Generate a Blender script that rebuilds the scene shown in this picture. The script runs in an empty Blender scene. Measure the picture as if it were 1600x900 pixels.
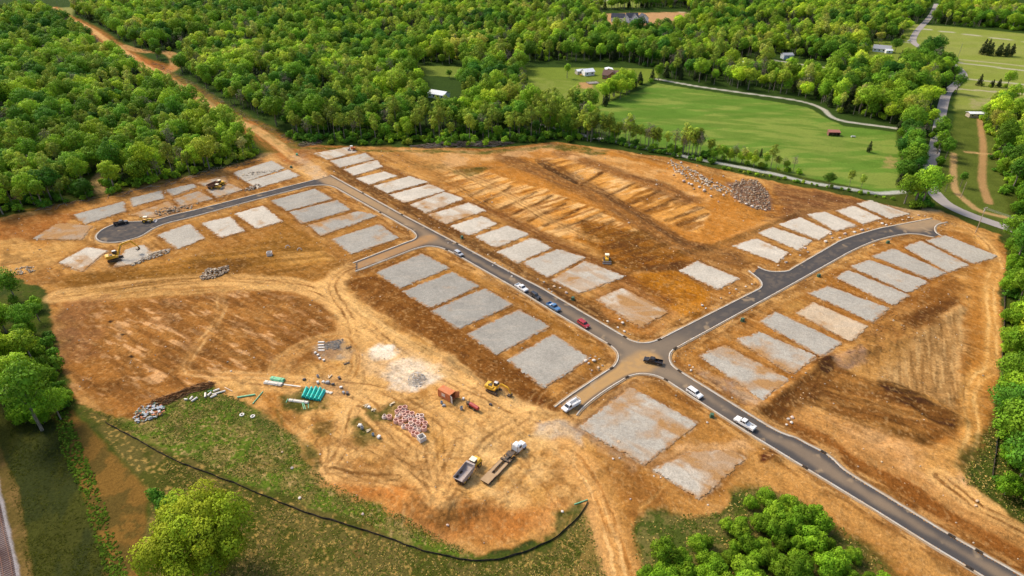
import bpy, bmesh, math, random
import numpy as np
from mathutils import Vector, Matrix
random.seed(7); RS = np.random.RandomState(11)
R = math.radians
# ------------------------------------------------------------------ camera
SC = bpy.context.scene
COL = SC.collection
H = 122.0; F = 1000.0; PITCH = math.atan(600 / F)
cd = bpy.data.cameras.new('camera'); cam = bpy.data.objects.new('camera', cd); COL.objects.link(cam)
cam.location = (0, 0, H); cam.rotation_euler = (math.pi / 2 - PITCH, 0, 0)
cd.sensor_width = 36; cd.lens = 36 * F / 1600; cd.clip_start = 1; cd.clip_end = 20000
SC.camera = cam
# ------------------------------------------------------------------ sky, sun, exposure
SUN_EL, SUN_AZ = 46, -52          # azimuth from +Y towards +X (light comes from the far left)
W = bpy.data.worlds.new('World'); SC.world = W; W.use_nodes = True
nt = W.node_tree; bg = nt.nodes['Background']
sky = nt.nodes.new('ShaderNodeTexSky'); sky.sky_type = 'NISHITA'; sky.sun_disc = False
sky.sun_elevation = R(SUN_EL); sky.sun_rotation = R(SUN_AZ); sky.air_density = 1.0; sky.dust_density = 3.0; sky.ozone_density = 1.0
nt.links.new(sky.outputs[0], bg.inputs[0]); bg.inputs[1].default_value = 0.15
sl = bpy.data.lights.new('sun', 'SUN'); sl.energy = 2.4; sl.angle = R(16); sl.color = (1.0, 0.90, 0.74)
so = bpy.data.objects.new('sun', sl); COL.objects.link(so)
sd = Vector((math.sin(R(SUN_AZ)) * math.cos(R(SUN_EL)), math.cos(R(SUN_AZ)) * math.cos(R(SUN_EL)), math.sin(R(SUN_EL))))
so.rotation_euler = (-sd).to_track_quat('-Z', 'Y').to_euler(); so.location = sd * 400
SC.view_settings.view_transform = 'Standard'; SC.view_settings.look = 'None'
SC.view_settings.exposure = 0.54; SC.view_settings.gamma = 1.0; SC.view_settings.use_curve_mapping = False
SC.cycles.max_bounces = 5; SC.cycles.diffuse_bounces = 2; SC.cycles.glossy_bounces = 2; SC.cycles.transmission_bounces = 3
SC.cycles.transparent_max_bounces = 4; SC.cycles.use_denoising = True; SC.cycles.use_adaptive_sampling = True
# ------------------------------------------------------------------ helpers
cp, sp = math.cos(PITCH), math.sin(PITCH)
def G(px, py, z=0.0):
    """point of the photograph -> where it lies on the ground"""
    x = (px - 800) / F; y = (py - 450) / F
    dy = cp - y * sp; dz = -sp - y * cp
    t = (H - z) / -dz
    return (x * t, dy * t)
def GP(pts): return np.array([G(*p) for p in pts], float)
def PX(x, y, z=0.0):
    zc = y * cp + (H - z) * sp; yc = (H - z) * cp - y * sp
    return 800 + F * x / zc, 450 + F * yc / zc
def S(r, g, b, k=0.66):
    f = lambda c: (c / 255 / 12.92 if c / 255 <= 0.04045 else ((c / 255 + 0.055) / 1.055) ** 2.4) * k
    return np.array([f(r), f(g), f(b)])
def h2(ix, iy, seed):
    n = (ix.astype(np.int64) * 374761393 + iy.astype(np.int64) * 668265263 + seed * 1442695041) & 0xffffffff
    n = ((n ^ (n >> 13)) * 1274126177) & 0xffffffff
    return ((n ^ (n >> 16)) & 0xffff) / 65535.0
def vn(x, y, seed=0):
    x = np.asarray(x, float); y = np.asarray(y, float)
    ix = np.floor(x); iy = np.floor(y); fx = x - ix; fy = y - iy
    fx = fx * fx * (3 - 2 * fx); fy = fy * fy * (3 - 2 * fy)
    a = h2(ix, iy, seed); b = h2(ix + 1, iy, seed); c = h2(ix, iy + 1, seed); d = h2(ix + 1, iy + 1, seed)
    return (a + (b - a) * fx) * (1 - fy) + (c + (d - c) * fx) * fy
def fbm(x, y, s, seed=0, o=4):
    """~0..1"""
    t = 0; a = 1; n = 0; x = np.asarray(x) / s; y = np.asarray(y) / s
    for i in range(o):
        t = t + a * vn(x * 2 ** i + 17.3 * i, y * 2 ** i - 9.1 * i, seed + i); n += a; a *= 0.55
    return t / n
def sst(a, b, x):
    t = np.clip((x - a) / (b - a), 0, 1); return t * t * (3 - 2 * t)
def sdist(P, poly):
    """signed distance, positive inside"""
    x, y = P[:, 0], P[:, 1]; d = np.full(len(x), 1e18); ins = np.zeros(len(x), bool)
    n = len(poly)
    for i in range(n):
        ax, ay = poly[i]; bx, by = poly[(i + 1) % n]
        ex, ey = bx - ax, by - ay; L = ex * ex + ey * ey + 1e-12
        t = np.clip(((x - ax) * ex + (y - ay) * ey) / L, 0, 1)
        d = np.minimum(d, (x - ax - t * ex) ** 2 + (y - ay - t * ey) ** 2)
        c = (ay > y) != (by > y)
        if ey != 0: ins ^= c & (x < ex * (y - ay) / ey + ax)
    return np.where(ins, 1, -1) * np.sqrt(d)
def pdist(P, line, want_side=False):
    x, y = P[:, 0], P[:, 1]; d = np.full(len(x), 1e18); sd_ = np.zeros(len(x)); along = np.zeros(len(x)); acc = 0
    for i in range(len(line) - 1):
        ax, ay = line[i]; bx, by = line[i + 1]
        ex, ey = bx - ax, by - ay; L = ex * ex + ey * ey + 1e-12
        t = np.clip(((x - ax) * ex + (y - ay) * ey) / L, 0, 1)
        q = (x - ax - t * ex) ** 2 + (y - ay - t * ey) ** 2
        m = q < d; d = np.where(m, q, d)
        cr = (ex * (y - ay) - ey * (x - ax)) / math.sqrt(L)
        sd_ = np.where(m, np.sign(cr) * np.sqrt(q), sd_); along = np.where(m, acc + t * math.sqrt(L), along); acc += math.sqrt(L)
    return (np.sqrt(d), sd_, along)
def smooth(pts, n=6, closed=False):
    """Catmull-Rom through the points"""
    P = np.array(pts, float); N = len(P); out = []
    for i in range(N if closed else N - 1):
        g = (lambda k: P[k % N]) if closed else (lambda k: P[min(max(k, 0), N - 1)])
        a, b, c, d = g(i - 1), g(i), g(i + 1), g(i + 2)
        for t in np.linspace(0, 1, n, endpoint=False):
            out.append(0.5 * (2 * b + (c - a) * t + (2 * a - 5 * b + 4 * c - d) * t * t + (3 * b - a - 3 * c + d) * t ** 3))
    if not closed: out.append(P[-1])
    return np.array(out)
def resample(P, step):
    P = np.array(P, float); s = np.r_[0, np.cumsum(np.hypot(*(P[1:] - P[:-1]).T))]
    n = max(2, int(s[-1] / step)); q = np.linspace(0, s[-1], n)
    return np.c_[np.interp(q, s, P[:, 0]), np.interp(q, s, P[:, 1])]
# ------------------------------------------------------------------ materials
MATS = {}
def new_mat(name):
    m = bpy.data.materials.new(name); m.use_nodes = True
    b = m.node_tree.nodes['Principled BSDF']; b.inputs['Specular IOR Level'].default_value = 0.25
    return m, m.node_tree, b
def N(nt, t, **kw):
    n = nt.nodes.new(t)
    for k, v in kw.items():
        if hasattr(n, k): setattr(n, k, v)
        else: n.inputs[k.replace('_', ' ')].default_value = v
    return n
def paint_mat(name, col, rough=0.5, metal=0.0, spec=0.4, dirt=0.25, dirtcol=(0.34, 0.2, 0.09), nscale=3.0):
    """paint or plastic with a film of dust laid on by noise"""
    if name in MATS: return MATS[name]
    m, nt, b = new_mat(name); L = nt.links
    tc = N(nt, 'ShaderNodeTexCoord'); no = N(nt, 'ShaderNodeTexNoise'); no.inputs['Scale'].default_value = nscale; no.inputs['Detail'].default_value = 6
    L.new(tc.outputs['Object'], no.inputs['Vector'])
    mr = N(nt, 'ShaderNodeMapRange'); mr.inputs[1].default_value = 0.4; mr.inputs[2].default_value = 0.75; mr.inputs[4].default_value = dirt * 1.6
    L.new(no.outputs[0], mr.inputs[0])
    mx = N(nt, 'ShaderNodeMix', data_type='RGBA'); mx.inputs[6].default_value = (*col, 1); mx.inputs[7].default_value = (*dirtcol, 1)
    L.new(mr.outputs[0], mx.inputs[0]); L.new(mx.outputs[2], b.inputs['Base Color'])
    b.inputs['Roughness'].default_value = rough; b.inputs['Metallic'].default_value = metal; b.inputs['Specular IOR Level'].default_value = spec
    MATS[name] = m; return m
def attr_mat(name, speck=0.35, sscale=2.2, bump=0.3, bscale=1.3, rough=0.95, fine=9.0):
    """colour comes from the mesh's own painted soil attribute, broken up by fine grain noise"""
    m, nt, b = new_mat(name); L = nt.links
    at = N(nt, 'ShaderNodeVertexColor'); at.layer_name = 'soil'
    ge = N(nt, 'ShaderNodeNewGeometry')
    n1 = N(nt, 'ShaderNodeTexNoise'); n1.inputs['Scale'].default_value = sscale; n1.inputs['Detail'].default_value = 5; n1.inputs['Roughness'].default_value = 0.7
    n2 = N(nt, 'ShaderNodeTexNoise'); n2.inputs['Scale'].default_value = fine; n2.inputs['Detail'].default_value = 3
    L.new(ge.outputs['Position'], n1.inputs['Vector']); L.new(ge.outputs['Position'], n2.inputs['Vector'])
    ad = N(nt, 'ShaderNodeMath', operation='ADD'); L.new(n1.outputs[0], ad.inputs[0]); L.new(n2.outputs[0], ad.inputs[1])
    mr = N(nt, 'ShaderNodeMapRange'); mr.inputs[1].default_value = 0.7; mr.inputs[2].default_value = 1.3
    mr.inputs[3].default_value = 1 - speck; mr.inputs[4].default_value = 1 + speck; L.new(ad.outputs[0], mr.inputs[0])
    vm = N(nt, 'ShaderNodeVectorMath', operation='SCALE'); L.new(at.outputs[0], vm.inputs[0]); L.new(mr.outputs[0], vm.inputs['Scale'])
    L.new(vm.outputs[0], b.inputs['Base Color']); b.inputs['Roughness'].default_value = rough; b.inputs['Specular IOR Level'].default_value = 0.02
    bp = N(nt, 'ShaderNodeBump'); bp.inputs['Strength'].default_value = bump; bp.inputs['Distance'].default_value = 0.35
    n3 = N(nt, 'ShaderNodeTexNoise'); n3.inputs['Scale'].default_value = bscale; n3.inputs['Detail'].default_value = 6; n3.inputs['Roughness'].default_value = 0.65
    L.new(ge.outputs['Position'], n3.inputs['Vector']); L.new(n3.outputs[0], bp.inputs['Height']); L.new(bp.outputs[0], b.inputs['Normal'])
    MATS[name] = m; return m
def mesh_np(name, V, Q, mat=None, soil=None, smooth_=True, nv=4):
    V = np.asarray(V, np.float32); Q = np.asarray(Q, np.int32)
    me = bpy.data.meshes.new(name); me.vertices.add(len(V)); me.vertices.foreach_set('co', V.ravel())
    me.loops.add(Q.size); me.loops.foreach_set('vertex_index', Q.ravel())
    me.polygons.add(len(Q)); me.polygons.foreach_set('loop_start', np.arange(0, Q.size, nv, dtype=np.int32))
    try: me.polygons.foreach_set('loop_total', np.full(len(Q), nv, np.int32))
    except Exception: pass
    if smooth_: me.polygons.foreach_set('use_smooth', np.ones(len(Q), bool))
    if soil is not None:
        a = me.color_attributes.new('soil', 'FLOAT_COLOR', 'POINT')
        a.data.foreach_set('color', np.c_[soil, np.ones(len(soil))].astype(np.float32).ravel())
    me.update(); me.validate()
    if mat: me.materials.append(mat)
    return me
def link(name, me, parent=None, **props):
    o = bpy.data.objects.new(name, me); COL.objects.link(o)
    if parent is not None: o.parent = parent
    for k, v in props.items(): o[k] = v
    return o
# ------------------------------------------------------------------ the street network (outline of the asphalt, read off the photo)
CUL = [(300,329.5),(275,335),(240,344.5),(220,346),(199,347),(178,351),(160,359),(151,368),(152,374),(160,378),(173,379),(190,377.5),(210,372.5),(223,367.5),(240,357),(260,349),(280,344),(300,339)]
CURBS = [
 [(517,274),(627,335),(715,381),(800,427),(845,450),(975,526),(984,531.5),(999,536),(1015,535.5),(1032,530),(1186,452),(1191,446),(1188,438),(1179,430),(1170,423)],
 [(1184,417),(1192,421),(1202,424),(1215,425),(1232,423.5),(1312,377),(1340,367),(1375,357),(1457,341)],
 [(1480,347),(1467,350),(1460.5,356),(1463,364),(1472,369)],
 [(1461,371),(1450,369),(1435,366),(1412,366),(1375,374),(1348,384),(1325,395),(1227,450),(1054,545),(1047,552),(1046,562),(1051,572),(1063,581),(1197,664),(1217,675),(1232,681),(1245,685),(1265,696),(1287,707),(1302,718),(1315,731),(1332,743),(1482,835),(1600,902),(1680,947)],
 [(1640,968),(1600,941),(1535,900),(1455,852),(1375,802),(1260,732),(1167,675),(1041,594),(1025,587),(1005,584),(990,586),(977,591),(940,614),(912,636),(901,649)],
 [(867,636),(890,619),(948,580),(960,572),(966,561),(965,551),(958,543),(948,536),(857,482),(800,447),(712,397),(697,390),(682,385.5),(665,385),(645,390),(567,420),(555,424)],
 [(552,411),(632,380),(647,374.5),(651,368.5),(645,361),(610,341),(524,293),(507,289),(482,291),(400,312)] + CUL[::-1] + [(400,304),(492,281)],
]
def densify(c):
    P = GP(c); d = [P[0]]
    for a, b in zip(P[:-1], P[1:]):                # keep long straights straight
        L = np.hypot(*(b - a))
        if L > 16: d += [a + (b - a) * 5 / L, b - (b - a) * 5 / L]
        d.append(b)
    return resample(smooth(d, 5), 0.9)
CW = [densify(c) for c in CURBS]
OUT = np.vstack([CW[0], CW[1], CW[2], CW[3], CW[4], CW[5], CW[6], GP([(505, 269)])])
# ------------------------------------------------------------------ gravel building pads: corners, tone (0 grey .. 1 white, 2 tan), dirt spill
PADS = [
 ([(56,372),(92,350),(142,354),(125,374)],0.3,.55),([(118,336),(192,316),(194,330),(135,349)],.3,.1),([(206,310),(250,299),(254,310),(209,322)],.3,.15),
 ([(209,335),(262,316),(274,327),(240,340)],.4,.6),([(261,297),(301,288),(305,293),(272,305)],.3,.2),([(275,311),(310,300),(329,311),(285,322)],.3,.3),
 ([(310,286),(350,276),(352,285),(322,290)],.4,.5),([(325,297),(357,288),(377,297),(341,308)],.4,.4),([(366,270),(424,252),(444,263),(385,283)],.6,.1),
 ([(388,284),(450,266),(466,275),(402,294)],.7,.1),([(95,410),(135,388),(165,392),(128,423)],1,.35),([(182,415),(200,390),(222,384),(236,396),(262,390),(205,413)],.7,.25),
 ([(250,367),(295,351),(317,373),(278,388)],.6,.05),([(318,349),(358,340),(379,361),(346,370)],.9,.05),([(370,334),(410,323),(438,346),(402,356)],1,.12),
 ([(426,314),(492,296),(517,311),(450,329)],.3,.05),([(455,332),(525,314),(545,328),(474,348)],.2,.08),([(485,352),(560,331),(587,337),(503,367)],.3,.4),
 ([(522,374),(592,352),(620,372),(550,396)],.3,.15),
 ([(492,240),(545,230),(557,238),(512,249)],1,.35),([(517,252),(570,240),(583,249),(532,261)],.7,.1),([(539,265),(588,251),(596,261),(554,274)],.9,.1),
 ([(559,279),(600,269),(618,275),(577,288)],1,.1),([(586,291),(640,276),(666,285),(605,301)],.9,.15),([(610,305),(670,289),(694,298),(634,316)],1,.2),
 ([(643,320),(695,301),(722,311),(667,332)],.9,.3),([(672,336),(732,318),(757,329),(697,349)],1,.3),([(706,354),(752,339),(775,350),(732,367)],1,.1),
 ([(745,370),(793,354),(824,366),(775,386)],.8,.1),([(780,394),(832,373),(859,387),(809,410)],.8,.05),([(820,411),(872,391),(912,403),(855,432)],.6,.1),
 ([(865,437),(915,410),(972,432),(905,457)],.7,.25),([(936,468),(972,452),(1040,488),(1000,510)],1,.5),([(1064,423),(1090,410),(1152,435),(1121,451)],.8,.05),
 ([(1148,385),(1182,374),(1229,395),(1214,409)],1,.05),([(1188,365),(1208,356),(1266,376),(1247,390)],.9,.05),([(1220,351),(1250,341),(1297,362),(1278,374)],1,.05),
 ([(1264,336),(1288,332),(1336,352),(1305,360)],.9,.05),([(1309,330),(1335,323),(1375,341),(1348,349)],1,.05),([(1341,319),(1360,314),(1418,334),(1390,341)],.8,.1),
 ([(1452,377),(1478,369),(1555,400),(1520,411)],.5,.1),([(1416,387),(1440,378),(1510,414),(1480,424)],.5,.1),([(1367,401),(1397,390),(1474,426),(1452,435)],.4,.05),
 ([(1332,417),(1360,408),(1446,440),(1418,456)],.5,.05),([(1309,434),(1326,424),(1417,461),(1393,475)],.5,.08),([(1268,459),(1295,449),(1386,482),(1361,501)],.4,.08),
 ([(1248,490),(1273,475),(1351,510),(1327,531)],2,.15),([(1192,503),(1214,490),(1311,536),(1282,555)],.4,.05),([(1155,532),(1188,522),(1272,557),(1237,582)],.5,.35),
 ([(1097,557),(1132,542),(1227,593),(1190,622)],.5,.3),
 ([(592,426),(659,398),(699,419),(625,449)],.2,.05),([(632,456),(706,427),(745,447),(673,480)],.2,.04),([(679,486),(757,453),(797,476),(716,512)],.15,.04),
 ([(734,522),(811,486),(855,511),(775,552)],.2,.04),([(797,563),(865,525),(917,560),(850,603)],.3,.08),
 ([(910,668),(985,609),(1085,662),(1005,722)],.55,.3),([(1025,735),(1085,708),(1137,707),(1159,716),(1092,776)],.8,.4),
]
PW = [GP(p[0]) for p in PADS]
PC = np.array([p.mean(0) for p in PW])
# ------------------------------------------------------------------ relief
MOUNDS = [  # photo x, y, radius across (m), radius deep (m), height, turn
 (672,790,11,8,2.2,0),(700,800,7,6,1.6,0),(642,790,6,4,1.0,0),(740,795,9,5,1.0,.3),
 (650,592,4,3,1.3,0),(842,642,5,3,1.2,0),(1212,715,4,2,.9,.4),(1128,500,3,2,.8,0),
 (925,565,4,3,1.0,0),(970,505,3,2,1.1,0),(975,562,3,2,.7,0),(1080,490,3,2,.7,0),
 (845,345,0,0,0,0)]
LINES = [  # berms and trenches along lines: points, half width, height
 ([(700,560),(735,580),(770,600),(800,622)],1.6,.5),([(500,440),(560,480),(640,535),(700,562)],2.2,.5),
 ([(840,256),(900,285),(935,310)],1.2,-.8),([(1380,600),(1440,625),(1500,660)],2.5,1.1),([(1290,560),(1330,590),(1400,625),(1490,690)],2.0,.7),
 ([(1440,620),(1475,625),(1500,600),(1510,545)],1.5,.4),([(1255,735),(1330,790),(1480,885)],1.5,.25),
 ([(1370,690),(1400,680),(1440,693),(1495,672)],1.6,-.6),([(985,465),(1010,485)],1,.3),
 ([(300,450),(420,460),(500,480)],2,.4),([(700,270),(740,265),(775,262)],1.5,.8),([(790,246),(860,275),(930,305),(1000,345),(1060,385)],2.2,.9),([(880,240),(960,268),(1020,290),(1075,312)],2.2,.8),([(690,300),(760,335),(850,375),(905,400)],2,.6),([(545,445),(600,500),(690,565),(790,620),(850,640)],2.2,-.7),([(1320,560),(1440,520),(1500,480)],2,.6),([(1180,640),(1290,560)],2.5,.7),([(1060,395),(1150,370),(1240,335)],2,.7),([(1060,275),(1120,310),(1170,330)],5,1.3),
]
LW = [(resample(smooth(GP(l[0]), 4), 2.0), l[1], l[2]) for l in LINES]
SITE = [(-60,352),(0,340),(60,330),(150,310),(300,275),(415,243),(452,236),(480,226),(620,230),(760,232),(870,222),(960,234),(1050,247),(1200,282),(1330,307),(1425,328),(1470,330),(1530,356),(1562,366),(1574,400),(1566,470),(1565,560),(1556,640),(1548,700),(1510,735),(1530,770),(1600,815),(1720,880),(1750,1010),(1440,940),(1395,890),(1300,825),(1205,772),(1150,762),(1130,795),(1090,812),(1010,800),(985,830),(1000,905),(990,1000),(945,1000),(955,900),(925,795),(905,770),(870,830),(800,862),(735,862),(690,838),(600,795),(510,752),(470,715),(465,680),(430,660),(380,625),(325,600),(270,620),(205,658),(170,655),(122,625),(95,560),(70,450),(0,425),(-60,420)]
SITEW = GP(SITE)
def hard_dist(P):
    """distance outside the streets and pads (0 on them)"""
    d = np.full(len(P), 1e9); lo = OUT.min(0) - 12; hi = OUT.max(0) + 12
    m = np.all((P > lo) & (P < hi), axis=1)
    if m.any():
        i_ = np.where(m)[0]; cd_ = -sdist(P[i_], OUT[::14]); d[i_] = np.maximum(cd_, 0); j_ = i_[cd_ < 14]
        if len(j_): d[j_] = np.maximum(-sdist(P[j_], OUT[::3]), 0)
    for c, q in zip(PC, PW):
        lo = q.min(0) - 8; hi = q.max(0) + 8; m = np.all((P > lo) & (P < hi), axis=1)
        if m.any(): d[m] = np.minimum(d[m], np.maximum(-sdist(P[m], q), 0))
    return d
def relief(P, hd=None):
    """height of the ground above zero"""
    if hd is None: hd = hard_dist(P)
    x, y = P[:, 0], P[:, 1]; r = np.hypot(x, y)
    z = np.zeros(len(x))
    k = sst(1.5, 7, hd)
    site = sst(-4, 6, sdist(P, SITEW))
    z += k * site * ((fbm(x, y, 14, 3, 4) - .5) * 0.75 + (fbm(x, y, 3.2, 8, 3) - .5) * 0.55)
    z += (1 - site) * k * (fbm(x, y, 22, 5, 4) - .5) * 0.7
    z += sst(420, 1400, r) * ((fbm(x, y, 260, 21, 3) - .5) * 16)
    for (px, py, a, b, h, t) in MOUNDS:
        if a == 0: continue
        cx, cy = G(px, py); u = (x - cx); v = (y - cy); c, s = math.cos(t), math.sin(t)
        q = ((u * c + v * s) / a) ** 2 + ((-u * s + v * c) / b) ** 2
        z += h * sst(.8, 3, hd) * np.exp(-q * 1.6) * (0.75 + 0.5 * fbm(x, y, 2.5, 31, 3)) * (q < 6)
    for P0, w, h in LW:
        lo = P0.min(0) - 4 * w; hi = P0.max(0) + 4 * w; m = np.all((P > lo) & (P < hi), axis=1)
        if m.any():
            d, _, al = pdist(P[m], P0); z[m] += h * np.exp(-(d / w) ** 2) * (.5 + fbm(P[m][:, 0], P[m][:, 1], 4, 33, 3)) * sst(0.5, 3, hd[m])
    return z - 0.03
def zat(x, y): return float(relief(np.array([[x, y]]))[0])
# ------------------------------------------------------------------ ground sheet (denser where the view needs it) and its soil colours
def axis_r():
    r = [0.0, 20, 40, 58]; x = 64.0
    while x < 1500: r.append(x); x += max(0.36, x * x / (F * H) * 1.05)
    while x < 16000: r.append(x); x *= 1.25
    return np.array(r)
RR = axis_r()
AA = np.r_[np.arange(-180, -58, 6.1), np.arange(-58, 58, 0.11), np.arange(58, 180, 6.1)]
A2, R2 = np.meshgrid(np.radians(AA), RR)
GX = (R2 * np.sin(A2)).ravel(); GY = (R2 * np.cos(A2)).ravel(); P = np.c_[GX, GY]
HD = hard_dist(P)
GZ = relief(P, HD)
x, y = GX, GY
WX = (fbm(x, y, 9, 41, 4) - .5) * 9; WY = (fbm(x, y, 9, 47, 4) - .5) * 9       # edge wobble
WXs = (fbm(x, y, 2.2, 51, 3) - .5) * 2.4; WYs = (fbm(x, y, 2.2, 57, 3) - .5) * 2.4
col = np.zeros((len(P), 3))
n1 = fbm(x, y, 60, 1, 4); n2 = fbm(x, y, 7, 2, 5); n3 = fbm(x, y, 1.5, 6, 3)
def mixc(m, c, idx=None):
    m = np.clip(m, 0, 1)[:, None]
    if idx is None: col[:] = col * (1 - m) + np.asarray(c) * m
    else: col[idx] = col[idx] * (1 - m) + np.asarray(c) * m
def area(pts, c, feather=2.0, k=1.0, wob=1.0, mott=0.0, mc=None, ms=6, seed=0, streak=None, thr=.5):
    """lay a soil tone over an outline; mott = how broken up it is; streak = (angle deg, length, width)"""
    feather *= .5; q = GP(pts); pad = 8 * wob + feather
    lo = q.min(0) - pad; hi = q.max(0) + pad
    idx = np.where(np.all((P > lo) & (P < hi), axis=1))[0]
    if not len(idx): return
    pp = P[idx] + np.c_[WX[idx], WY[idx]] * wob + np.c_[WXs[idx], WYs[idx]] * min(1, wob * 1.5)
    m = sst(-feather, feather, sdist(pp, q)) * k
    if mott or streak:
        if streak:
            a = R(streak[0]); u = P[idx] @ np.array([math.cos(a), math.sin(a)]); v = P[idx] @ np.array([-math.sin(a), math.cos(a)])
            nn = fbm(u / streak[1], v / streak[2], 1.0, 61 + seed, 4)
        else: nn = fbm(P[idx, 0], P[idx, 1], ms, 61 + seed, 5)
        m = m * ((1 - mott) + mott * sst(thr - .07, thr + .07, nn))
    mixc(m, c, idx)
def track(pts, c, w=2.2, k=.6, rut=None, soft=1.0, seed=0, brk=.5, rutw=.45):
    """a worn way; rut = colour of the two wheel lines"""
    L = resample(smooth(GP(pts), 8), 2.0); pad = w * 2 + 4
    lo = L.min(0) - pad; hi = L.max(0) + pad
    idx = np.where(np.all((P > lo) & (P < hi), axis=1))[0]
    if not len(idx): return
    pp = P[idx] + np.c_[WXs[idx], WYs[idx]] * .35
    d, s, al = pdist(pp, L)
    nn = fbm(al / 9, s * 1.3, 1, 71 + seed, 4)
    if c is not None: mixc(sst(w + soft, w - soft, d) * k * (1 - brk + brk * sst(.35, .6, nn)), c, idx)
    if rut is not None:
        s = s + (fbm(al / 14, 0 * al, 1, 77 + seed, 3) - .5) * 2.0; e = np.abs(np.abs(s) - min(1.1, w * .6)); mixc(sst(rutw + .4, rutw - .25, e) * min(1, k * 1.1) * (.12 + .88 * sst(.38, .66, nn)), rut, idx)
        GZ[idx] -= 0.04 * sst(.7, .1, e) * sst(.3, .6, nn)
# -- tones
LITE = S(238,188,122); TAN = S(220,164,94); MID = S(194,134,70); BRN = S(158,105,55); DRK = S(118,78,42); ORG = S(208,134,54); RED = S(190,108,50); PINK = S(206,160,122)
OLV = S(150,118,56); GRS = S(84,96,34); GR2 = S(112,118,46); GRD = S(58,70,26); STRAW = S(176,152,92); WHT = S(240,230,214); GRY = S(176,168,158)
# -- everything outside the works: rough grass and wood floor
mixc(np.ones(len(P)), S(82,94,30)); mixc(sst(.4, .65, n2), S(64,78,22)); mixc(sst(.55, .7, n3) * .5, S(104,96,54)); mixc(sst(.55, .75, n1) * .4, S(90,100,36))
FAR = sst(260, 420, y)
mixc(FAR, S(62,84,22))
# pastures
area([(1028,130),(1200,157),(1262,168),(1292,185),(1320,197),(1400,206),(1408,250),(1402,298),(1370,299),(1200,264),(1000,224),(930,206),(936,166)], S(112,146,54), 2, 1, .3)
area([(1028,130),(1200,157),(1262,168),(1292,185),(1320,197),(1400,206),(1408,250),(1402,298),(1370,299),(1200,264),(1000,224),(930,206),(936,166)], S(150,162,74), 2, .75, .3, 1, streak=(8,34,7), seed=4)
area([(1028,130),(1200,157),(1262,168),(1292,185),(1320,197),(1400,206),(1408,250),(1402,298),(1370,299),(1200,264),(1000,224),(930,206),(936,166)], S(96,132,44), 2, .6, .3, 1, streak=(-20,30,6), seed=9)
area([(1180,205),(1320,215),(1330,250),(1240,235)], S(140,154,70), 6, .45, .6, .7, seed=2)
area([(815,105),(960,105),(1030,108),(1028,120),(935,165),(900,190),(820,190),(830,150)], S(128,146,54), 3, 1, .4); area([(830,120),(930,130),(920,170),(830,165)], S(150,158,76), 4, .6, .5, .8, seed=3)
area([(905,128),(925,129),(925,140),(900,137)], S(206,160,104), 2, .9, .3)
area([(1420,38),(1700,60),(1700,170),(1490,172),(1500,130),(1490,95),(1440,75),(1405,60)], S(146,158,66), 3, 1, .3); area([(1420,38),(1700,60),(1700,170),(1490,172),(1500,130),(1490,95),(1440,75)], S(160,164,84), 5, .7, .6, .9, streak=(4,60,14), seed=5)
area([(1350,62),(1430,66),(1440,90),(1410,102),(1360,94)], S(134,148,58), 3, 1, .3); area([(1200,92),(1310,106),(1300,122),(1200,117)], S(136,150,62), 3, 1, .3); area([(1145,88),(1180,90),(1180,110),(1150,110)], S(120,140,54), 3, 1, .3)
area([(655,102),(722,104),(720,120),(665,118)], S(130,146,60), 2, 1, .3); area([(800,-6),(1000,-6),(1000,12),(900,14),(830,8)], S(136,148,66), 5, 1, .3); area([(940,22),(1070,18),(1080,34),(1020,40),(950,38)], S(206,160,110), 5, 1, .4)
area([(640,-8),(720,-8),(710,4),(650,4)], S(190,170,100), 3, 1, .3); area([(70,10),(115,6),(112,24),(84,24)], S(150,150,80), 5, 1, .2)
area([(1495,170),(1530,172),(1560,230),(1575,330),(1600,360),(1560,350),(1500,330),(1450,300),(1450,270),(1480,240)], S(104,116,46), 3, 1, .4, .3)
# bottom left corner: verge, ditch, farm strip
area([(-60,560),(60,570),(110,640),(180,900),(200,1000),(-60,1000)], S(78,80,22), 3, 1, .4); area([(-60,560),(60,570),(110,640),(180,900),(200,1000),(-60,1000)], S(56,64,14), 3, .7, .4, 1, streak=(118,16,5), seed=6)
area([(85,650),(110,640),(135,665),(200,730),(240,760),(225,800),(270,900),(280,1000),(190,1000),(170,890),(130,770)], S(140,104,48), 1.5, 1, .25); area([(85,650),(110,640),(135,665),(200,730),(240,760),(225,800),(270,900),(280,1000),(190,1000),(130,770)], S(98,84,40), 2, .8, .3, 1, ms=5, seed=8)
area([(0,700),(30,760),(52,900),(70,1010),(30,1010),(24,900),(10,800),(-30,680)], S(138,110,62), .7, .9, .15, .4, ms=3)
area([(-60,640),(-12,700),(8,790),(32,900),(50,1010),(-60,1010)], S(176,168,166), .5, 1, .1)
# grass between farm strip and fence, then the weedy lawn inside the fence
area([(120,632),(330,735),(480,790),(700,865),(780,880),(860,855),(918,788),(955,900),(975,1000),(260,1000),(225,860),(240,765),(200,725)], S(86,88,34), 2, 1, .3)
area([(120,632),(330,735),(480,790),(700,865),(780,880),(860,855),(918,788),(955,900),(975,1000),(260,1000),(225,860),(240,765),(200,725)], S(126,110,60), 2, .6, .3, 1, ms=5, seed=12)
area([(120,632),(330,735),(480,790),(700,865),(780,880),(860,855),(918,788),(955,900),(975,1000),(260,1000),(225,860),(240,765),(200,725)], S(200,162,88), 2, .8, .3, 1, ms=.8, seed=14, thr=.66)
area([(880,800),(930,800),(960,900),(975,1000),(830,1000),(850,900)], S(176,140,76), 2, .6, .3, 1, streak=(70,10,1.2), seed=15)
lawn = [(120,632),(205,660),(270,622),(325,602),(380,627),(430,662),(466,684),(470,715),(512,752),(600,795),(690,840),(735,864),(700,862),(480,788),(330,732)]
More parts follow.
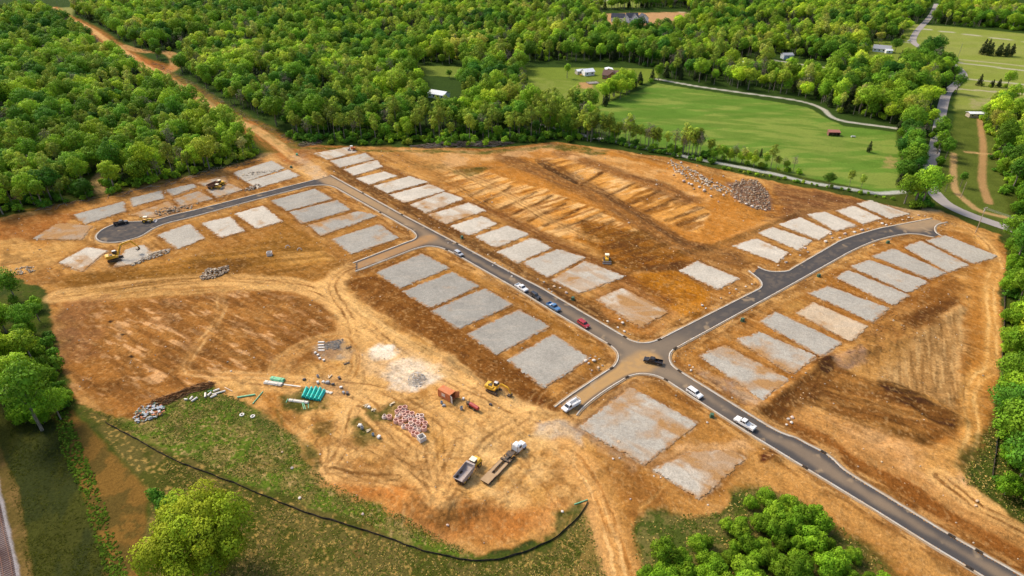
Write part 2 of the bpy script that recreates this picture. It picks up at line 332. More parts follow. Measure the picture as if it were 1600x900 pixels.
area(lawn, S(104,126,38), 1.5, 1, .5); area(lawn, S(150,132,72), 1.5, .8, .5, 1, ms=5, seed=16, thr=.54); area(lawn, S(204,168,110), 1.5, .75, .5, 1, ms=.8, seed=17, thr=.63); area(lawn, S(70,88,28), 1.5, .6, .5, 1, ms=3, seed=19, thr=.6)
area([(300,600),(400,600),(430,640),(380,660),(300,640)], S(86,112,34), 4, .7, .6, .5, seed=18)
# -- the graded site
col0 = col.copy()
area(SITE, MID, 1.6, 1, .45)
area(SITE, TAN, 1.6, .7, .45, 1, ms=26, seed=20); area(SITE, BRN, 1.6, .55, .45, 1, ms=11, seed=21, thr=.56)
area(SITE, LITE, 1.6, .35, .45, 1, streak=(137,18,2.2), seed=22, thr=.57); area(SITE, DRK, 1.6, .25, .45, 1, ms=2.4, seed=23, thr=.62)
# haul road through the wood
hr = [(462,248),(430,222),(395,200),(350,180),(310,152),(270,128),(235,108),(205,88),(170,66),(135,42),(95,22),(80,8)]
track(hr, S(206,132,72), 8.0, .9, None, 4.5, 1, .6); track(hr, LITE, 3.2, .95, TAN, 1, 2, .2); area([(235,112),(330,168),(455,240),(470,228),(340,150),(245,95)], S(120,116,62), 3, .5, .8, .9, ms=5, seed=60)
track([(235,108),(262,112),(275,96),(262,82),(225,80),(190,72)], S(214,164,104), 5, .9, BRN, 1.5, 3, .2); track([(212,92),(245,100),(262,108)], RED, 7, .6, None, 4, 4)
track([(415,243),(440,262),(470,262),(500,280)], LITE, 5, .7, None, 3, 5, .3)
track([(160,300),(150,288),(158,272),(172,262)], S(206,166,110), 3, .9, None, 1, 6)
# left of the cul-de-sac
area([(-60,352),(60,335),(130,330),(100,352),(50,372),(-60,385)], S(186,118,62), 4, .8, .8, .3); area([(-60,385),(40,372),(60,392),(100,372),(130,385),(80,410),(60,425),(-60,430)], S(222,172,104), 4, .85, .8, .5, streak=(20,14,2))
area([(0,390),(60,400),(50,425),(0,420)], DRK, 3, .35, .6, 1, ms=4, seed=24); area([(40,330),(200,298),(330,272),(415,246),(420,252),(300,285),(100,332)], S(188,128,66), 4, .7, .5, .4, streak=(20,20,2))
area([(150,300),(260,280),(360,265),(380,285),(300,305),(200,330),(120,340)], S(214,158,96), 4, .55, .8, .7, streak=(18,16,3), seed=25); area([(230,335),(290,318),(300,326),(245,345)], S(186,160,132), 2, .8, .7, .6, ms=3)
# band between the first block and the stockpile yard
area([(100,430),(230,420),(330,395),(420,370),(450,345),(520,400),(545,420),(480,445),(340,448),(150,500),(90,500)], S(176,122,56), 4, .9, .6, .4, streak=(15,22,4)); area([(200,415),(330,392),(430,365),(500,385),(520,410),(430,420),(320,425),(200,440)], S(206,150,76), 4, .7, .6, .8, streak=(12,30,1.6), seed=26)
area([(300,410),(370,400),(400,412),(360,430),(310,428)], DRK, 4, .6, .6, .4); area([(390,390),(470,360),(510,390),(490,415),(420,420)], S(196,140,70), 4, .8, .5, .3); area([(400,372),(460,352),(500,372),(450,392),(405,395)], S(156,110,52), 4, .6, .6, .5, ms=5)
area([(430,395),(500,385),(515,405),(450,415)], S(226,172,100), 4, .7, .6, .3); area([(75,440),(160,425),(240,430),(160,455),(80,470)], S(142,96,44), 4, .5, .6, .6, streak=(12,20,2))
# stub entrance and big left pad
area([(90,470),(250,445),(420,445),(520,470),(545,520),(520,560),(430,600),(330,595),(260,620),(200,652),(130,615),(100,560)], S(186,126,66), 4, .9, .5, .2)
area([(120,480),(420,450),(520,480),(500,560),(400,585),(280,610),(190,640),(110,600)], S(232,180,126), 5, .85, .5, 1, streak=(150,6,1.8), seed=27, thr=.6); area([(120,480),(420,450),(520,480),(500,560),(400,585),(280,610),(190,640),(110,600)], BRN, 5, .65, .5, 1, streak=(146,16,2.4), seed=28, thr=.54)
area([(85,480),(120,500),(105,570),(85,560)], S(140,104,76), 4, .6, .6, .4); area([(430,530),(520,500),(530,540),(480,575),(430,580)], S(160,104,52), 5, .6, .6, .5, seed=29)
for q in ((172,502,3),(192,523,2.6),(206,556,3.4)): area([(q[0]-q[2]*1.6,q[1]),(q[0],q[1]-q[2]*.8),(q[0]+q[2]*1.6,q[1]-1),(q[0],q[1]+q[2]*.8)], S(48,40,32), 1.2, .95, .2)
# stockpile yard, dry and pale
yard = [(545,432),(600,495),(700,562),(800,625),(870,645),(905,655),(930,700),(1000,740),(960,790),(905,770),(870,830),(800,850),(700,830),(600,790),(500,745),(470,705),(470,650),(440,600),(380,620),(330,595),(440,585),(520,560),(545,520),(520,468),(470,452),(500,440)]
area(yard, S(222,168,98), 4, .95, .6, .15); area(yard, LITE, 4, .6, .6, 1, ms=7, seed=30); area(yard, S(190,132,70), 4, .55, .6, 1, ms=3, seed=31, thr=.58)
area([(500,745),(600,790),(690,836),(800,850),(870,820),(880,790),(760,800),(640,770),(500,720),(475,705)], S(210,134,70), 5, .8, .7, .3); area([(560,770),(640,800),(720,840),(800,850),(860,830),(820,800),(700,800)], S(206,134,70), 5, .6, .8, .6, ms=6)
area([(640,770),(720,765),(740,790),(700,825),(640,810)], S(164,112,58), 4, .6, .7, .6, ms=3, seed=33)
# brown bank below the pads
area([(540,440),(590,430),(625,452),(675,484),(730,520),(795,565),(850,608),(872,632),(840,640),(800,622),(735,578),(690,548),(620,505),(560,468)], S(164,108,54), 2.5, .95, .35, .1); area([(540,440),(590,430),(675,484),(795,565),(860,620),(800,622),(690,548),(560,468)], S(140,88,42), 3, .6, .5, 1, ms=3, seed=34)
area([(790,615),(850,625),(880,640),(850,652),(800,640)], S(136,82,38), 3, .8, .5, .3)
for (a,b,c_,d_,k_) in ((698,560,735,583,.5),(735,583,800,628,.6),(640,532,700,560,.25)): track([(a,b),((a+c_)/2,(b+d_)/2+1),(c_,d_)], S(84,60,36), 1.2, k_*1.4, None, 1, 7, .8)
# yard ways
T = lambda p, w=3.2, k=.75, s=0, c=LITE, r=BRN: track(p, c, w, k, r, 1.2, s, .35)
T([(92,462),(180,450),(300,438),(400,440),(480,450),(540,480),(590,520),(650,565),(760,620),(850,660)],5,.8,1); T([(552,417),(530,430),(522,455),(545,500),(560,560),(560,620),(545,680),(520,730)],4.5,.8,2)
T([(430,590),(445,560),(490,535),(540,528),(555,560),(545,590),(500,600),(440,595)],3.5,.7,3,S(226,176,112),MID); T([(350,590),(440,600),(560,620),(600,660),(660,700)],4,.6,4); T([(560,640),(620,700),(660,745),(690,790)],3,.6,5,S(226,176,112),S(150,98,50))
T([(520,600),(590,610),(660,640),(740,690),(800,700)],4,.6,6); T([(545,690),(600,710),(660,740),(720,755)],3,.6,7,S(230,180,116),S(140,92,48)); T([(660,700),(665,740),(680,785)],3,.6,8,LITE,S(140,92,48)); T([(720,690),(700,740),(690,790)],3,.5,9,LITE,S(140,92,48))
T([(820,650),(760,690),(720,740),(700,790)],3.5,.5,10,LITE,S(150,100,54)); T([(900,660),(850,700),(800,760),(740,800)],3,.4,11,None,S(150,100,54)); T([(505,720),(510,700),(500,690),(520,670)],3,.5,12,None,S(130,86,46)); T([(520,735),(560,745),(620,745)],3,.7,13,LITE,S(120,80,42))
T([(345,455),(340,500),(300,550),(290,580),(320,585),(430,588)],2.0,.6,14,S(216,160,96),S(238,190,128)); T([(420,600),(480,570),(500,600)],2.5,.3,15)
for i in range(34):
    a = R(RS.choice([-40, -35, 50, 70, 10])) + RS.normal() * .2; cx, cy = G(RS.uniform(480, 900), RS.uniform(600, 770)); L_ = RS.uniform(10, 22); bend = RS.uniform(-5, 5)
    q = [PX(cx - L_ * math.cos(a), cy - L_ * math.sin(a)), PX(cx + bend * math.sin(a), cy - bend * math.cos(a)), PX(cx + L_ * math.cos(a), cy + L_ * math.sin(a))]
    track(q, None, 2, RS.uniform(.18, .38), [S(240,196,134), S(150,100,52), S(172,116,62)][i % 3], 1, i, .8, .25)
for i in range(9):   # fan of ruts running up onto the spoil heap
    a = R(28 + i * 15 + RS.uniform(-5, 5)); cx, cy = G(688, 785); r0, r1 = 6, RS.uniform(16, 30)
    track([PX(cx + r0 * math.cos(a), cy + r0 * math.sin(a)), PX(cx + r1 * math.cos(a + .1), cy + r1 * math.sin(a + .1))], None, 1.6, .42, [S(138,90,46), S(236,190,126)][i % 2], 1, i, .8, .28)
# lime and stone dust
for q, c_, k_ in (([(574,548),(590,540),(612,542),(624,552),(612,562),(586,563)],S(244,234,216),1.1),([(598,585),(612,570),(640,558),(682,568),(692,585),(664,608),(640,610),(612,602)],S(240,224,202),1.0),([(635,590),(655,583),(668,592),(650,605)],GRY,.9),([(560,555),(640,550),(700,575),(690,600),(600,595)],S(236,208,170),.5),([(835,665),(880,660),(912,672),(905,695),(870,690),(840,685)],S(206,190,170),.8),([(1480,742),(1500,738),(1514,752),(1500,760),(1484,752)],S(190,184,176),1)):
    area(q, c_, 2.5 if k_ > .6 else 6, k_, .6, .25, ms=2)
area([(488,540),(530,532),(548,548),(538,565),(500,565)], S(184,164,140), 3, .9, .5, .5, ms=2); area([(505,535),(538,530),(530,548),(508,548)], S(150,146,142), 1.5, .9, .5, .2)
area([(450,618),(510,590),(555,600),(552,618),(500,620)], S(196,150,108), 4, .6, .8, .4, ms=3); area([(1340,318),(1440,322),(1472,330),(1430,340)], S(206,176,136), 4, .7, .5, .3)
# weedy islands in the yard
for q in ([(436,624),(470,612),(512,620),(520,636),(480,646),(445,640)],[(492,675),(506,662),(524,664),(520,684),(500,690)],[(546,668),(560,656),(590,672),(598,690),(570,694),(550,688)],[(572,640),(620,625),(640,632),(615,650),(580,652)],[(400,640),(430,655),(440,690),(400,680)],[(905,775),(918,790),(880,835),(868,822)],[(985,815),(1020,800),(1060,805),(1090,815),(1130,800),(1150,820),(1100,900),(1080,1000),(1010,1000),(1000,900)],[(1150,765),(1200,760),(1290,800),(1380,880),(1420,1000),(1150,1000)],[(430,640),(465,690),(470,718),(500,745),(480,700)]):
    area(q, S(86,98,40), 2.5, .9, .8, .35, ms=4); area(q, S(150,130,76), 2.5, .5, .8, 1, ms=2, seed=36)
# orange field above: graded strips, darker haul bands
area([(695,250),(800,242),(880,225),(960,238),(1060,262),(1160,300),(1240,330),(1180,350),(1150,400),(1060,410),(960,405),(860,350),(780,310),(700,275)], S(212,142,66), 6, .9, .6, .2)
area([(620,232),(760,236),(800,250),(700,262),(640,250)], S(214,160,96), 5, .7, .6, .4)
LOW = [(690,272),(760,268),(850,296),(940,330),(1005,362),(1045,378),(985,376),(900,380),(800,348),(705,306)]; UPP = [(832,250),(880,244),(985,283),(1060,308),(1112,330),(1092,364),(1036,346),(975,316),(895,288)]
area(LOW, S(232,164,84), 2, .95, .7, .2, streak=(38,14,1.2), seed=1); area(UPP, S(234,170,92), 2, .95, .7, .25, streak=(38,14,1.2), seed=2); area(LOW, S(248,202,138), 2, .75, .6, 1, streak=(38,22,3.2), seed=3, thr=.52); area(UPP, S(248,204,144), 2, .7, .6, 1, streak=(38,20,4), seed=4, thr=.54)
area(LOW, S(172,104,40), 2, .75, .6, 1, streak=(38,26,2.2), seed=5, thr=.56); area(UPP, S(168,106,44), 2, .75, .6, 1, streak=(38,20,2.8), seed=6, thr=.57); area([(880,236),(960,244),(1060,268),(1150,300),(1100,318),(1040,290),(940,262)], S(238,188,124), 4, .65, .8, .6, ms=7, seed=7)
hb = [(790,246),(860,275),(930,305),(1000,345),(1060,385),(1140,402)]
track(hb, S(150,106,66), 6.5, .85, None, 3, 21, .4); track([(880,240),(960,268),(1020,290),(1075,312)], S(162,114,72), 5.5, .8, None, 2.5, 22, .3); track([(690,262),(760,285),(830,325),(880,355),(960,375),(1050,392)], S(222,176,118), 4, .55, BRN, 3, 23, .6)
track([(600,232),(660,262),(720,295),(800,345),(870,385),(930,408),(985,430)], S(196,140,78), 5, .7, S(150,104,56), 3, 24, .4); track([(700,255),(770,262),(830,256)], S(186,136,80), 3, .6, None, 2, 25)
area([(840,254),(850,254),(905,285),(900,290)], S(86,62,44), 1, .8, .2); area([(640,255),(760,262),(700,268)], S(110,96,50), 4, .5, .8, .6); area([(700,268),(745,262),(762,264),(730,278)], S(92,98,44), 1.5, .8, .6, .3)
area([(905,345),(960,350),(1080,400),(1060,425),(985,425),(940,400),(900,375)], S(172,108,38), 5, .85, .7, .3); area([(930,360),(1000,360),(1060,395),(1010,410),(950,395)], S(140,92,34), 5, .6, .7, .6, ms=5); area([(980,430),(1060,425),(1110,455),(1090,500),(1040,480)], S(206,134,44), 4, .9, .6, .3, seed=5); area([(1000,435),(1060,430),(1090,460),(1060,480)], S(160,100,36), 3, .5, .8, 1, ms=3)
area([(1060,270),(1120,275),(1200,292),(1220,320),(1190,335),(1130,320),(1080,300)], S(196,132,62), 5, .7, .8, .3); area([(1140,285),(1180,280),(1205,310),(1205,328),(1170,325),(1145,305)], S(158,128,112), 3, .9, .6, .3, ms=3); area([(1200,285),(1330,310),(1380,320),(1300,330),(1230,345),(1215,310)], S(156,104,68), 5, .75, .6, .3); area([(1190,345),(1260,325),(1330,318),(1300,332),(1210,352)], S(198,146,88), 3, .7, .5, .5, streak=(30,20,2))
area([(1080,400),(1150,370),(1210,345),(1240,330),(1240,345),(1180,370),(1150,385),(1130,410),(1165,440),(1120,410)], S(176,122,66), 4, .8, .6, .4); area([(985,425),(1060,405),(1090,410),(1062,425)], S(138,92,56), 3, .8, .5, .3)
# verges by pads: dark damp clay beside road A, stony beside row B
for q in ([(430,300),(500,292),(620,372),(640,385),(560,410),(520,395),(480,350),(420,318)],[(590,395),(660,392),(800,458),(950,545),(950,570),(920,590),(850,545),(740,470)],[(240,360),(420,318),(470,350),(520,398),(440,380),(260,400)]): area(q, S(184,128,62), 2.5, .7, .6, .4, ms=9)
for i in range(13):
    t = i / 12; a = (545 + 370 * t, 262 + 215 * t + 8); area([(a[0]-14,a[1]-8),(a[0]+14,a[1]-2),(a[0]+24,a[1]+12),(a[0]-2,a[1]+5)], S(112,80,54), 2.5, .75, .8, .6, ms=3, seed=i)
track([(520,262),(640,325),(760,390),(880,455),(960,500)], S(150,104,58), 4, .65, None, 3, 31, .6); track([(600,262),(700,305),(800,345),(900,395),(985,440),(1040,470)], S(150,96,54), 3.5, .8, None, 2, 32, .4)
area([(930,455),(975,440),(1060,485),(1030,525),(985,520),(940,495)], S(202,142,84), 3, .7, .6, .4, ms=4); area([(940,480),(1000,500),(1030,512),(1000,525),(955,500)], S(206,136,62), 3, .7, .6, .5)
# right hand block
area([(1060,560),(1110,545),(1190,500),(1310,425),(1430,375),(1460,380),(1530,412),(1480,430),(1390,480),(1280,560),(1190,625),(1150,615)], S(196,132,64), 3, .85, .5, .25); area([(1090,575),(1150,600),(1190,628),(1180,640),(1120,610)], S(180,172,162), 3, .7, .8, .5, ms=4)
area([(1200,500),(1250,470),(1270,480),(1230,500)], S(214,162,92), 3, .8, .8, .5)
area([(1350,520),(1400,480),(1450,450),(1500,440),(1500,470),(1440,510),(1420,530),(1350,560)], S(166,110,56), 4, .85, .6, .4, streak=(35,14,2)); area([(1410,500),(1490,465),(1495,480),(1440,520)], S(122,78,42), 3, .8, .6, .3)
area([(1498,478),(1512,485),(1502,560),(1490,640),(1440,620),(1372,598),(1380,570),(1440,520)], S(212,170,114), 3, .95, .5, .3, streak=(60,16,1)); area([(1498,478),(1512,485),(1502,560),(1490,640),(1372,598),(1440,520)], S(180,132,78), 3, .6, .5, 1, streak=(64,14,1), seed=7)
area([(1330,550),(1400,500),(1440,520),(1420,560),(1380,600),(1340,590),(1310,570)], S(196,146,84), 4, .8, .7, .5, streak=(55,12,2), seed=8); area([(1300,550),(1345,535),(1350,560),(1320,580),(1290,570)], S(168,136,116), 3, .8, .8, .3, ms=2)
area([(1180,640),(1260,580),(1290,555),(1310,575),(1290,600),(1250,640),(1220,655)], S(128,80,40), 4, .95, .6, .3, streak=(50,14,2)); area([(1270,562),(1300,556),(1295,575),(1280,580)], S(74,46,26), 2, .7, .6)
area([(1300,570),(1370,600),(1480,645),(1510,680),(1440,690),(1350,655),(1290,640),(1280,600)], S(156,102,52), 4, .85, .6, .4, streak=(-28,16,2)); area([(1370,600),(1400,602),(1500,655),(1500,672),(1420,645),(1380,625)], S(92,60,32), 2.5, .85, .5, .5, streak=(-28,14,1.6), seed=9)
area([(1300,640),(1400,660),(1470,690),(1440,696),(1340,668)], S(120,80,38), 3, .6, .7, .7, streak=(-25,14,2)); area([(1510,420),(1560,420),(1558,640),(1545,700),(1500,690),(1510,600),(1520,500)], S(202,138,68), 4, .85, .5, .3, streak=(85,20,2), seed=10)
T([(1530,372),(1548,390),(1558,410),(1552,430),(1545,460),(1552,520),(1550,570),(1525,590),(1515,620),(1518,680),(1500,730),(1520,770),(1600,820),(1700,870)],2.6,.8,16,S(228,172,100),S(240,192,124)); T([(1440,350),(1500,352),(1540,375),(1560,405)],2.4,.5,17)
area([(1230,650),(1300,640),(1400,680),(1470,700),(1500,720),(1480,745),(1540,800),(1700,880),(1700,905),(1560,860),(1400,760),(1320,700),(1240,672)], S(208,152,92), 5, .85, .7, .3, ms=6); area([(1225,655),(1280,672),(1330,705),(1400,745),(1520,815),(1660,890),(1680,935),(1600,895),(1480,828),(1335,738),(1300,710),(1240,680)], S(164,100,46), 2, .85, .5, .2)
area([(1290,645),(1420,690),(1500,740),(1560,800),(1480,770),(1380,710)], S(226,176,120), 5, .7, .8, .7, ms=3, seed=11); area([(1450,700),(1500,690),(1500,730),(1470,745),(1430,730)], S(222,166,96), 4, .9, .6, .3)
area([(1500,715),(1560,640),(1600,700),(1620,800),(1560,780),(1510,755)], S(88,92,42), 3, .9, .8, .3, ms=4); track([(1555,805),(1580,820),(1640,850)], S(60,52,30), 1.2, .8, None, .8, 40, .3); T([(1470,745),(1530,790),(1600,825),(1680,862)],3.2,.8,18)
# wedge below the crossing and towards the thicket
area([(905,655),(980,600),(1020,595),(1100,655),(1165,690),(1260,745),(1400,835),(1540,925),(1600,1000),(1480,1000),(1390,880),(1200,768),(1140,770),(1100,808),(1010,800),(950,790),(930,700)], S(200,142,76), 3, .85, .5, .3); area([(1150,700),(1260,745),(1400,835),(1540,925),(1500,940),(1380,860),(1200,765),(1150,755)], S(214,160,94), 3, .8, .5, .5, streak=(-38,20,2.4))
area([(930,700),(1000,730),(1040,775),(1030,800),(985,790),(940,740)], S(168,112,58), 4, .8, .7, .4, ms=6); area([(1000,715),(1080,690),(1170,690),(1165,712),(1100,700),(1030,735)], S(226,180,128), 3, .8, .7, .4, ms=3); area([(905,655),(940,640),(990,600),(940,690),(1000,722),(990,735),(920,690)], S(216,190,156), 3, .6, .7, .5, ms=3)
area([(1185,712),(1200,700),(1216,712),(1208,726),(1192,724)], S(110,58,28), 1.5, .95, .5, .2); area([(1290,850),(1380,880),(1560,1000),(1480,1000),(1380,900)], S(190,122,60), 4, .6, .7, .5)
area([(1160,760),(1260,790),(1380,870),(1400,900),(1340,890),(1240,800)], S(100,100,46), 3, .7, .7, .4, ms=3)
tk = [(880,700),(905,722),(925,750),(940,790),(955,840),(975,900),(990,1000)]
track(tk, S(226,170,104), 4.2, .95, S(196,136,74), 1.2, 41, .1); track([(905,722),(935,770),(950,830),(965,900),(975,1000)], None, 2, .8, S(244,196,132), 1, 42, .3, .4); track([(940,740),(965,790),(985,840),(1000,900),(1020,1000)], S(190,136,72), 1.3, .6, None, .8, 43, .4)
track([(1010,800),(1060,750),(1100,725)], None, 2, .5, S(216,166,100), 1, 44)
# -- sharper marks: graded strips, bands between pads, worn verges
for a_, b_ in (((735,305),(775,285)),((758,315),(800,292)),((783,326),(836,300)),((803,334),(862,306)),((826,345),(884,317)),((850,352),(905,326)),((870,358),(945,331)),((900,372),(960,345)),((905,290),(940,270)),((950,306),(990,286)),((985,318),(1030,298)),((1010,330),(1060,308)),((1042,345),(1095,324)),((1060,352),(1105,334))):
    track([a_, ((a_[0] + b_[0]) / 2, (a_[1] + b_[1]) / 2 + 1), b_], S(108,68,36), 1.2, .78, None, .9, int(a_[0]), .6)
track([(985,276),(1040,290),(1075,312),(1060,318)], S(130,84,50), 2.5, .6, None, 1.5, 60, .5); track([(845,250),(905,280),(960,312),(1030,355),(1075,380),(1140,395)], S(126,86,54), 3.2, .75, None, 2, 61, .5)
track([(700,262),(790,305),(860,345),(930,375)], S(236,186,118), 2.2, .6, S(150,100,54), 1.5, 62, .5)
for q in PW:      # damp clay round every pad, darker than the dry soil
    c = q.mean(0); o = c + (q - c) * 1.0; d_ = 3.4; lo = o.min(0) - d_ * 2; hi = o.max(0) + d_ * 2; idx = np.where(np.all((P > lo) & (P < hi), axis=1))[0]
    if len(idx): dd = -sdist(P[idx] + np.c_[WXs[idx], WYs[idx]] * .6, o); nn = fbm(P[idx, 0], P[idx, 1], 5, 181, 4); mixc(sst(d_, .8, dd) * .62 * sst(.28, .62, nn), S(140,88,44), idx); mixc(sst(1.6, .3, dd) * .75 * sst(.42, .6, n3[idx]), S(212,192,162), idx)
for c in CW:      # pale churned strip behind the kerbs
    L = c[::3]; lo = L.min(0) - 8; hi = L.max(0) + 8; idx = np.where(np.all((P > lo) & (P < hi), axis=1))[0]; d_, s_, al = pdist(P[idx], L); nn = fbm(al / 5, d_ * .8, 1, 191, 4)
    mixc(sst(4.5, 2.0, d_) * .55 * sst(.40, .62, nn), S(226,176,112), idx); mixc(sst(5.5, 3.0, d_) * .45 * sst(.62, .48, nn), S(138,90,48), idx)
for (q, c_, k_) in (([(520,262),(640,330),(760,396),(880,462),(955,508)],S(110,76,50),.55),([(900,655),(960,612),(1000,596)],S(190,150,106),.3)): track(q, c_, 3.0, k_, None, 2.5, 77, .8)
area([(110,430),(300,405),(430,372),(520,395),(470,430),(330,432),(150,470)], S(150,104,46), 4, .55, .6, .9, streak=(14,26,2.2), seed=40); area([(95,455),(420,440),(520,455),(430,452),(100,475)], S(234,186,118), 3, .6, .6, .6, streak=(10,30,1.8), seed=41)
area([(130,480),(430,450),(530,490),(470,560),(280,600),(140,620)], S(124,84,46), 5, .35, .6, 1, streak=(146,9,1.6), seed=42, thr=.6); area([(90,470),(180,460),(150,560),(105,560)], S(176,124,84), 5, .5, .7, .8, seed=43)
area([(620,232),(760,236),(880,224),(960,236),(900,250),(800,246),(700,262)], S(232,186,132), 4, .6, .7, .8, ms=7, seed=44)
area([(900,345),(1000,352),(1070,395),(1060,425),(985,425),(935,400)], S(120,78,28), 4, .5, .8, 1, streak=(30,9,2), seed=45); area([(1180,350),(1080,400),(1150,395),(1240,345)], S(206,150,88), 4, .6, .6, .6, streak=(35,14,1.6), seed=46)
area([(1210,290),(1400,325),(1420,335),(1330,322),(1240,345),(1190,345)], S(126,84,58), 4, .5, .7, .9, streak=(-20,14,2), seed=47)
area([(1240,470),(1330,560),(1180,640),(1060,560)], S(226,172,104), 3, .35, .7, .9, ms=5, seed=48)
area([(1320,540),(1500,470),(1510,640),(1380,600)], S(140,96,52), 3, .45, .6, 1, streak=(62,14,1.0), seed=49, thr=.56); area([(1180,650),(1300,570),(1400,610),(1500,690),(1400,690),(1280,650)], S(110,72,38), 4, .35, .7, 1, streak=(-30,12,1.6), seed=50, thr=.55)
area([(560,460),(700,560),(860,650),(780,640),(640,560),(540,480)], S(244,200,136), 3, .45, .6, .8, streak=(-42,20,1.4), seed=51); area([(480,640),(600,700),(720,760),(600,760),(500,720)], S(170,116,62), 4, .45, .8, .9, ms=4, seed=52)
area([(720,650),(880,660),(900,720),(800,790),(720,760)], S(244,204,142), 5, .4, .8, .8, ms=6, seed=53); area([(840,700),(900,740),(930,800),(880,780)], S(156,104,54), 5, .5, .8, .7, ms=5, seed=54)
area([(455,243),(470,240),(500,262),(515,275),(500,285),(485,280),(470,262)], S(222,190,152), 3, .8, .7, .4, ms=3, seed=81); area([(452,232),(500,226),(470,262),(440,262)], S(176,128,84), 3, .6, .8, .6, ms=3, seed=82)
area([(460,229),(600,233),(760,236),(880,226),(955,237),(930,243),(860,232),(760,240),(600,237),(480,233)], S(104,112,46), 2, .8, .7, .5, ms=4, seed=83)
# gravel lanes
PXx, PXy = PX(x, y); m_ = sst(.9, -.9, sdist(P + np.c_[WX, WY] * .35 + np.c_[WXs, WYs] * .7, SITEW)) * ((PXx > 1480) & (PXy > 362) | (PXx > 860) & (PXx < 1440) & (PXy < 345) & (y > 150)); col[:] = col * (1 - m_[:, None]) + col0 * m_[:, None]
for q, w_, c_ in (([(1025,123),(1100,136),(1200,150),(1255,159),(1285,170),(1300,183),(1330,191),(1402,200)],1.8,S(206,200,180)),([(800,182),(850,196),(887,206),(975,224.5),(1025,235),(1200,270),(1262,284),(1325,295),(1375,301.5),(1425,298),(1450,296)],1.9,S(206,204,190)),([(1212,94),(1295,106),(1330,108)],1.8,S(208,200,180)),([(1365,95),(1412,103),(1425,112)],1.8,S(208,200,180)),([(1440,46),(1600,65),(1700,76)],2.2,S(206,196,170)),([(1490,96),(1600,110),(1700,120)],2.2,S(206,196,170)),([(1490,91),(1600,103)],1.2,S(190,180,140)),([(1505,122),(1600,132),(1700,140)],2,S(206,196,170)),([(1490,138),(1600,146),(1700,152)],1.8,S(206,190,160)),([(900,6),(960,0)],3,S(200,194,180)),([(1060,18),(1090,22)],2.5,S(214,190,150)),([(1490,240),(1490,282),(1495,300),(1510,315),(1532,330),(1570,339)],1.6,S(206,166,110)),([(1530,180),(1536,225),(1535,262),(1535,287),(1545,317)],1.8,S(196,152,100)),([(1510,237),(1545,241)],1.5,S(206,166,110)),([(1405,65),(1420,66)],2,S(206,200,180))):
    track(q, c_, w_, .95, None, .7, 50, .1)
area([(1415,226),(1440,225),(1445,260),(1420,262)], S(176,150,90), 3, .3, .6); area([(1380,245),(1400,244),(1402,262),(1384,262)], S(186,156,100), 2, .7, .9, .5, ms=3)
area([(1515,155),(1560,150),(1548,172),(1520,170)], S(190,170,130), 3, .5, .8, .7, ms=3)
col *= (0.90 + 0.20 * n2)[:, None]
cl = fbm(x, y, 1.1, 151, 3); sm = sst(-2, 2, sdist(P, SITEW)); mean_ = np.array([.40, .235, .085]); lum = (col @ np.array([.3, .6, .1]))[:, None]; cc_ = lum + (col - lum) * 1.04; cc_ = np.maximum(cc_, .01) * (np.maximum(lum, .004) / .285) ** .36 * np.array([1.0, .985, .95]); w_ = (sm * sst(.3, 1.5, HD))[:, None]; col = col * (1 - w_) + cc_ * w_
kk = sst(.60, .74, cl) * sm * sst(.3, 1.5, HD)
col *= (1 - .26 * kk)[:, None]
kk = sst(.62, .78, fbm(x, y, .8, 161, 2)) * sm * sst(.3, 1.5, HD); col = col * (1 - .30 * kk[:, None]) + LITE * .30 * kk[:, None]
st = fbm((x * .74 - y * .67) / 9, (x * .67 + y * .74) / .9, 1, 171, 3); col *= (1 - .16 * sm * sst(.5, .65, st) * sst(.3, 1.5, HD))[:, None]
rows, cols = len(RR), len(AA)
I = np.arange(rows * cols).reshape(rows, cols)
a, b = I[:-1], I[1:]
Q = np.stack([a, b, np.roll(b, -1, 1), np.roll(a, -1, 1)], -1).reshape(-1, 4)[:, ::-1]
GZ[0:cols] = GZ[0]
gm = attr_mat('soil_and_grass', .42, 1.5, 1.0, 1.1)
ground = link('ground', mesh_np('ground', np.c_[GX, GY, GZ], Q, gm, np.clip(col, 0.01, .9)), kind='structure')
# ------------------------------------------------------------------ sheets cut to an outline: asphalt, pads
def sheet(name, q, res, z, colfn, mat, wob=0.0, wobs=1.0, grow=0.0, **props):
    lo = q.min(0) - 2; hi = q.max(0) + 2
    # frame aligned with the first side so that edges stay crisp
    xs = np.arange(lo[0], hi[0], res); ys = np.arange(lo[1], hi[1], res)
    X, Y = np.meshgrid(xs, ys); PP = np.c_[X.ravel(), Y.ravel()]
    if len(q) > 200:
        near_ = sdist(PP, q[::16]) > -5; dfull = np.full(len(PP), -9.0); dfull[near_] = sdist(PP[near_], q[::2])
    pw = PP + (np.c_[fbm(PP[:, 0], PP[:, 1], 2.2 * wobs, 81, 3) - .5, fbm(PP[:, 0], PP[:, 1], 2.2 * wobs, 87, 3) - .5]) * wob * 2
    d = (dfull if len(q) > 200 else sdist(pw, q)).reshape(X.shape) + grow
    c = (d[:-1, :-1] > 0) & (d[1:, :-1] > 0) & (d[:-1, 1:] > 0) & (d[1:, 1:] > 0)
    I = np.arange(X.size).reshape(X.shape)
    Q = np.stack([I[:-1, :-1], I[:-1, 1:], I[1:, 1:], I[1:, :-1]], -1)[c]
    use, inv = np.unique(Q, return_inverse=True); Q = inv.reshape(-1, 4)
    V = PP[use]; dd = d.ravel()[use]
    zz = z(V, dd) if callable(z) else np.full(len(V), z)
    return link(name, mesh_np(name, np.c_[V, zz], Q, mat, np.clip(colfn(V, dd), .01, .95)), **props)
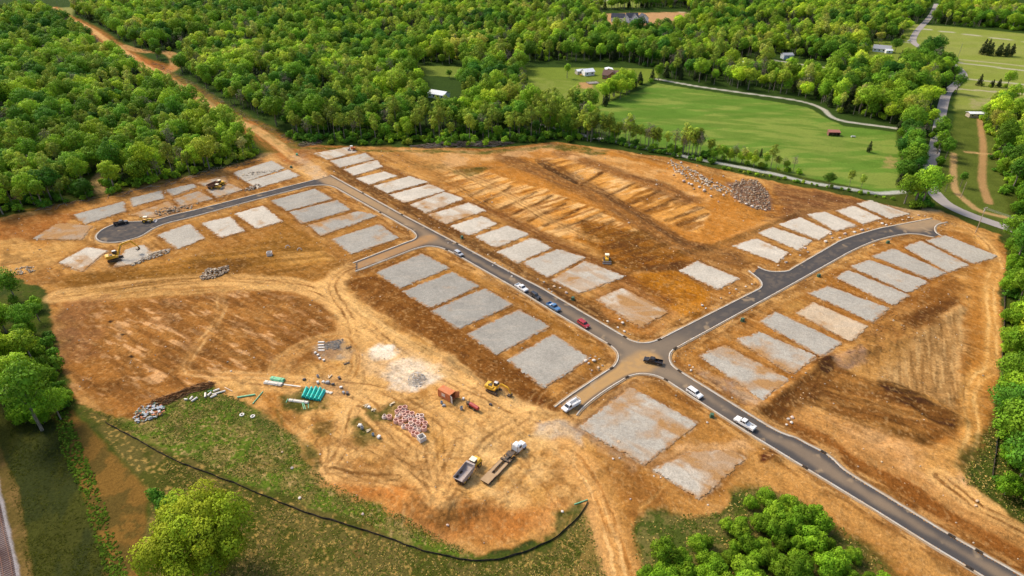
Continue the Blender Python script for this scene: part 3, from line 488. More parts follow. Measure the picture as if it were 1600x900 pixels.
def asphalt_col(V, d):
    x, y = V[:, 0], V[:, 1]
    base = np.ones((len(V), 1)) * S(92,88,86)
    def mx(m, c): 
        nonlocal base; m = np.clip(m, 0, 1)[:, None]; base = base * (1 - m) + np.asarray(c) * m
    nn = fbm(x, y, 8, 91, 4); nf = fbm(x, y, 1.4, 95, 3)
    dust = sst(1.0, 3.2, d + (nn - .5) * 2.5)
    # dust carried by traffic: strong on road A and at the crossing, slight on road B and the cul-de-sac
    cx, cy = G(1005, 560); ca, cb = G(560, 300)
    pc = np.exp(-((x - cx) ** 2 + (y - cy) ** 2) / 26 ** 2); pa = np.exp(-((x - ca) ** 2 + (y - cb) ** 2) / 55 ** 2)
    A0 = GP([(505, 275), (670, 372), (1010, 562), (1300, 735), (1660, 950)]); da, _, _ = pdist(V, A0)
    A1 = GP([(670, 372), (555, 417)]); db, _, _ = pdist(V, A1); A2_ = GP([(1010, 562), (885, 640)]); dc, _, _ = pdist(V, A2_)
    A3 = GP([(1420, 352), (1470, 342)]); de, _, _ = pdist(V, A3)
    mx(dust * sst(5, 1, da) * (.4 + .6 * nn) * 1.0, S(158,136,112)); mx(pc * .8 * (.4 + nn), S(158,138,114)); mx(pa * .9 * sst(.2, 1.6, d) * sst(6, 3, da), S(196,160,116))
    mx(sst(5, 1, db) * .9 * sst(.4, 1.4, d), S(196,150,100)); mx(sst(6, 3, dc) * sst(.3, 1.5, d) * .95, S(206,164,108)); mx(sst(9, 3, de) * .8, S(196,164,124))
    mx(dust * .30 * sst(.4, .6, nf), S(150,132,112)); mx(sst(.72, .8, fbm(x, y, 3, 99, 3)) * .5, S(196,168,132))
    mx(sst(.25, .1, d) * .3, S(60,56,54))
    return base
am = attr_mat('asphalt', .10, 3.0, .06, 6, .85)
sheet('asphalt_road', OUT, 0.45, 0.035, asphalt_col, am, 0, kind='structure')
pm = attr_mat('gravel', .34, 2.2, .6, 2.2, .95, 7)
def pad_col(tone, dirt, k, q, open_):
    def f(V, d):
        x, y = V[:, 0], V[:, 1]
        g = S(164,160,150) * (1 - min(tone, 1)) + S(228,216,196) * min(tone, 1)
        if tone > 1: g = S(226,200,166)
        base = np.ones((len(V), 1)) * g
        nn = fbm(x, y, 6, 200 + k, 4); nf = fbm(x, y, 1.6, 300 + k, 3)
        base *= (0.84 + .32 * nn)[:, None] * (0.9 + .2 * fbm(x, y, .7, 700 + k, 2))[:, None]
        m = np.clip(sst(1 - dirt * .75 - .18, 1 - dirt * .75 + .1, fbm(x, y, 7, 400 + k, 5) + .12) * .8 + sst(1.2, 0, d) * .35 * sst(.4, .7, nf), 0, 1)
        if dirt > .2: m = np.clip(m + sst(.5 - dirt * .1, .62, fbm(x + y, (x - y) / 5, 6, 500 + k, 4)) * .5, 0, 1)
        m = m[:, None]; base = base * (1 - m) + S(196,150,98) * m
        # paler compacted sweeps
        w = sst(.55, .7, fbm(x / 3, y, 2, 600 + k, 3))[:, None] * .25; base = base * (1 - w) + S(206,192,172) * w
        ed = (sst(1.3, .3, d) * sst(.44, .56, fbm(x, y, 1.0, 800 + k, 3)))[:, None] * .85; base = base * (1 - ed) + S(190,138,84) * ed
        a_ = (k * 37 % 60) / 57.3; tr_ = sst(.5, .68, fbm((x * math.cos(a_) + y * math.sin(a_)) / .8, (y * math.cos(a_) - x * math.sin(a_)) / 14, 1, 900 + k, 3))[:, None] * .045; base = base * (1 - tr_)
        return base
    return f
for k, (c, q) in enumerate(zip(PADS, PW)):
    sheet('gravel_pad', q, 0.33 if q[:, 1].min() < 260 else .5, lambda V, d: 0.04 + .14 * sst(0, .5, d) + (fbm(V[:, 0], V[:, 1], 1.5, 71, 3) - .5) * .08, pad_col(c[1], c[2], k, q, 0), pm, .62 + c[2] * .4, .55, 1.0, kind='structure', group='gravel building pads')
# ------------------------------------------------------------------ kerbs
cm = paint_mat('concrete_kerb', (.50, .46, .40), .9, 0, .2, .5, (.45, .3, .16), .35)
def strip(P0, off0, off1, z0, z1, name, mat, **kw):
    P0 = np.array(P0); t = np.gradient(P0, axis=0); t /= np.hypot(*t.T)[:, None]; n = np.c_[-t[:, 1], t[:, 0]]
    prof = [(off0, z0), (off0, z1), (off1, z1), (off1, z0)]
    V = np.vstack([np.c_[P0 + n * o, np.full(len(P0), z)] for o, z in prof]); m = len(P0)
    Q = []
    for j in range(3):
        for i in range(m - 1): Q.append((j * m + i, j * m + i + 1, (j + 1) * m + i + 1, (j + 1) * m + i))
    Q += [(0, m, 2 * m, 3 * m), (m - 1, 4 * m - 1, 3 * m - 1, 2 * m - 1)]
    return link(name, mesh_np(name, V, Q, mat, None, False), **kw)
for c in CW:
    mid = c[len(c) // 2]; t = c[len(c) // 2 + 1] - mid; nrm = np.array([-t[1], t[0]]) / np.hypot(*t)
    side = 1 if sdist(np.array([mid + nrm * .6]), OUT)[0] < 0 else -1      # outward
    strip(c, -0.20 * side, 0.22 * side, 0.0, 0.16, 'kerb', cm, kind='structure')
    strip(c, 0.22 * side, .75 * side, 0.0, 0.05, 'kerb_verge', paint_mat('verge_dust', (.33, .25, .17), .95, 0, .1, .8, (.34, .20, .08), .3), kind='structure')
# country road
cr = smooth(GP([(1600,366),(1555,350),(1512,335),(1480,320),(1463,305),(1452,288),(1452,262),(1462,225),(1470,180),(1480,145),(1498,128),(1505,118),(1498,107),(1480,95),(1452,80),(1428,66),(1431,52),(1448,33),(1458,18),(1464,4)]), 6)
cr = np.vstack([GP([(1760,425)]), cr]); crp = resample(cr, 3)
t = np.gradient(crp, axis=0); t /= np.hypot(*t.T)[:, None]; nn_ = np.c_[-t[:, 1], t[:, 0]]
ww = np.full((len(crp), 1), 3.2)
def chip_col(V, d): return np.ones((len(V), 1)) * S(184,174,166) * (0.9 + .2 * fbm(V[:, 0], V[:, 1], 6, 5, 4))[:, None]
V = np.vstack([crp - nn_ * ww, crp - nn_ * ww * .33, crp + nn_ * ww * .33, crp + nn_ * ww]); m_ = len(crp)
Q = [(j * m_ + i, j * m_ + i + 1, (j + 1) * m_ + i + 1, (j + 1) * m_ + i) for j in range(3) for i in range(m_ - 1)]
zc_ = relief(V) ; zc_ = np.maximum(zc_, np.tile(relief(crp), 4)) + .12
link('country_road', mesh_np('country_road', np.c_[V, zc_], Q, attr_mat('chip_seal', .1, 3, .1, 5, .9), chip_col(V, None)), kind='structure')
# ------------------------------------------------------------------ trees
def leaf_mat(name, col, col2, hvar=.5, trans=.28):
    m, nt, b = new_mat(name); L = nt.links
    oi = N(nt, 'ShaderNodeObjectInfo'); at = N(nt, 'ShaderNodeVertexColor'); at.layer_name = 'soil'
    no = N(nt, 'ShaderNodeTexNoise'); no.inputs['Scale'].default_value = 0.011; no.inputs['Detail'].default_value = 3
    L.new(oi.outputs['Location'], no.inputs['Vector'])
    a1 = N(nt, 'ShaderNodeMath', operation='MULTIPLY_ADD'); a1.inputs[1].default_value = hvar; L.new(oi.outputs['Random'], a1.inputs[0])
    mr = N(nt, 'ShaderNodeMapRange'); mr.inputs[1].default_value = .35; mr.inputs[2].default_value = .68; mr.inputs[3].default_value = -.1; mr.inputs[4].default_value = 1 - hvar + .1
    L.new(no.outputs[0], mr.inputs[0]); L.new(mr.outputs[0], a1.inputs[2])
    cr = N(nt, 'ShaderNodeValToRGB'); e = cr.color_ramp.elements
    e[0].position = 0.0; e[0].color = (*col[0], 1); e[1].position = 1.0; e[1].color = (*col[-1], 1)
    for i, c in enumerate(col[1:-1]): q = e.new((i + 1) / (len(col) - 1)); q.color = (*c, 1)
    L.new(a1.outputs[0], cr.inputs[0])
    # brightness of single trees differs as well as their hue
    wn = N(nt, 'ShaderNodeTexWhiteNoise', noise_dimensions='1D'); L.new(oi.outputs['Random'], wn.inputs['W'])
    vr = N(nt, 'ShaderNodeMapRange'); vr.inputs[3].default_value = .66; vr.inputs[4].default_value = 1.32; L.new(wn.outputs[0], vr.inputs[0])
    vm = N(nt, 'ShaderNodeVectorMath', operation='MULTIPLY'); L.new(cr.outputs[0], vm.inputs[0]); L.new(at.outputs[0], vm.inputs[1])
    v2 = N(nt, 'ShaderNodeVectorMath', operation='SCALE'); L.new(vm.outputs[0], v2.inputs[0]); L.new(vr.outputs[0], v2.inputs['Scale'])
    tr = N(nt, 'ShaderNodeBsdfTranslucent'); mix = N(nt, 'ShaderNodeMixShader'); mix.inputs[0].default_value = trans
    L.new(v2.outputs[0], b.inputs['Base Color']); L.new(v2.outputs[0], tr.inputs[0])
    b.inputs['Roughness'].default_value = .7; b.inputs['Specular IOR Level'].default_value = 0.12
    L.new(b.outputs[0], mix.inputs[1]); L.new(tr.outputs[0], mix.inputs[2])
    L.new(mix.outputs[0], nt.nodes['Material Output'].inputs[0]); MATS[name] = m; return m
LEAF = leaf_mat('leaves_broadleaf', [(.055,.18,.018),(.10,.24,.02),(.19,.36,.022),(.30,.47,.03),(.42,.58,.03),(.56,.55,.10)], None)
LEAFP = leaf_mat('leaves_pale', [(.22,.30,.04),(.30,.40,.04),(.40,.48,.06),(.44,.42,.14)], None)
LEAFD = leaf_mat('leaves_cedar', [(.028,.045,.012),(.04,.06,.016),(.055,.07,.02)], None, trans=.1)
LEAFB = leaf_mat('leaves_thicket', [(.12,.26,.013),(.18,.34,.016),(.26,.40,.025)], None)
LEAFO = leaf_mat('leaves_oak', [(.27,.34,.016),(.31,.38,.02)], None)
TWIG = leaf_mat('twigs', [(.16,.13,.10),(.22,.19,.14),(.2,.2,.09)], None, trans=.1)
m, nt_, b_ = new_mat('bark'); no = N(nt_, 'ShaderNodeTexNoise'); no.inputs['Scale'].default_value = 2.5; no.inputs['Detail'].default_value = 5
tc = N(nt_, 'ShaderNodeTexCoord'); mp = N(nt_, 'ShaderNodeMapping'); mp.inputs['Scale'].default_value = (3, 3, .5)
nt_.links.new(tc.outputs['Object'], mp.inputs[0]); nt_.links.new(mp.outputs[0], no.inputs['Vector'])
rp = N(nt_, 'ShaderNodeValToRGB'); rp.color_ramp.elements[0].color = (.09,.065,.045,1); rp.color_ramp.elements[1].color = (.34,.29,.22,1); rp.color_ramp.elements[0].position = .3; rp.color_ramp.elements[1].position = .7
nt_.links.new(no.outputs[0], rp.inputs[0]); nt_.links.new(rp.outputs[0], b_.inputs['Base Color']); b_.inputs['Roughness'].default_value = .95; BARK = m
def tube_np(pts, rad, sides=5):
    P = np.array(pts, float); T_ = np.gradient(P, axis=0); T_ /= np.linalg.norm(T_, axis=1)[:, None]
    V = []
    for p, t, r in zip(P, T_, rad):
        a = np.cross(t, [0.3, 1, 0.2]); a /= np.linalg.norm(a); b = np.cross(t, a)
        for k in range(sides): an = 2 * math.pi * k / sides; V.append(p + r * (a * math.cos(an) + b * math.sin(an)))
    Q = []
    for i in range(len(P) - 1):
        for k in range(sides): Q.append((i * sides + k, i * sides + (k + 1) % sides, (i + 1) * sides + (k + 1) % sides, (i + 1) * sides + k))
    return np.array(V), Q
def join_vq(L):
    V = []; Q = []; o = 0
    for v, q in L: V.append(v); Q += [tuple(i + o for i in f) for f in q]; o += len(v)
    return np.vstack(V), Q
def tree_parts(seed, h=15, cr_=5.0, base=.35, nl=14, nleaf=1500, leaf=.62, lobe=.42, kind='round', tr=.28, lean=.0):
    rs = np.random.RandomState(seed); top = h; cz0 = h * base; cz = (cz0 + top) / 2; ch = (top - cz0) / 2
    lobes = []
    if kind == 'cedar':
        for i in range(nl):
            t = (i + .5) / nl; z = cz0 + (top - cz0) * t; r = cr_ * (1 - t) ** .7 * .62; a = i * 2.4
            lobes.append((math.cos(a) * r * .75, math.sin(a) * r * .75, z, cr_ * (.16 + .42 * (1 - t) ** .8), 1.1))
    else:
        for i in range(nl):
            a = i * 2.39996 + rs.uniform(-.35, .35); t = 1 - 2 * (i + .5) / nl; t = t * .92 + .06
            s = math.sqrt(max(0, 1 - t * t)); k = rs.uniform(.5, .80)
            pull = 1 if t > -.3 else .8
            lobes.append((math.cos(a) * s * cr_ * k * pull + lean * t * cr_, math.sin(a) * s * cr_ * k * pull, cz + t * ch * rs.uniform(.58, .80), cr_ * lobe * rs.uniform(.6, 1.25), rs.uniform(.72, .95)))
        lobes.append((0, 0, cz + ch * .1, cr_ * .5, .9))
    w = np.array([l[3] ** 2 for l in lobes]); w /= w.sum(); V = []; Nn = []; C = []
    for (lx, ly, lz, lr, fl), q in zip(lobes, w):
        n = max(6, int(nleaf * q)); d = rs.normal(size=(n, 3)); d[:, 2] += .35; d /= np.linalg.norm(d, axis=1)[:, None]
        rr = lr * (1 - np.abs(rs.normal(size=n)) * .16) * (1 + .16 * np.sin(d[:, 0] * 5 + seed) * np.sin(d[:, 1] * 6) + .1 * np.sin(d[:, 2] * 9))
        c = np.array([lx, ly, lz]) + d * rr[:, None] * np.array([1, 1, fl])
        nr = d + rs.normal(size=(n, 3)) * .42; nr /= np.linalg.norm(nr, axis=1)[:, None]
        a = np.cross(nr, rs.normal(size=(n, 3))); a /= np.linalg.norm(a, axis=1)[:, None]; b = np.cross(nr, a)
        s = leaf * rs.uniform(.55, 1.25, n)[:, None] * .5; e = rs.uniform(.6, 1.0, n)[:, None]
        quad = np.stack([c - a * s - b * s * e * .6, c + a * s * .7 - b * s * e, c + a * s + b * s * e * .7, c - a * s * .6 + b * s * e], 1)
        out = c - np.array([0, 0, cz - ch * .3]); out /= np.linalg.norm(out, axis=1)[:, None]
        cn = d * .62 + out * .3 + nr * .42; cn /= np.linalg.norm(cn, axis=1)[:, None]
        V.append(quad.reshape(-1, 3)); Nn.append(np.repeat(cn, 4, 0))
        lt = rs.uniform(.8, 1.2); cc = lt * rs.uniform(.72, 1.28, n); yel = rs.uniform(.92, 1.12) * np.ones(n)
        C.append(np.repeat(np.c_[cc * yel, cc, cc * .9], 4, 0))
    V = np.vstack(V); V = np.where(np.isfinite(V), V, 0)
    crown = (V, np.arange(len(V)).reshape(-1, 4), np.vstack(Nn), np.vstack(C))
    L = [tube_np([(0, 0, -.5), (rs.uniform(-.15, .15), 0, h * .3), (lean * .6, rs.uniform(-.2, .2), h * .6), (lean, 0, h * .85)], [tr * 1.35, tr, tr * .6, tr * .18], 6)]
    for i in rs.permutation(len(lobes))[:7]:
        lx, ly, lz, lr, _ = lobes[i]; z0 = max(h * base * .8, lz - math.hypot(lx, ly) * .9); z0 = min(z0, h * .75)
        L.append(tube_np([(0, 0, z0), (lx * .55, ly * .55, (z0 + lz) / 2 + .2), (lx * .95, ly * .95, lz + lr * .3)], [tr * .45, tr * .28, .03], 4))
    return crown, join_vq(L)
def crown_mesh(name, crown, mat):
    V, Q, Nn, C = crown; me = mesh_np(name, V, Q, mat, C); 
    if len(me.vertices) == len(Nn): me.normals_split_custom_set_from_vertices(Nn.tolist())
    return me
def trunk_mesh(name, tv): return mesh_np(name, tv[0], tv[1], BARK)
KINDS = {}
def make_kind(key, n, mat, seed, **kw):
    KINDS[key] = []
    for i in range(n):
        k2 = dict(kw); f = 1 + .16 * math.sin(i * 2.1 + seed)
        k2['h'] *= f
        if key == 'round': k2['cr_'] *= [1, .8, 1.15, .72, 1.0, .88, 1.25, .78][i]; k2['nl'] = [17, 12, 22, 10, 14, 19, 24, 15][i]; k2['base'] = [.3, .34, .25, .4, .3, .22, .3, .38][i]; k2['lobe'] = [.42, .5, .36, .52, .46, .38, .34, .42][i]; k2['nleaf'] = int(k2['nleaf'] * [1, .8, 1.25, .6, .9, 1, 1.3, .7][i])
        c, t = tree_parts(seed * 37 + i * 5 + 1, **k2); KINDS[key].append((crown_mesh(key + '_crown', c, mat), trunk_mesh(key + '_trunk', t)))
make_kind('round', 8, LEAF, 1, h=15, cr_=5.3, base=.30, nl=17, nleaf=2600, leaf=.56)
make_kind('slim', 5, LEAFP, 2, h=16, cr_=3.2, base=.42, nl=11, nleaf=900, leaf=.52, tr=.17, lobe=.4)
make_kind('cedar', 3, LEAFD, 3, h=10, cr_=3.0, base=.08, nl=12, nleaf=1300, leaf=.5, kind='cedar', tr=.2)
make_kind('bush', 4, LEAFB, 4, h=6.5, cr_=3.3, base=.04, nl=19, nleaf=3600, leaf=.34, tr=.12, lobe=.38)
make_kind('low', 3, LEAF, 5, h=4.0, cr_=2.6, base=.0, nl=9, nleaf=520, leaf=.6, tr=.09)
make_kind('twiggy', 2, TWIG, 6, h=14, cr_=3.6, base=.35, nl=13, nleaf=520, leaf=.34, tr=.17)
# ---- where trees stand
EXC = [GP(q) for q in (
 [(930,163),(1024,121),(1100,131),(1200,145),(1260,154),(1290,166),(1312,181),(1345,187),(1405,196),(1412,250),(1405,293),(1425,303),(1420,335),(1370,325),(1325,316),(1200,292),(1060,258),(950,240),(935,222),(925,205)],
 [(815,96),(960,96),(1035,108),(1028,124),(935,165),(918,180),(860,182),(820,178)],
 [(1415,36),(1760,60),(1760,176),(1535,174),(1490,172),(1505,128),(1480,95),(1425,68)],
 [(1345,62),(1430,62),(1440,90),(1415,112),(1348,112)],[(1198,82),(1310,100),(1300,124),(1196,122)],[(1145,88),(1182,90),(1182,124),(1150,122)],
 [(652,100),(724,102),(728,140),(720,186),(668,186),(658,135)],[(800,-20),(1000,-20),(1000,10),(900,12),(830,6)],[(935,16),(1070,12),(1090,34),(1025,57),(950,57)],
 [(640,-20),(720,-20),(710,3),(650,3)],[(60,-20),(125,-20),(115,24),(80,26)],[(822,146),(882,146),(884,182),(830,186)],
 [(1493,172),(1530,172),(1556,235),(1572,320),(1640,365),(1760,440),(1600,420),(1500,345),(1465,340),(1440,305),(1446,280),(1478,240)],
 [(150,306),(142,285),(160,262),(178,262),(168,290),(190,306)],
 [(1205,90),(1235,84),(1240,96),(1215,100)],[(1500,100),(1500,100),(1501,101)])]
HRW = smooth(GP([(470,252),(430,224),(395,200),(350,180),(310,152),(270,128),(235,108),(205,88),(170,66),(135,42),(95,22),(80,8),(60,-15)]), 5)
POS_ = [GP(q) for q in (
 [(1574,366),(1760,415),(1760,1000),(1640,862),(1600,808),(1560,788),(1558,690),(1572,560),(1574,470),(1580,400)],)]
def in_frame(p, m=60): 
    a = PX(p[0], p[1], 8); return -m < a[0] < 1600 + m and -m < a[1] < 900 + m
c_ = []
for (r0, r1, sp_) in ((95, 420, 6.6), (420, 700, 7.4), (700, 1120, 8.6)):
    xs = np.arange(-1000, 1000, sp_); ys = np.arange(80, 1200, sp_); X, Y = np.meshgrid(xs, ys)
    q = np.c_[X.ravel(), Y.ravel()] + RS.uniform(-.42, .42, (X.size, 2)) * sp_; rr = np.hypot(*q.T); c_.append(q[(rr >= r0) & (rr < r1)])
TP = np.vstack(c_); px, py = PX(TP[:, 0], TP[:, 1]); ok = (px > -230) & (px < 1830) & (py > -9); TP = TP[ok]; px = px[ok]; py = py[ok]
sS = sdist(TP, SITEW)
keep = (py < 420) & (sS < np.where((px > 440) & (px < 950), -9, -2.5)) & ~((py > 342) & (px > 30)) 
for e in EXC: keep &= sdist(TP, e) < 0
dh, sh, _ = pdist(TP, HRW); keep &= ~((sh < 0) & (dh < 13)) & ~((sh >= 0) & (dh < 15))
l2 = GP([(235,108),(262,112),(275,96),(262,82),(225,80)]); keep &= pdist(TP, l2)[0] > 9
keep &= pdist(TP, crp)[0] > 7
for e in POS_: keep |= sdist(TP, e) > 0
keep &= ~((px < 40) & (py > 335))
TP, px, py, sS = TP[keep], px[keep], py[keep], sS[keep]
edge = -sS
trees = []   # x, y, kind, scale, zone
wood = fbm(TP[:, 0], TP[:, 1], 70, 141, 3)
for i, (x, y) in enumerate(TP):
    u = RS.rand(); k = 'round'; s = RS.uniform(.68, 1.28)
    near_edge = edge[i] < 26 and 440 < px[i] < 950
    if px[i] > 1550 and py[i] > 300: k = 'round' if u < .6 else 'bush'; s = RS.uniform(.75, 1.12) if k == 'round' else RS.uniform(.8, 1.3)
    elif near_edge: k = 'slim' if u < .66 else ('twiggy' if u < .76 else ('low' if u < .82 else 'round')); s = RS.uniform(.75, 1.22) if k != 'round' else RS.uniform(.65, .95)
    elif 300 < px[i] < 950 and edge[i] < 70: k = 'slim' if u < .45 else ('twiggy' if u < .52 else 'round')
    elif px[i] < 420 and py[i] > 190: k = 'slim' if u < .4 else ('twiggy' if u < .47 else ('round' if u < .92 else 'cedar')); s *= .92
    else:
        cd_ = .09 + (.35 if wood[i] > .6 else 0) + (.25 if (px[i] > 1040 and px[i] < 1240 and 40 < py[i] < 140) else 0)
        if u < cd_: k = 'cedar'; s = RS.uniform(.8, 1.25)
        elif u < cd_ + .06: k = 'twiggy'
        elif u < cd_ + .20: k = 'slim'; s *= 1.1
    trees.append((x, y, k, s, ''))
# low growth under the fringes of the wood
for i, (x, y) in enumerate(TP):
    if edge[i] < 40 or (px[i] > 1500) or RS.rand() < .15:
        for _ in range(4 if px[i] > 1540 else 3 if edge[i] < 22 else 1):
            a = RS.uniform(-4, 4); b = RS.uniform(-5, 3); p = np.array([[x + a, y + b]])
            if sdist(p, SITEW)[0] < -1 and all(sdist(p, e)[0] < 0 for e in EXC[:2]): trees.append((x + a, y + b - (3 if 440 < px[i] < 950 else 0), 'low' if RS.rand() < .7 or px[i] < 1540 else 'bush', RS.uniform(.5, 1.1), 'u'))
# hedges, groups and single trees that can be told apart: (photo x, y of the foot, kind, scale)
def row(a, b, n, kinds, s0, s1, jit=1.5, zone='hedge'):
    (x0, y0), (x1, y1) = G(*a), G(*b)
    for i in range(n):
        t = (i + .5) / n + RS.uniform(-.3, .3) / n; trees.append((x0 + (x1 - x0) * t + RS.uniform(-jit, jit), y0 + (y1 - y0) * t + RS.uniform(-jit, jit), kinds[RS.randint(len(kinds))], RS.uniform(s0, s1), zone))
row((850,205),(930,222),9,['slim','slim','round'],.85,1.1); row((905,214),(1110,247),46,['slim','slim','slim','twiggy','low'],.8,1.15,2.5); row((1110,247),(1250,272),24,['slim','slim','low','twiggy'],.5,.8); row((1120,262),(1400,312),26,['low'],.3,.5,1)
row((940,222),(1120,256),22,['low'],.5,.9,1.5); row((905,212),(1100,243),14,['round','slim'],.55,.8,3); row((1105,248),(1240,270),9,['round','low'],.35,.55,2)
row((938,166),(1000,134),14,['cedar','round','round'],.75,1.1,4,'clump'); row((950,150),(1025,124),14,['round','round','cedar','low'],.8,1.15,4,'clump')
row((1285,88),(1318,85),3,['cedar'],.9,1.1,1,'far cedars'); row((1530,85),(1580,88),7,['cedar'],1.1,1.4,3,'far cedars')
row((1525,133),(1580,138),9,['cedar','low','round'],.5,.9,3,'far'); row((1415,98),(1495,125),14,['round','cedar','round'],.6,1.0,5,'far'); row((1410,112),(1490,150),12,['round','round','cedar'],.7,1.0,6,'far')
row((1310,86),(1400,60),8,['round','cedar'],.6,.9,4,'far'); row((1320,170),(1420,190),10,['round','round','cedar'],.7,1.05,5,'far'); row((1405,215),(1440,285),14,['round'],.6,1.0,4,'clump2'); row((1455,200),(1475,260),9,['round','bush'],.6,.95,3,'clump2')
row((1420,300),(1445,312),4,['low'],.5,.8,1,'clump2'); row((1560,190),(1568,310),9,['bush','low','round'],.7,1.0,2,'clump3')
UNIQ = [ # px, py, kind, scale, name, label
 (1413,318,'round',.98,'broadleaf_tree','spreading bright green tree on the verge just left of the blue portable toilet'),
 (1294,292,'round',.48,'broadleaf_tree','small green tree beside the white lane, first right of the slim row'),
 (1325,296,'slim',.62,'slim_tree','slender pale green tree by the white lane, second from the spreading verge tree'),
 (1344,298,'slim',.58,'slim_tree','slender pale green tree by the white lane, nearest to the spreading verge tree'),
 (1357,238,'cedar',.62,'cedar_tree','lone dark cedar standing in the green field right of the red roofed shelter'),
 (886,122,'round',.72,'broadleaf_tree','rounded tree on the farmhouse lawn left of the white barns'),
 (908,163,'cedar',.55,'cedar_tree','dark bushy tree on the lawn right of the little brown roofed shed'),
 (702,122,'round',.5,'broadleaf_tree','round green tree in the small clearing within the wood'),
 (1478,75,'round',.42,'broadleaf_tree','small round tree alone in the upper pasture right of the public road'),
 (1398,82,'round',.85,'broadleaf_tree','round tree beside the grey roofed cottage at upper right'),
 (1330,100,'low',.7,'shrub','dark shrub on the lawn below the grey roofed cottage'),
 (1500,292,'round',.5,'broadleaf_tree','small tree at the dirt track fork beyond the utility pole'),
 (1476,300,'slim',.7,'slim_tree','tree with a rounded pale crown at the start of the dirt track'),
 (1188,246,'cedar',.45,'cedar_tree','small dark cedar on the field edge where the slim row ends'),
 (1190,115,'round',.8,'broadleaf_tree','blue green tree beside the small white outbuilding'),
]
SHR = [(1010,886,1.0),(1032,872,.8),(1058,880,1.1),(1085,868,.7)]
THK = GP([(1008,912),(1016,885),(1060,858),(1115,842),(1130,806),(1165,782),(1215,782),(1270,812),(1330,862),(1395,930),(1430,1080),(990,1080)])
lo, hi = THK.min(0), THK.max(0); thick = []
for X in np.arange(lo[0], hi[0], 3.7):
    for Y in np.arange(lo[1], hi[1], 3.7):
        p = np.array([[X + RS.uniform(-1.3, 1.3), Y + RS.uniform(-1.3, 1.3)]])
        if sdist(p, THK)[0] > 0: thick.append((p[0, 0], p[0, 1]))
LEFT = [(66,672,'round',1.22),(14,625,'round',.95),(30,566,'round',.86),(2,580,'round',.95),(48,524,'round',.72),(10,520,'round',.85),(62,502,'round',.5),(-20,660,'round',1.0),(-25,600,'round',1.0),(35,610,'round',.8),(95,655,'round',.62),(-10,545,'round',.8),(85,560,'low',.9),(78,530,'low',.8),(70,600,'low',1.0),(90,610,'low',.9),(100,638,'low',.9),(60,560,'bush',.9),(70,660,'bush',1.0),(95,640,'bush',.9),(52,640,'bush',1.1),(80,600,'bush',.9),(66,580,'bush',.9),(45,560,'bush',1.0),(20,560,'bush',1.1),(72,545,'low',1.2),(88,580,'low',1.2),(104,625,'low',1.1),(40,660,'bush',1.0),(-30,700,'round',.7),(30,655,'bush',.8)]
def place_tree(kind, x, y, s, name, label, cat, group=None, rot=None, v=None, crown_mat=None):
    cm_, tm_ = KINDS[kind][RS.randint(len(KINDS[kind])) if v is None else v]
    root = bpy.data.objects.new(name, None); COL.objects.link(root); root.location = (x, y, zat(x, y) - .1); root.rotation_euler = (0, 0, RS.uniform(0, 6.28) if rot is None else rot)
    root.scale = (s, s, s * RS.uniform(.92, 1.1)); root['label'] = label; root['category'] = cat
    if group: root['group'] = group
    root.empty_display_size = .5
    link('crown', cm_, root); link('trunk', tm_, root); return root
for (a, b, k, s, nm, lb) in UNIQ: x, y = G(a, b); place_tree(k, x, y, s, nm, lb, 'shrub' if k == 'low' else 'tree')
NMS = {'round': 'broadleaf_tree', 'slim': 'slim_tree', 'cedar': 'cedar_tree', 'bush': 'shrub', 'low': 'shrub', 'twiggy': 'leafless_tree'}
n_s = 0
thick.sort(key=lambda p: p[1])
for (x, y) in thick: pq = PX(x, y); zn = 'along the upper edge of' if pq[1] < 822 and pq[0] > 1125 else ('at the left end of' if pq[0] < 1110 else ('along the right side of' if pq[0] > 1290 else 'in the middle of')); place_tree('bush', x, y, RS.uniform(.45, 1.0), 'shrub', 'bright green bush ' + zn + ' the thicket at the bottom edge', 'shrub', 'bushes ' + zn + ' the bottom thicket')
LEFT += [(RS.uniform(-30, 62 - max(0, (b - 520) * .0)), b, ['round', 'bush', 'bush', 'low'][RS.randint(4)], RS.uniform(.6, .95)) for b in np.linspace(468, 600, 24)]
for (a, b, k, s) in LEFT:
    x, y = G(a, b); place_tree(k, x, y, s, NMS[k], {'shrub': 'low green bush under the trees at the left edge of the graded field', 'slim_tree': 'slender tree at the upper end of the left edge group'}.get(NMS[k], 'leafy tree in the group at the left edge of the graded field'), 'shrub' if k in ('low', 'bush') else 'tree', 'trees and bushes at the left edge of the field')
# the foreground oak
oc, ot = tree_parts(77, h=21, cr_=12.4, base=.12, nl=85, nleaf=42000, leaf=.38, lobe=.23, tr=.55)
x, y = G(331, 893); root = bpy.data.objects.new('oak_tree', None); COL.objects.link(root); root.location = (x, y, -.1); root['label'] = 'big domed yellow green tree in the foreground at the bottom left'; root['category'] = 'tree'
link('crown', crown_mesh('oak_crown', oc, LEAFO), root); link('trunk', trunk_mesh('oak_trunk', ot), root)
for (a, b, k, s) in ((262,795,'low',1.0),(245,780,'low',.8),(280,800,'low',.9)): x, y = G(a, b); place_tree(k, x, y, s, 'shrub', 'dark low bush beside the big foreground tree', 'shrub', 'bushes beside the big foreground tree')
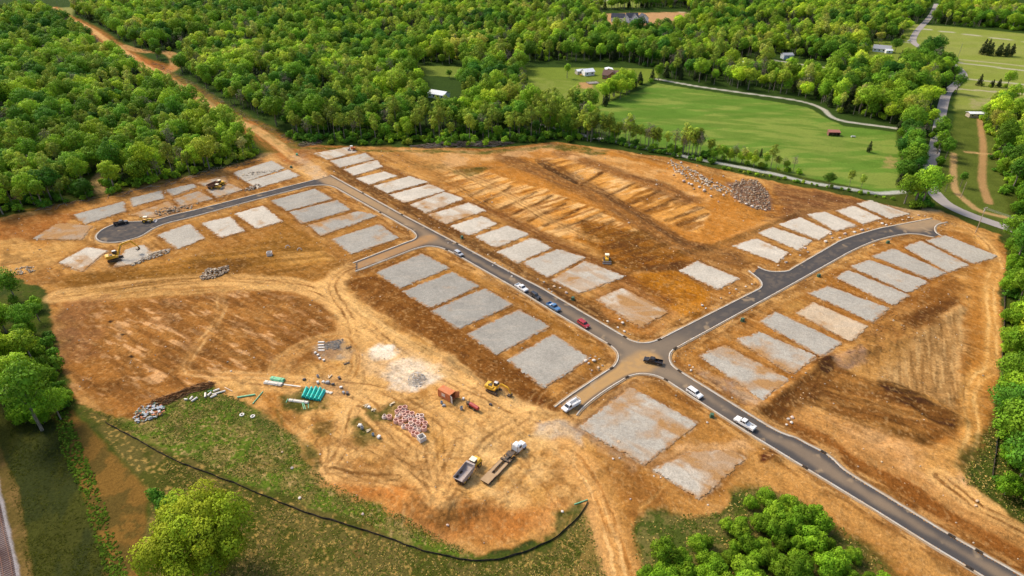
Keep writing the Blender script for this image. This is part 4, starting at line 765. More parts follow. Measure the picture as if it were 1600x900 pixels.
# the 230 nearest of the rest are things of their own, everything behind is one wood
T_ = [t for t in trees if in_frame(t, 30)]
rest = [t for t in trees if not in_frame(t, 30)]
size = {'round': 12, 'slim': 13, 'cedar': 8, 'bush': 6, 'low': 2.5, 'twiggy': 11}
T_.sort(key=lambda t: -size[t[2]] * t[3] / math.hypot(t[1], H * .6 + .0))
big = T_[:255]; rest += T_[255:]
for (x, y, k, s, z) in big:
    a, b = PX(x, y)
    if a > 1540 and b > 300: g = 'trees and bushes along the right edge behind the silt fence'; lb = {'shrub': 'green bush in the strip along the right edge, behind the silt fence'}.get(NMS[k], 'leafy tree in the strip along the right edge, behind the silt fence')
    elif a > 1400: g = 'trees beside the public road'; lb = 'leafy tree in the clump between field and dirt track'
    elif a > 900: g = 'slim trees beside the white lane'; lb = {'broadleaf_tree': 'round leafy tree near the white lane by the green field', 'leafless_tree': 'nearly bare tree in the row along the white lane'}.get(NMS[k], 'slender pale tree in the row between the white lane and the green field')
    elif a > 430: g = 'trees of the central wood facing the site'; lb = {'slim_tree': 'slender pale tree at the front of the central wood', 'leafless_tree': 'greyish nearly leafless tree at the front of the central wood'}.get(NMS[k], 'leafy tree at the front of the central wood')
    else: g = 'trees of the left wood facing the site'; lb = {'slim_tree': 'slender pale tree at the front of the left wood', 'leafless_tree': 'greyish nearly leafless tree at the front of the left wood', 'cedar_tree': 'dark cedar at the front of the left wood'}.get(NMS[k], 'leafy tree at the front of the left wood')
    lb = {'cedar_tree': lb.replace('leafy tree', 'dark cedar').replace('pale tree', 'dark cedar'), 'shrub': lb.replace('leafy tree', 'low bush').replace('pale tree', 'low bush')}.get(NMS[k], lb)
    zn = ''
    if a < 430: zn = ('far left end', 'stretch left of the clay track', 'stretch right of the clay track', 'end near the haul road')[0 if a < 75 else 1 if a < 165 else 2 if a < 300 else 3]
    elif a < 900: zn = ('end near the haul road', 'part above the topmost pads', 'middle part', 'end near the white lane')[0 if a < 520 else 1 if a < 620 else 2 if a < 740 else 3]
    elif a > 1540: zn = 'upper part' if b < 560 else 'lower part'
    if zn: lb += ', ' + zn; g += ', ' + zn
    lb = ' '.join(lb.replace(' nearly', '').split()[:16]); lb = {'slim_tree': lb.replace('leafy tree', 'slender leafy tree'), 'leafless_tree': lb.replace('leafy tree', 'sparse grey tree').replace('pale tree', 'sparse grey tree')}.get(NMS[k], lb)
    place_tree(k, x, y, s, NMS[k], lb, 'shrub' if k in ('bush', 'low') else 'tree', g + (', ' + NMS[k].replace('_', ' ') + 's'))
# one object for the rest of the wood: points that carry whole trees
VC = bpy.data.collections.new('tree_kinds'); order = []; vi = {}
for k in KINDS:
    for j, (c_m, t_m) in enumerate(KINDS[k]):
        nm = 'a%02d_tree' % len(order); vi.setdefault(k, []).append(len(order)); order.append(nm)
        bm = bmesh.new(); bm.from_mesh(c_m); 
        nc = len(bm.faces); bm.from_mesh(t_m); me = c_m.copy(); me.name = nm
        bm.free()
        # crown copy plus trunk, kept as one mesh
        cv = np.empty(len(c_m.vertices) * 3, np.float32); c_m.vertices.foreach_get('co', cv); tv = np.empty(len(t_m.vertices) * 3, np.float32); t_m.vertices.foreach_get('co', tv)
        cq = np.empty(len(c_m.loops), np.int32); c_m.loops.foreach_get('vertex_index', cq); tq = np.empty(len(t_m.loops), np.int32); t_m.loops.foreach_get('vertex_index', tq)
        cc = np.empty(len(c_m.vertices) * 4, np.float32); c_m.color_attributes['soil'].data.foreach_get('color', cc)
        V = np.vstack([cv.reshape(-1, 3), tv.reshape(-1, 3)]); Q = np.vstack([cq.reshape(-1, 4), tq.reshape(-1, 4) + len(cv) // 3]); C = np.vstack([cc.reshape(-1, 4)[:, :3], np.ones((len(tv) // 3, 3))])
        nn = np.empty(len(c_m.loops) * 3, np.float32); c_m.corner_normals.foreach_get('vector', nn)
        me = mesh_np(nm, V, Q, c_m.materials[0], C); me.materials.append(BARK)
        mi = np.zeros(len(Q), np.int32); mi[len(cq) // 4:] = 1; me.polygons.foreach_set('material_index', mi)
        tn = np.empty(len(t_m.loops) * 3, np.float32); t_m.corner_normals.foreach_get('vector', tn)
        if len(me.loops) * 3 == len(nn) + len(tn): me.normals_split_custom_set(np.r_[nn, tn].reshape(-1, 3).tolist())
        VC.objects.link(bpy.data.objects.new(nm, me))
rp_ = np.array([(t[0], t[1]) for t in rest]); rz = relief(rp_, np.full(len(rp_), 20.0)) - .1
wm = bpy.data.meshes.new('wood'); wm.from_pydata([(a, b, c) for (a, b), c in zip(rp_.tolist(), rz.tolist())], [], [])
def fattr(n, t, v): a_ = wm.attributes.new(n, t, 'POINT'); a_.data.foreach_set('value', v)
fattr('rot', 'FLOAT', RS.uniform(0, 6.28, len(rest)).astype(np.float32)); fattr('scl', 'FLOAT', np.array([t[3] for t in rest], np.float32)); fattr('var', 'INT', np.array([vi[t[2]][RS.randint(len(vi[t[2]]))] for t in rest], np.int32))
ng = bpy.data.node_groups.new('wood_nodes', 'GeometryNodeTree'); ng.interface.new_socket('Geometry', in_out='INPUT', socket_type='NodeSocketGeometry'); ng.interface.new_socket('Geometry', in_out='OUTPUT', socket_type='NodeSocketGeometry')
gi = ng.nodes.new('NodeGroupInput'); go = ng.nodes.new('NodeGroupOutput'); ip = ng.nodes.new('GeometryNodeInstanceOnPoints'); ci = ng.nodes.new('GeometryNodeCollectionInfo')
ci.inputs['Collection'].default_value = VC; ci.inputs['Separate Children'].default_value = True; ci.inputs['Reset Children'].default_value = True
def na(n, t): q = ng.nodes.new('GeometryNodeInputNamedAttribute'); q.data_type = t; q.inputs[0].default_value = n; return q.outputs['Attribute']
cx_ = ng.nodes.new('ShaderNodeCombineXYZ'); ng.links.new(na('rot', 'FLOAT'), cx_.inputs[2]); ng.links.new(cx_.outputs[0], ip.inputs['Rotation'])
ng.links.new(na('scl', 'FLOAT'), ip.inputs['Scale']); ng.links.new(na('var', 'INT'), ip.inputs['Instance Index']); ip.inputs['Pick Instance'].default_value = True
ng.links.new(gi.outputs[0], ip.inputs['Points']); ng.links.new(ci.outputs[0], ip.inputs['Instance']); ng.links.new(ip.outputs[0], go.inputs[0])
wo = link('wood', wm, kind='stuff', label='continuous green deciduous wood covering the land behind the site', category='wood'); md = wo.modifiers.new('trees', 'NODES'); md.node_group = ng
print('trees', len(big), 'wood', len(rest), 'thicket', len(thick))
# ------------------------------------------------------------------ builders for solid things
class MB:
    """collects bevelled boxes, prisms, tubes and lathes; build() links them as ONE mesh object"""
    def __init__(s): s.bm = bmesh.new(); s.M = Matrix.Identity(4)
    def _add(s, b, M=None):
        b.transform(s.M @ (M or Matrix.Identity(4))); me = bpy.data.meshes.new('t'); b.to_mesh(me); s.bm.from_mesh(me); bpy.data.meshes.remove(me); b.free()
    def box(s, c, d, bev=0.0, rz=0, ry=0, rx=0, taper=None):
        b = bmesh.new(); bmesh.ops.create_cube(b, size=1)
        if taper:
            for v in b.verts:
                if v.co.z > 0: v.co.x *= taper[0]; v.co.y *= taper[1]; v.co.x += (taper[2] if len(taper) > 2 else 0) / d[0]
        bmesh.ops.scale(b, vec=d, verts=b.verts)
        if bev: bmesh.ops.bevel(b, geom=b.edges[:], offset=bev, segments=1, affect='EDGES')
        s._add(b, Matrix.Translation(c) @ Matrix.Rotation(rz, 4, 'Z') @ Matrix.Rotation(ry, 4, 'Y') @ Matrix.Rotation(rx, 4, 'X')); return s
    def prism(s, prof, w, bev=0.0, y=0, wt=None):
        """side outline (x, z) carried across the width w"""
        b = bmesh.new(); zs = [p[1] for p in prof]; z0, z1 = min(zs), max(zs)
        def hw(z): return (w + ((wt - w) * (z - z0) / (z1 - z0) if wt is not None else 0)) / 2
        L = [b.verts.new((p[0], y + hw(p[1]), p[1])) for p in prof]; Rr = [b.verts.new((p[0], y - hw(p[1]), p[1])) for p in prof]
        b.faces.new(L); b.faces.new(Rr[::-1]); n = len(prof)
        for i in range(n): b.faces.new((L[(i + 1) % n], L[i], Rr[i], Rr[(i + 1) % n]))
        bmesh.ops.recalc_face_normals(b, faces=b.faces)
        if bev: bmesh.ops.bevel(b, geom=b.edges[:], offset=bev, segments=2, affect='EDGES', clamp_overlap=True)
        s._add(b); return s
    def cyl(s, a, b_, r, r2=None, seg=14, cap=True):
        a, b_ = Vector(a), Vector(b_); d = b_ - a; b = bmesh.new()
        bmesh.ops.create_cone(b, cap_ends=cap, segments=seg, radius1=r, radius2=r if r2 is None else r2, depth=d.length)
        s._add(b, Matrix.Translation((a + b_) / 2) @ d.to_track_quat('Z', 'Y').to_matrix().to_4x4()); return s
    def ring(s, prof, seg=18, M=None):
        """lathe of (r, z) points; closed when the first point repeats"""
        b = bmesh.new(); R_ = [[b.verts.new((r * math.cos(2 * math.pi * k / seg), r * math.sin(2 * math.pi * k / seg), z)) for k in range(seg)] for r, z in prof]
        for i in range(len(prof) - 1):
            for k in range(seg): b.faces.new((R_[i][k], R_[i][(k + 1) % seg], R_[i + 1][(k + 1) % seg], R_[i + 1][k]))
        bmesh.ops.remove_doubles(b, verts=b.verts, dist=.0005); bmesh.ops.recalc_face_normals(b, faces=b.faces); s._add(b, M); return s
    def tube(s, pts, r, seg=8):
        for a, b in zip(pts[:-1], pts[1:]): s.cyl(a, b, r, None, seg)
        return s
    def poly(s, pts, th=.02):
        b = bmesh.new(); v = [b.verts.new(p) for p in pts]; f = b.faces.new(v); b.normal_update(); n = f.normal.copy()
        r = bmesh.ops.extrude_face_region(b, geom=[f]); bmesh.ops.translate(b, vec=n * th, verts=[g for g in r['geom'] if isinstance(g, bmesh.types.BMVert)])
        bmesh.ops.recalc_face_normals(b, faces=b.faces); s._add(b); return s
    def build(s, name, mat, parent=None, **kw):
        me = bpy.data.meshes.new(name); s.bm.to_mesh(me); s.bm.free(); me.materials.append(mat); return link(name, me, parent, **kw)
def thing(name, label, cat, x, y, rz=0, z=None, group=None, s=1):
    o = bpy.data.objects.new(name, None); COL.objects.link(o); o.location = (x, y, zat(x, y) if z is None else z); o.rotation_euler = (0, 0, rz); o.scale = (s,) * 3
    o['label'] = label; o['category'] = cat; o.empty_display_size = .5
    if group: o['group'] = group
    return o
def copy_thing(root, x, y, rz, label=None, z=None, s=None):
    r = root.copy(); COL.objects.link(r); r.location = (x, y, zat(x, y) if z is None else z); r.rotation_euler = (0, 0, rz)
    if label: r['label'] = label
    if s: r.scale = (s,) * 3
    for ch in list(root.children):
        c = ch.copy(); COL.objects.link(c); c.parent = r
        for g in list(ch.children): d = g.copy(); COL.objects.link(d); d.parent = c
    return r
def between(rear, front, z=0):
    a, b = G(*rear, z), G(*front, z); return (a[0] + b[0]) / 2, (a[1] + b[1]) / 2, math.atan2(b[1] - a[1], b[0] - a[0]), math.hypot(b[0] - a[0], b[1] - a[1])
PM = paint_mat
GLASS = PM('dark_glass', (.02, .026, .03), .08, 0, .6, .1); RUB = PM('tyre_rubber', (.02, .02, .02), .85, 0, .2, .5); STEEL = PM('bare_steel', (.42, .42, .42), .4, .7, .5, .25)
YEL = PM('machine_yellow', (.78, .42, .02), .45, 0, .4, .22); DKM = PM('dark_machine_metal', (.045, .042, .04), .6, .2, .3, .45); WHP = PM('white_paint', (.80, .80, .78), .25, 0, .5, .06); CRM = PM('cream_canopy', (.86, .78, .55), .4, 0, .4, .1)
LAMP = PM('lamp_glass', (.8, .8, .78), .15, 0, .6, .05); TAIL = PM('tail_lamp', (.35, .01, .01), .2, 0, .5, .05)
def wheel(par, x, y, r, w, rim=STEEL):
    t = MB(); t.ring([(r * .55, -w / 2), (r * .94, -w / 2), (r, -w * .3), (r, w * .3), (r * .94, w / 2), (r * .55, w / 2), (r * .55, -w / 2)], 18, Matrix.Translation((x, y, r)) @ Matrix.Rotation(math.pi / 2, 4, 'X'))
    wt = t.build('wheel', RUB, par); q = MB(); q.ring([(0.001, -w * .3), (r * .56, -w * .36), (r * .56, w * .36), (0.001, w * .3)], 12, Matrix.Translation((x, y, r)) @ Matrix.Rotation(math.pi / 2, 4, 'X')); q.build('rim', rim, wt)
def road_vehicle(name, label, cat, rear, front, kind, colr, L=None, bedm=None, metal=.3):
    x, y, rz, l = between(rear, front, .8); L = L or {'pickup': 5.8, 'suv': 4.9, 'sedan': 4.7, 'jeep': 4.5}[kind]; h = L / 2; w = {'pickup': 2.0, 'suv': 1.92, 'sedan': 1.82, 'jeep': 1.85}[kind]
    t = thing(name, label, cat, x, y, rz, .045)
    m = PM('paint_' + name + '_' + '%02x%02x%02x' % tuple(int(c * 255) for c in colr), colr, .22, metal, .55, .10)
    b = MB()
    wx = (h * .62, -h * .60)
    if kind == 'pickup':
        b.prism([(-.62, .42), (h - .12, .42), (h, .6), (h - .02, .92), (h - .12, 1.04), (1.42, 1.17), (-.62, 1.17)], w, .05)
        for s in (-1, 1): b.box((-(h + .62) / 2 + 0, s * (w / 2 - .06), .84), (h - .62 + .1, .12, .74), .03)
        b.box((-h + .05, 0, .86), (.08, w - .1, .66), .02); b.box((-(h + .62) / 2, 0, .62), (h - .62, w - .2, .12)); b.box((-.66, 0, .9), (.08, w - .1, .56))
        cab = [(-.62, 1.15), (1.42, 1.15), (.78, 1.84), (-.40, 1.86)]; ww, wt = w - .12, w - .48
    elif kind == 'sedan':
        b.prism([(-h, .5), (-h + .15, .32), (h - .2, .32), (h, .5), (h - .05, .72), (h - .3, .84), (.95, .95), (-1.55, .98), (-h + .05, .92)], w, .05)
        cab = [(-1.75, .95), (1.1, .93), (.35, 1.42), (-1.0, 1.44)]; ww, wt = w - .12, w - .5
    elif kind == 'jeep':
        b.prism([(-h, .5), (h - .25, .5), (h - .1, .7), (h - .12, 1.08), (.7, 1.15), (-h, 1.15)], w * .86, .04)
        for s in (-1, 1):
            for q in wx: b.box((q, s * w * .44, .86), (1.0, .22, .09), .03)
        b.cyl((-h - .02, 0, 1.0), (-h - .24, 0, 1.0), .38)
        cab = [(-h + .03, 1.13), (.78, 1.13), (.45, 1.80), (-h + .12, 1.82)]; ww, wt = w * .84, w * .72
    else:
        b.prism([(-h, .5), (-h + .1, .36), (h - .2, .36), (h, .56), (h - .05, .86), (h - .25, 1.0), (1.15, 1.1), (-h + .04, 1.12)], w, .06)
        cab = [(-h + .06, 1.08), (1.25, 1.07), (.55, 1.68), (-h + .38, 1.72)]; ww, wt = w - .12, w - .44
    b.prism(cab, ww, .05, 0, wt)
    bd = b.build('body', m, t)
    # glass: windscreen, rear window, side windows, each a thin pane just proud of the cab
    (xa, za), (xb, zb), (xc, zc), (xd, zd) = cab
    def hwz(z): return (ww + (wt - ww) * (z - za) / (max(zc, zd) - za)) / 2
    def lerp(p, q, t_): return (p[0] + (q[0] - p[0]) * t_, p[1] + (q[1] - p[1]) * t_)
    for nm, A, B in (('windscreen', (xb, zb), (xc, zc)), ('rear_window', (xd, zd), (xa, za))):
        p, q = lerp(A, B, .12 if nm == 'windscreen' else .14), lerp(A, B, .86); off = .03 if nm == 'windscreen' else -.03
        k = .86; g = MB(); g.poly([(p[0] + off, hwz(p[1]) * k, p[1] + .02), (p[0] + off, -hwz(p[1]) * k, p[1] + .02), (q[0] + off, -hwz(q[1]) * k, q[1] + .02), (q[0] + off, hwz(q[1]) * k, q[1] + .02)], .012); g.build(nm, GLASS, t)
    zt, zb_ = max(zc, zd) - .12, za + .1
    for s in (-1, 1):
        f0 = (zb_ - za) / (zd - za); f1 = (zt - za) / (zd - za); xl0 = xa + (xd - xa) * f0 + .12; xl1 = xa + (xd - xa) * f1 + .1; xr0 = xb + (xc - xb) * f0 - .14; xr1 = xb + (xc - xb) * f1 - .12
        xm = (xl0 + xr0) / 2 + .05
        for (u0, u1, v0, v1) in ((xl0, xm - .05, xl1, xm - .05), (xm + .05, xr0, xm + .05, xr1)):
            g = MB(); o_ = .012 * s; g.poly([(u0, s * hwz(zb_) + o_, zb_), (u1, s * hwz(zb_) + o_, zb_), (v1, s * hwz(zt) + o_, zt), (v0, s * hwz(zt) + o_, zt)], .012 * 1); g.build('side_window', GLASS, t)
        g = MB(); g.box((h - .06, s * (w / 2 - .28), .80 if kind != 'sedan' else .64), (.12, .36, .16), .02); g.build('headlight', LAMP, t)
        g = MB(); g.box((-h + .02, s * (w / 2 - .14), .92 if kind != 'sedan' else .78), (.1, .16, .26), .02); g.build('tail_light', TAIL, t)
        for q in wx: wheel(t, q, s * (w / 2 - .13), .40 if kind != 'sedan' else .33, .27)
    g = MB(); g.box((h + .01, 0, .55), (.1, w * .9, .2), .03); g.box((-h - .01, 0, .55), (.1, w * .9, .18), .03); g.build('bumper', DKM if kind in ('jeep', 'suv') else STEEL, t)
    if kind == 'pickup' and bedm: g = MB(); g.box((-.98, 0, 1.16), (.5, w - .16, .36), .04); g.build('toolbox', bedm, t)
    return t
road_vehicle('parked_car', 'silver hatchback near the upper road junction, farthest up in the line of parked vehicles', 'car', (708,390.5), (725,401), 'suv', (.50,.52,.53), 4.6)
road_vehicle('pickup_truck', 'white pickup at the upper end of the four vehicles parked in a line', 'pickup', (806,443.5), (824,455), 'pickup', (.80,.80,.78), None, None, 0)
road_vehicle('off_road_car', 'dark grey off-road car parked between the white and the blue pickup', 'car', (829,457), (845,467.5), 'jeep', (.035,.045,.06))
road_vehicle('pickup_truck', 'blue pickup with a dark bed and pale toolbox parked above the red car', 'pickup', (855,472.5), (875,485.5), 'pickup', (.10,.25,.45), None, WHP)
road_vehicle('parked_car', 'red estate car parked nearest the crossing on the long road', 'car', (903,499.5), (921,512), 'suv', (.45,.03,.05))
road_vehicle('pickup_truck', 'black pickup driving through the middle of the road crossing', 'pickup', (1033,566.5), (1008,561), 'pickup', (.018,.02,.026))
road_vehicle('parked_car', 'white SUV just below the crossing on the long road', 'car', (1075,606.5), (1096,620.5), 'suv', (.80,.80,.78), 5.0, None, 0)
road_vehicle('pickup_truck', 'white pickup with an empty dark bed, lowest vehicle on the long road', 'pickup', (1178,669.5), (1150,653), 'pickup', (.80,.80,.78), 6.0, None, 0)
road_vehicle('pickup_truck', 'black pickup parked at the kerb of the cul-de-sac', 'pickup', (178,350), (199,345.5), 'pickup', (.02,.024,.03))
road_vehicle('parked_car', 'tiny pale car on the public road beside the upper cottage drive', 'car', (1417,64), (1425,63), 'sedan', (.7,.7,.7))
# service truck
x, y, rz, l = between((904,626), (880,641), .8); t = thing('service_truck', 'white service truck with utility body and ladder rack on the sandy side road', 'truck', x, y, rz, .045)
b = MB(); b.prism([(.3, .45), (2.9, .45), (3.0, .65), (2.95, 1.0), (1.95, 1.2), (.3, 1.2)], 2.0, .05); b.prism([(.32, 1.18), (1.95, 1.18), (1.35, 1.92), (.42, 1.92)], 1.88, .05, 0, 1.5); b.build('cab', WHP, t)
b = MB(); b.box((-1.45, 0, .6), (3.2, 1.1, .3), .03)
for s in (-1, 1): b.box((-1.45, s * .85, 1.05), (3.2, .42, .95), .04)
b.box((-1.45, 0, .8), (3.1, 1.4, .12)); b.box((-3.0, 0, 1.0), (.1, 1.4, .6), .02); b.build('utility_body', WHP, t)
b = MB()
for s in (-1, 1):
    for q in (-2.9, -1.45, .1): b.cyl((q, s * .95, 1.4), (q, s * .8, 2.15), .035)
    b.cyl((-3.0, s * .8, 2.15), (1.2, s * .8, 2.15), .04)
for q in (-2.9, -2.1, -1.45, -.6, .1): b.cyl((q, -.8, 2.15), (q, .8, 2.15), .03)
b.build('ladder_rack', WHP, t); b = MB(); b.box((-.9, .3, 2.24), (3.6, .06, .06)); b.box((-.9, .7, 2.24), (3.6, .06, .06))
for q in range(9): b.box((-2.5 + q * .4, .5, 2.24), (.05, .4, .04))
b.build('ladder', STEEL, t)
for s in (-1, 1):
    for q in (2.1, -1.6): wheel(t, q, s * .86, .42, .28)
b = MB(); b.poly([(1.95, .78, 1.26), (1.95, -.78, 1.26), (1.46, -.66, 1.84), (1.46, .66, 1.84)], .012); b.build('windscreen', GLASS, t)
for s in (-1, 1): b = MB(); b.poly([(.5, s * .95, 1.26), (1.75, s * .95, 1.26), (1.3, s * .80, 1.80), (.55, s * .80, 1.80)], .012); b.build('side_window', GLASS, t)
# machines
def track_pair(t, L, gap, hh=.9, w=.6, y0=0):
    for s in (-1, 1):
        b = MB(); r = hh / 2; pts = [(math.cos(a) * r + (L / 2 - r), math.sin(a) * r + r) for a in np.linspace(-math.pi / 2, math.pi / 2, 7)] + [(-(L / 2 - r) - math.cos(a) * r, r - math.sin(a) * r) for a in np.linspace(-math.pi / 2, math.pi / 2, 7)]
        b.prism(pts, w, 0, s * gap / 2); n = int(L * 3.2)
        for i in range(n): q = -L / 2 + r + (L - 2 * r) * (i + .5) / n; b.box((q, s * gap / 2, hh + .02), (.10, w + .04, .06)); b.box((q, s * gap / 2, .02), (.10, w + .04, .05))
        b.build('crawler_track', DKM, t)
def excavator(label, cx, cy, swing, under, J, sc=1.0, buck=1.1):
    """J: boom joints in the arm's own plane: reach, height"""
    t = thing('excavator', label, 'excavator', cx, cy, under, None, None, sc); track_pair(t, 4.4, 2.5)
    b = MB(); b.box((0, 0, .7), (2.2, 1.9, .5), .05); b.cyl((0, 0, .9), (0, 0, 1.2), .7); b.build('undercarriage', DKM, t)
    u = bpy.data.objects.new('upper_structure', None); dz = swing - under
    def add(b, n, m, par=t):
        b.bm.transform(Matrix.Rotation(dz, 4, 'Z')); return b.build(n, m, par)
    b = MB(); b.box((-.7, 0, 1.55), (3.4, 2.7, .65), .10); b.box((-2.0, 0, 2.0), (1.5, 2.7, .9), .2); b.box((-.6, -.75, 2.0), (1.6, 1.0, .5), .08); hs = add(b, 'house', YEL)
    b = MB(); b.box((-1.1, -.3, 2.46), (1.1, 1.1, .1), .03); b.cyl((-1.6, -.7, 2.3), (-1.6, -.7, 2.95), .09); add(b, 'engine_cover', DKM, hs)
    b = MB(); b.prism([(-.35, 1.85), (1.25, 1.85), (1.3, 2.4), (.9, 3.1), (-.35, 3.1)], 1.0, .05, .8); cb = add(b, 'cab', DKM)
    b = MB(); b.box((.32, .8, 3.13), (1.2, 1.02, .08), .03); add(b, 'cab_roof', PM('cab_roof_grey', (.62, .60, .56), .4), cb)
    b = MB(); b.poly([(1.32, 1.22, 2.0), (1.32, .38, 2.0), (1.0, .38, 2.95), (1.0, 1.22, 2.95)], .015); b.box((.35, 1.32, 2.55), (1.0, .03, .8)); add(b, 'window', GLASS, cb)
    (p0, p1, p2, p3) = J
    def beam(a, c, h0, h1, w): 
        ax, az = a; bx, bz = c; L = math.hypot(bx - ax, bz - az); nx, nz = -(bz - az) / L, (bx - ax) / L
        return [(ax - nx * h0 / 2, az - nz * h0 / 2), (ax + nx * h0 / 2, az + nz * h0 / 2), (bx + nx * h1 / 2, bz + nz * h1 / 2), (bx - nx * h1 / 2, bz - nz * h1 / 2)]
    b = MB(); b.prism(beam(p0, p1, .55, .75, .4), .42, .03, -.15); b.prism(beam(p1, p2, .72, .42, .4), .40, .03, -.15); bo = add(b, 'boom', YEL)
    b = MB(); b.cyl((p0[0] + .7, .12, p0[1] - .1), (p1[0] - .3, .12, p1[1] - .35), .09); b.cyl((p0[0] + .7, -.42, p0[1] - .1), (p1[0] - .3, -.42, p1[1] - .35), .09); add(b, 'cylinder', STEEL, bo)
    b = MB(); b.prism(beam(p2, p3, .55, .3, .3), .32, .03, -.15); add(b, 'stick', YEL)
    b = MB(); q = p3; b.prism([(q[0] + .2, q[1] + .1), (q[0] + .35, q[1] - .5), (q[0] - .1, q[1] - 1.05), (q[0] - .8, q[1] - 1.0), (q[0] - 1.15, q[1] - .55), (q[0] - .7, q[1] - .62), (q[0] - .3, q[1] - .5), (q[0] - .2, q[1] - .05)], buck, .03, -.15); add(b, 'bucket', DKM)
    bpy.data.objects.remove(u); return t
# yard excavator, arm stretched towards the lower right
cx, cy = G(772, 609); fx, fy = G(790, 618); excavator('yellow excavator with its arm reaching down in the stockpile yard', cx, cy, math.atan2(fy - cy, fx - cx) + .15, R(-38), [(.9, 1.7), (2.7, 3.9), (5.0, 3.4), (6.0, 1.4)], .95)
cx, cy = G(181, 406); fx, fy = G(211, 398); excavator('yellow excavator with a raised arched arm on the rocky pad below the cul-de-sac', cx, cy, math.atan2(fy - cy, fx - cx), R(15), [(.9, 1.7), (3.0, 5.2), (6.0, 5.6), (7.9, 2.6)], 1.15)
def dozer(name, label, cat, cx, cy, rz, colm=YEL, s=1.0, canopy=CRM):
    t = thing(name, label, cat, cx, cy, rz, None, None, s); track_pair(t, 3.4, 2.1, 1.0, .55)
    b = MB(); b.box((.8, 0, 1.35), (1.8, 1.1, .9), .08); b.box((-.8, 0, 1.2), (1.4, 1.3, .7), .08); b.build('body', colm, t)
    b = MB(); b.box((-.5, 0, 2.6), (1.6, 1.5, .1), .03); cb = b.build('canopy', canopy, t)
    b = MB()
    for q in (-1.15, .15):
        for s_ in (-.6, .6): b.box((q, s_, 2.05), (.09, .09, 1.1))
    b.box((-.7, 0, 1.75), (.5, .5, .5), .05); b.cyl((1.2, .2, 1.8), (1.2, .2, 2.4), .06); b.build('frame', DKM, cb)
    b = MB(); b.prism([(2.15, .1), (2.3, .1), (2.18, .55), (2.34, 1.15), (2.22, 1.2), (2.05, .55)], 3.1, 0); b.build('blade', STEEL, t)
    b = MB()
    for s_ in (-1.45, 1.45): b.box((1.0, s_ * .95, .5), (2.4, .14, .18), .02)
    b.build('push_arm', colm, t); return t
cx, cy = G(948, 408); dozer('bulldozer', 'yellow bulldozer with pale blade on brown soil behind the last gravel pad', 'bulldozer', cx, cy, R(-96), YEL, 1.1)
cx, cy = G(342, 295); dozer('bulldozer', 'small yellow crawler beside the dumper near the wood', 'bulldozer', cx, cy, R(-12), YEL, .95)
# compact roller, orange, at the top of the lots
cx, cy = G(550, 235); t = thing('road_roller', 'orange roller with a white canopy on the topmost gravel pad', 'roller', cx, cy, R(190)); OR = PM('machine_orange', (.72, .17, .03), .45, 0, .4, .2)
b = MB(); b.box((-.8, 0, 1.3), (2.6, 1.6, 1.0), .15); b.box((1.6, 0, .9), (1.4, 2.0, .25), .04); b.build('body', OR, t)
b = MB(); b.cyl((1.7, -.95, .75), (1.7, .95, .75), .75, None, 20); b.build('drum', STEEL, t); b = MB(); b.box((.1, 0, 2.75), (1.5, 1.5, .1), .03)
for q in (-.5, .7):
    for s_ in (-.6, .6): b.box((q, s_, 2.15), (.08, .08, 1.2))
b.build('canopy', WHP, t)
for s_ in (-1, 1): wheel(t, -1.2, s_ * .95, .72, .5, OR)
# wheel loader at the cul-de-sac
x, y, rz, l = between((221,345), (240,344), .8); t = thing('wheel_loader', 'yellow tractor loader with its bucket lowered on the cul-de-sac', 'loader', x, y, rz, .05)
b = MB(); b.box((.9, 0, 1.25), (2.0, .9, .7), .08); b.box((-.9, 0, 1.1), (2.0, 1.3, .6), .08); b.build('body', YEL, t); b = MB(); b.box((-.6, 0, 2.65), (1.7, 1.5, .12), .04); cb = b.build('canopy', CRM, t); b = MB()
for q in (-1.3, .1):
    for s_ in (-.6, .6): b.box((q, s_, 2.0), (.09, .09, 1.3))
b.build('frame', DKM, cb)
for s_ in (-1, 1): wheel(t, -1.2, s_ * .95, .78, .5, YEL); wheel(t, 1.4, s_ * .9, .5, .36, YEL); b = MB(); b.box((2.0, s_ * .55, 1.0), (1.9, .12, .22), .02, 0, R(22)); b.build('lift_arm', YEL, t)
b = MB(); b.prism([(2.8, .1), (3.7, .12), (3.0, .3), (2.95, .8), (2.8, .85)], 2.2, 0); b.build('bucket', STEEL, t)
b = MB(); b.box((-2.3, .2, 1.8), (.3, .3, 1.6), .03, 0, R(-20)); b.box((-2.9, .2, 1.9), (.25, .22, 1.5), .03, 0, R(25)); b.box((-3.1, .2, 1.1), (.5, .5, .4), .05); b.build('backhoe_arm', YEL, t)
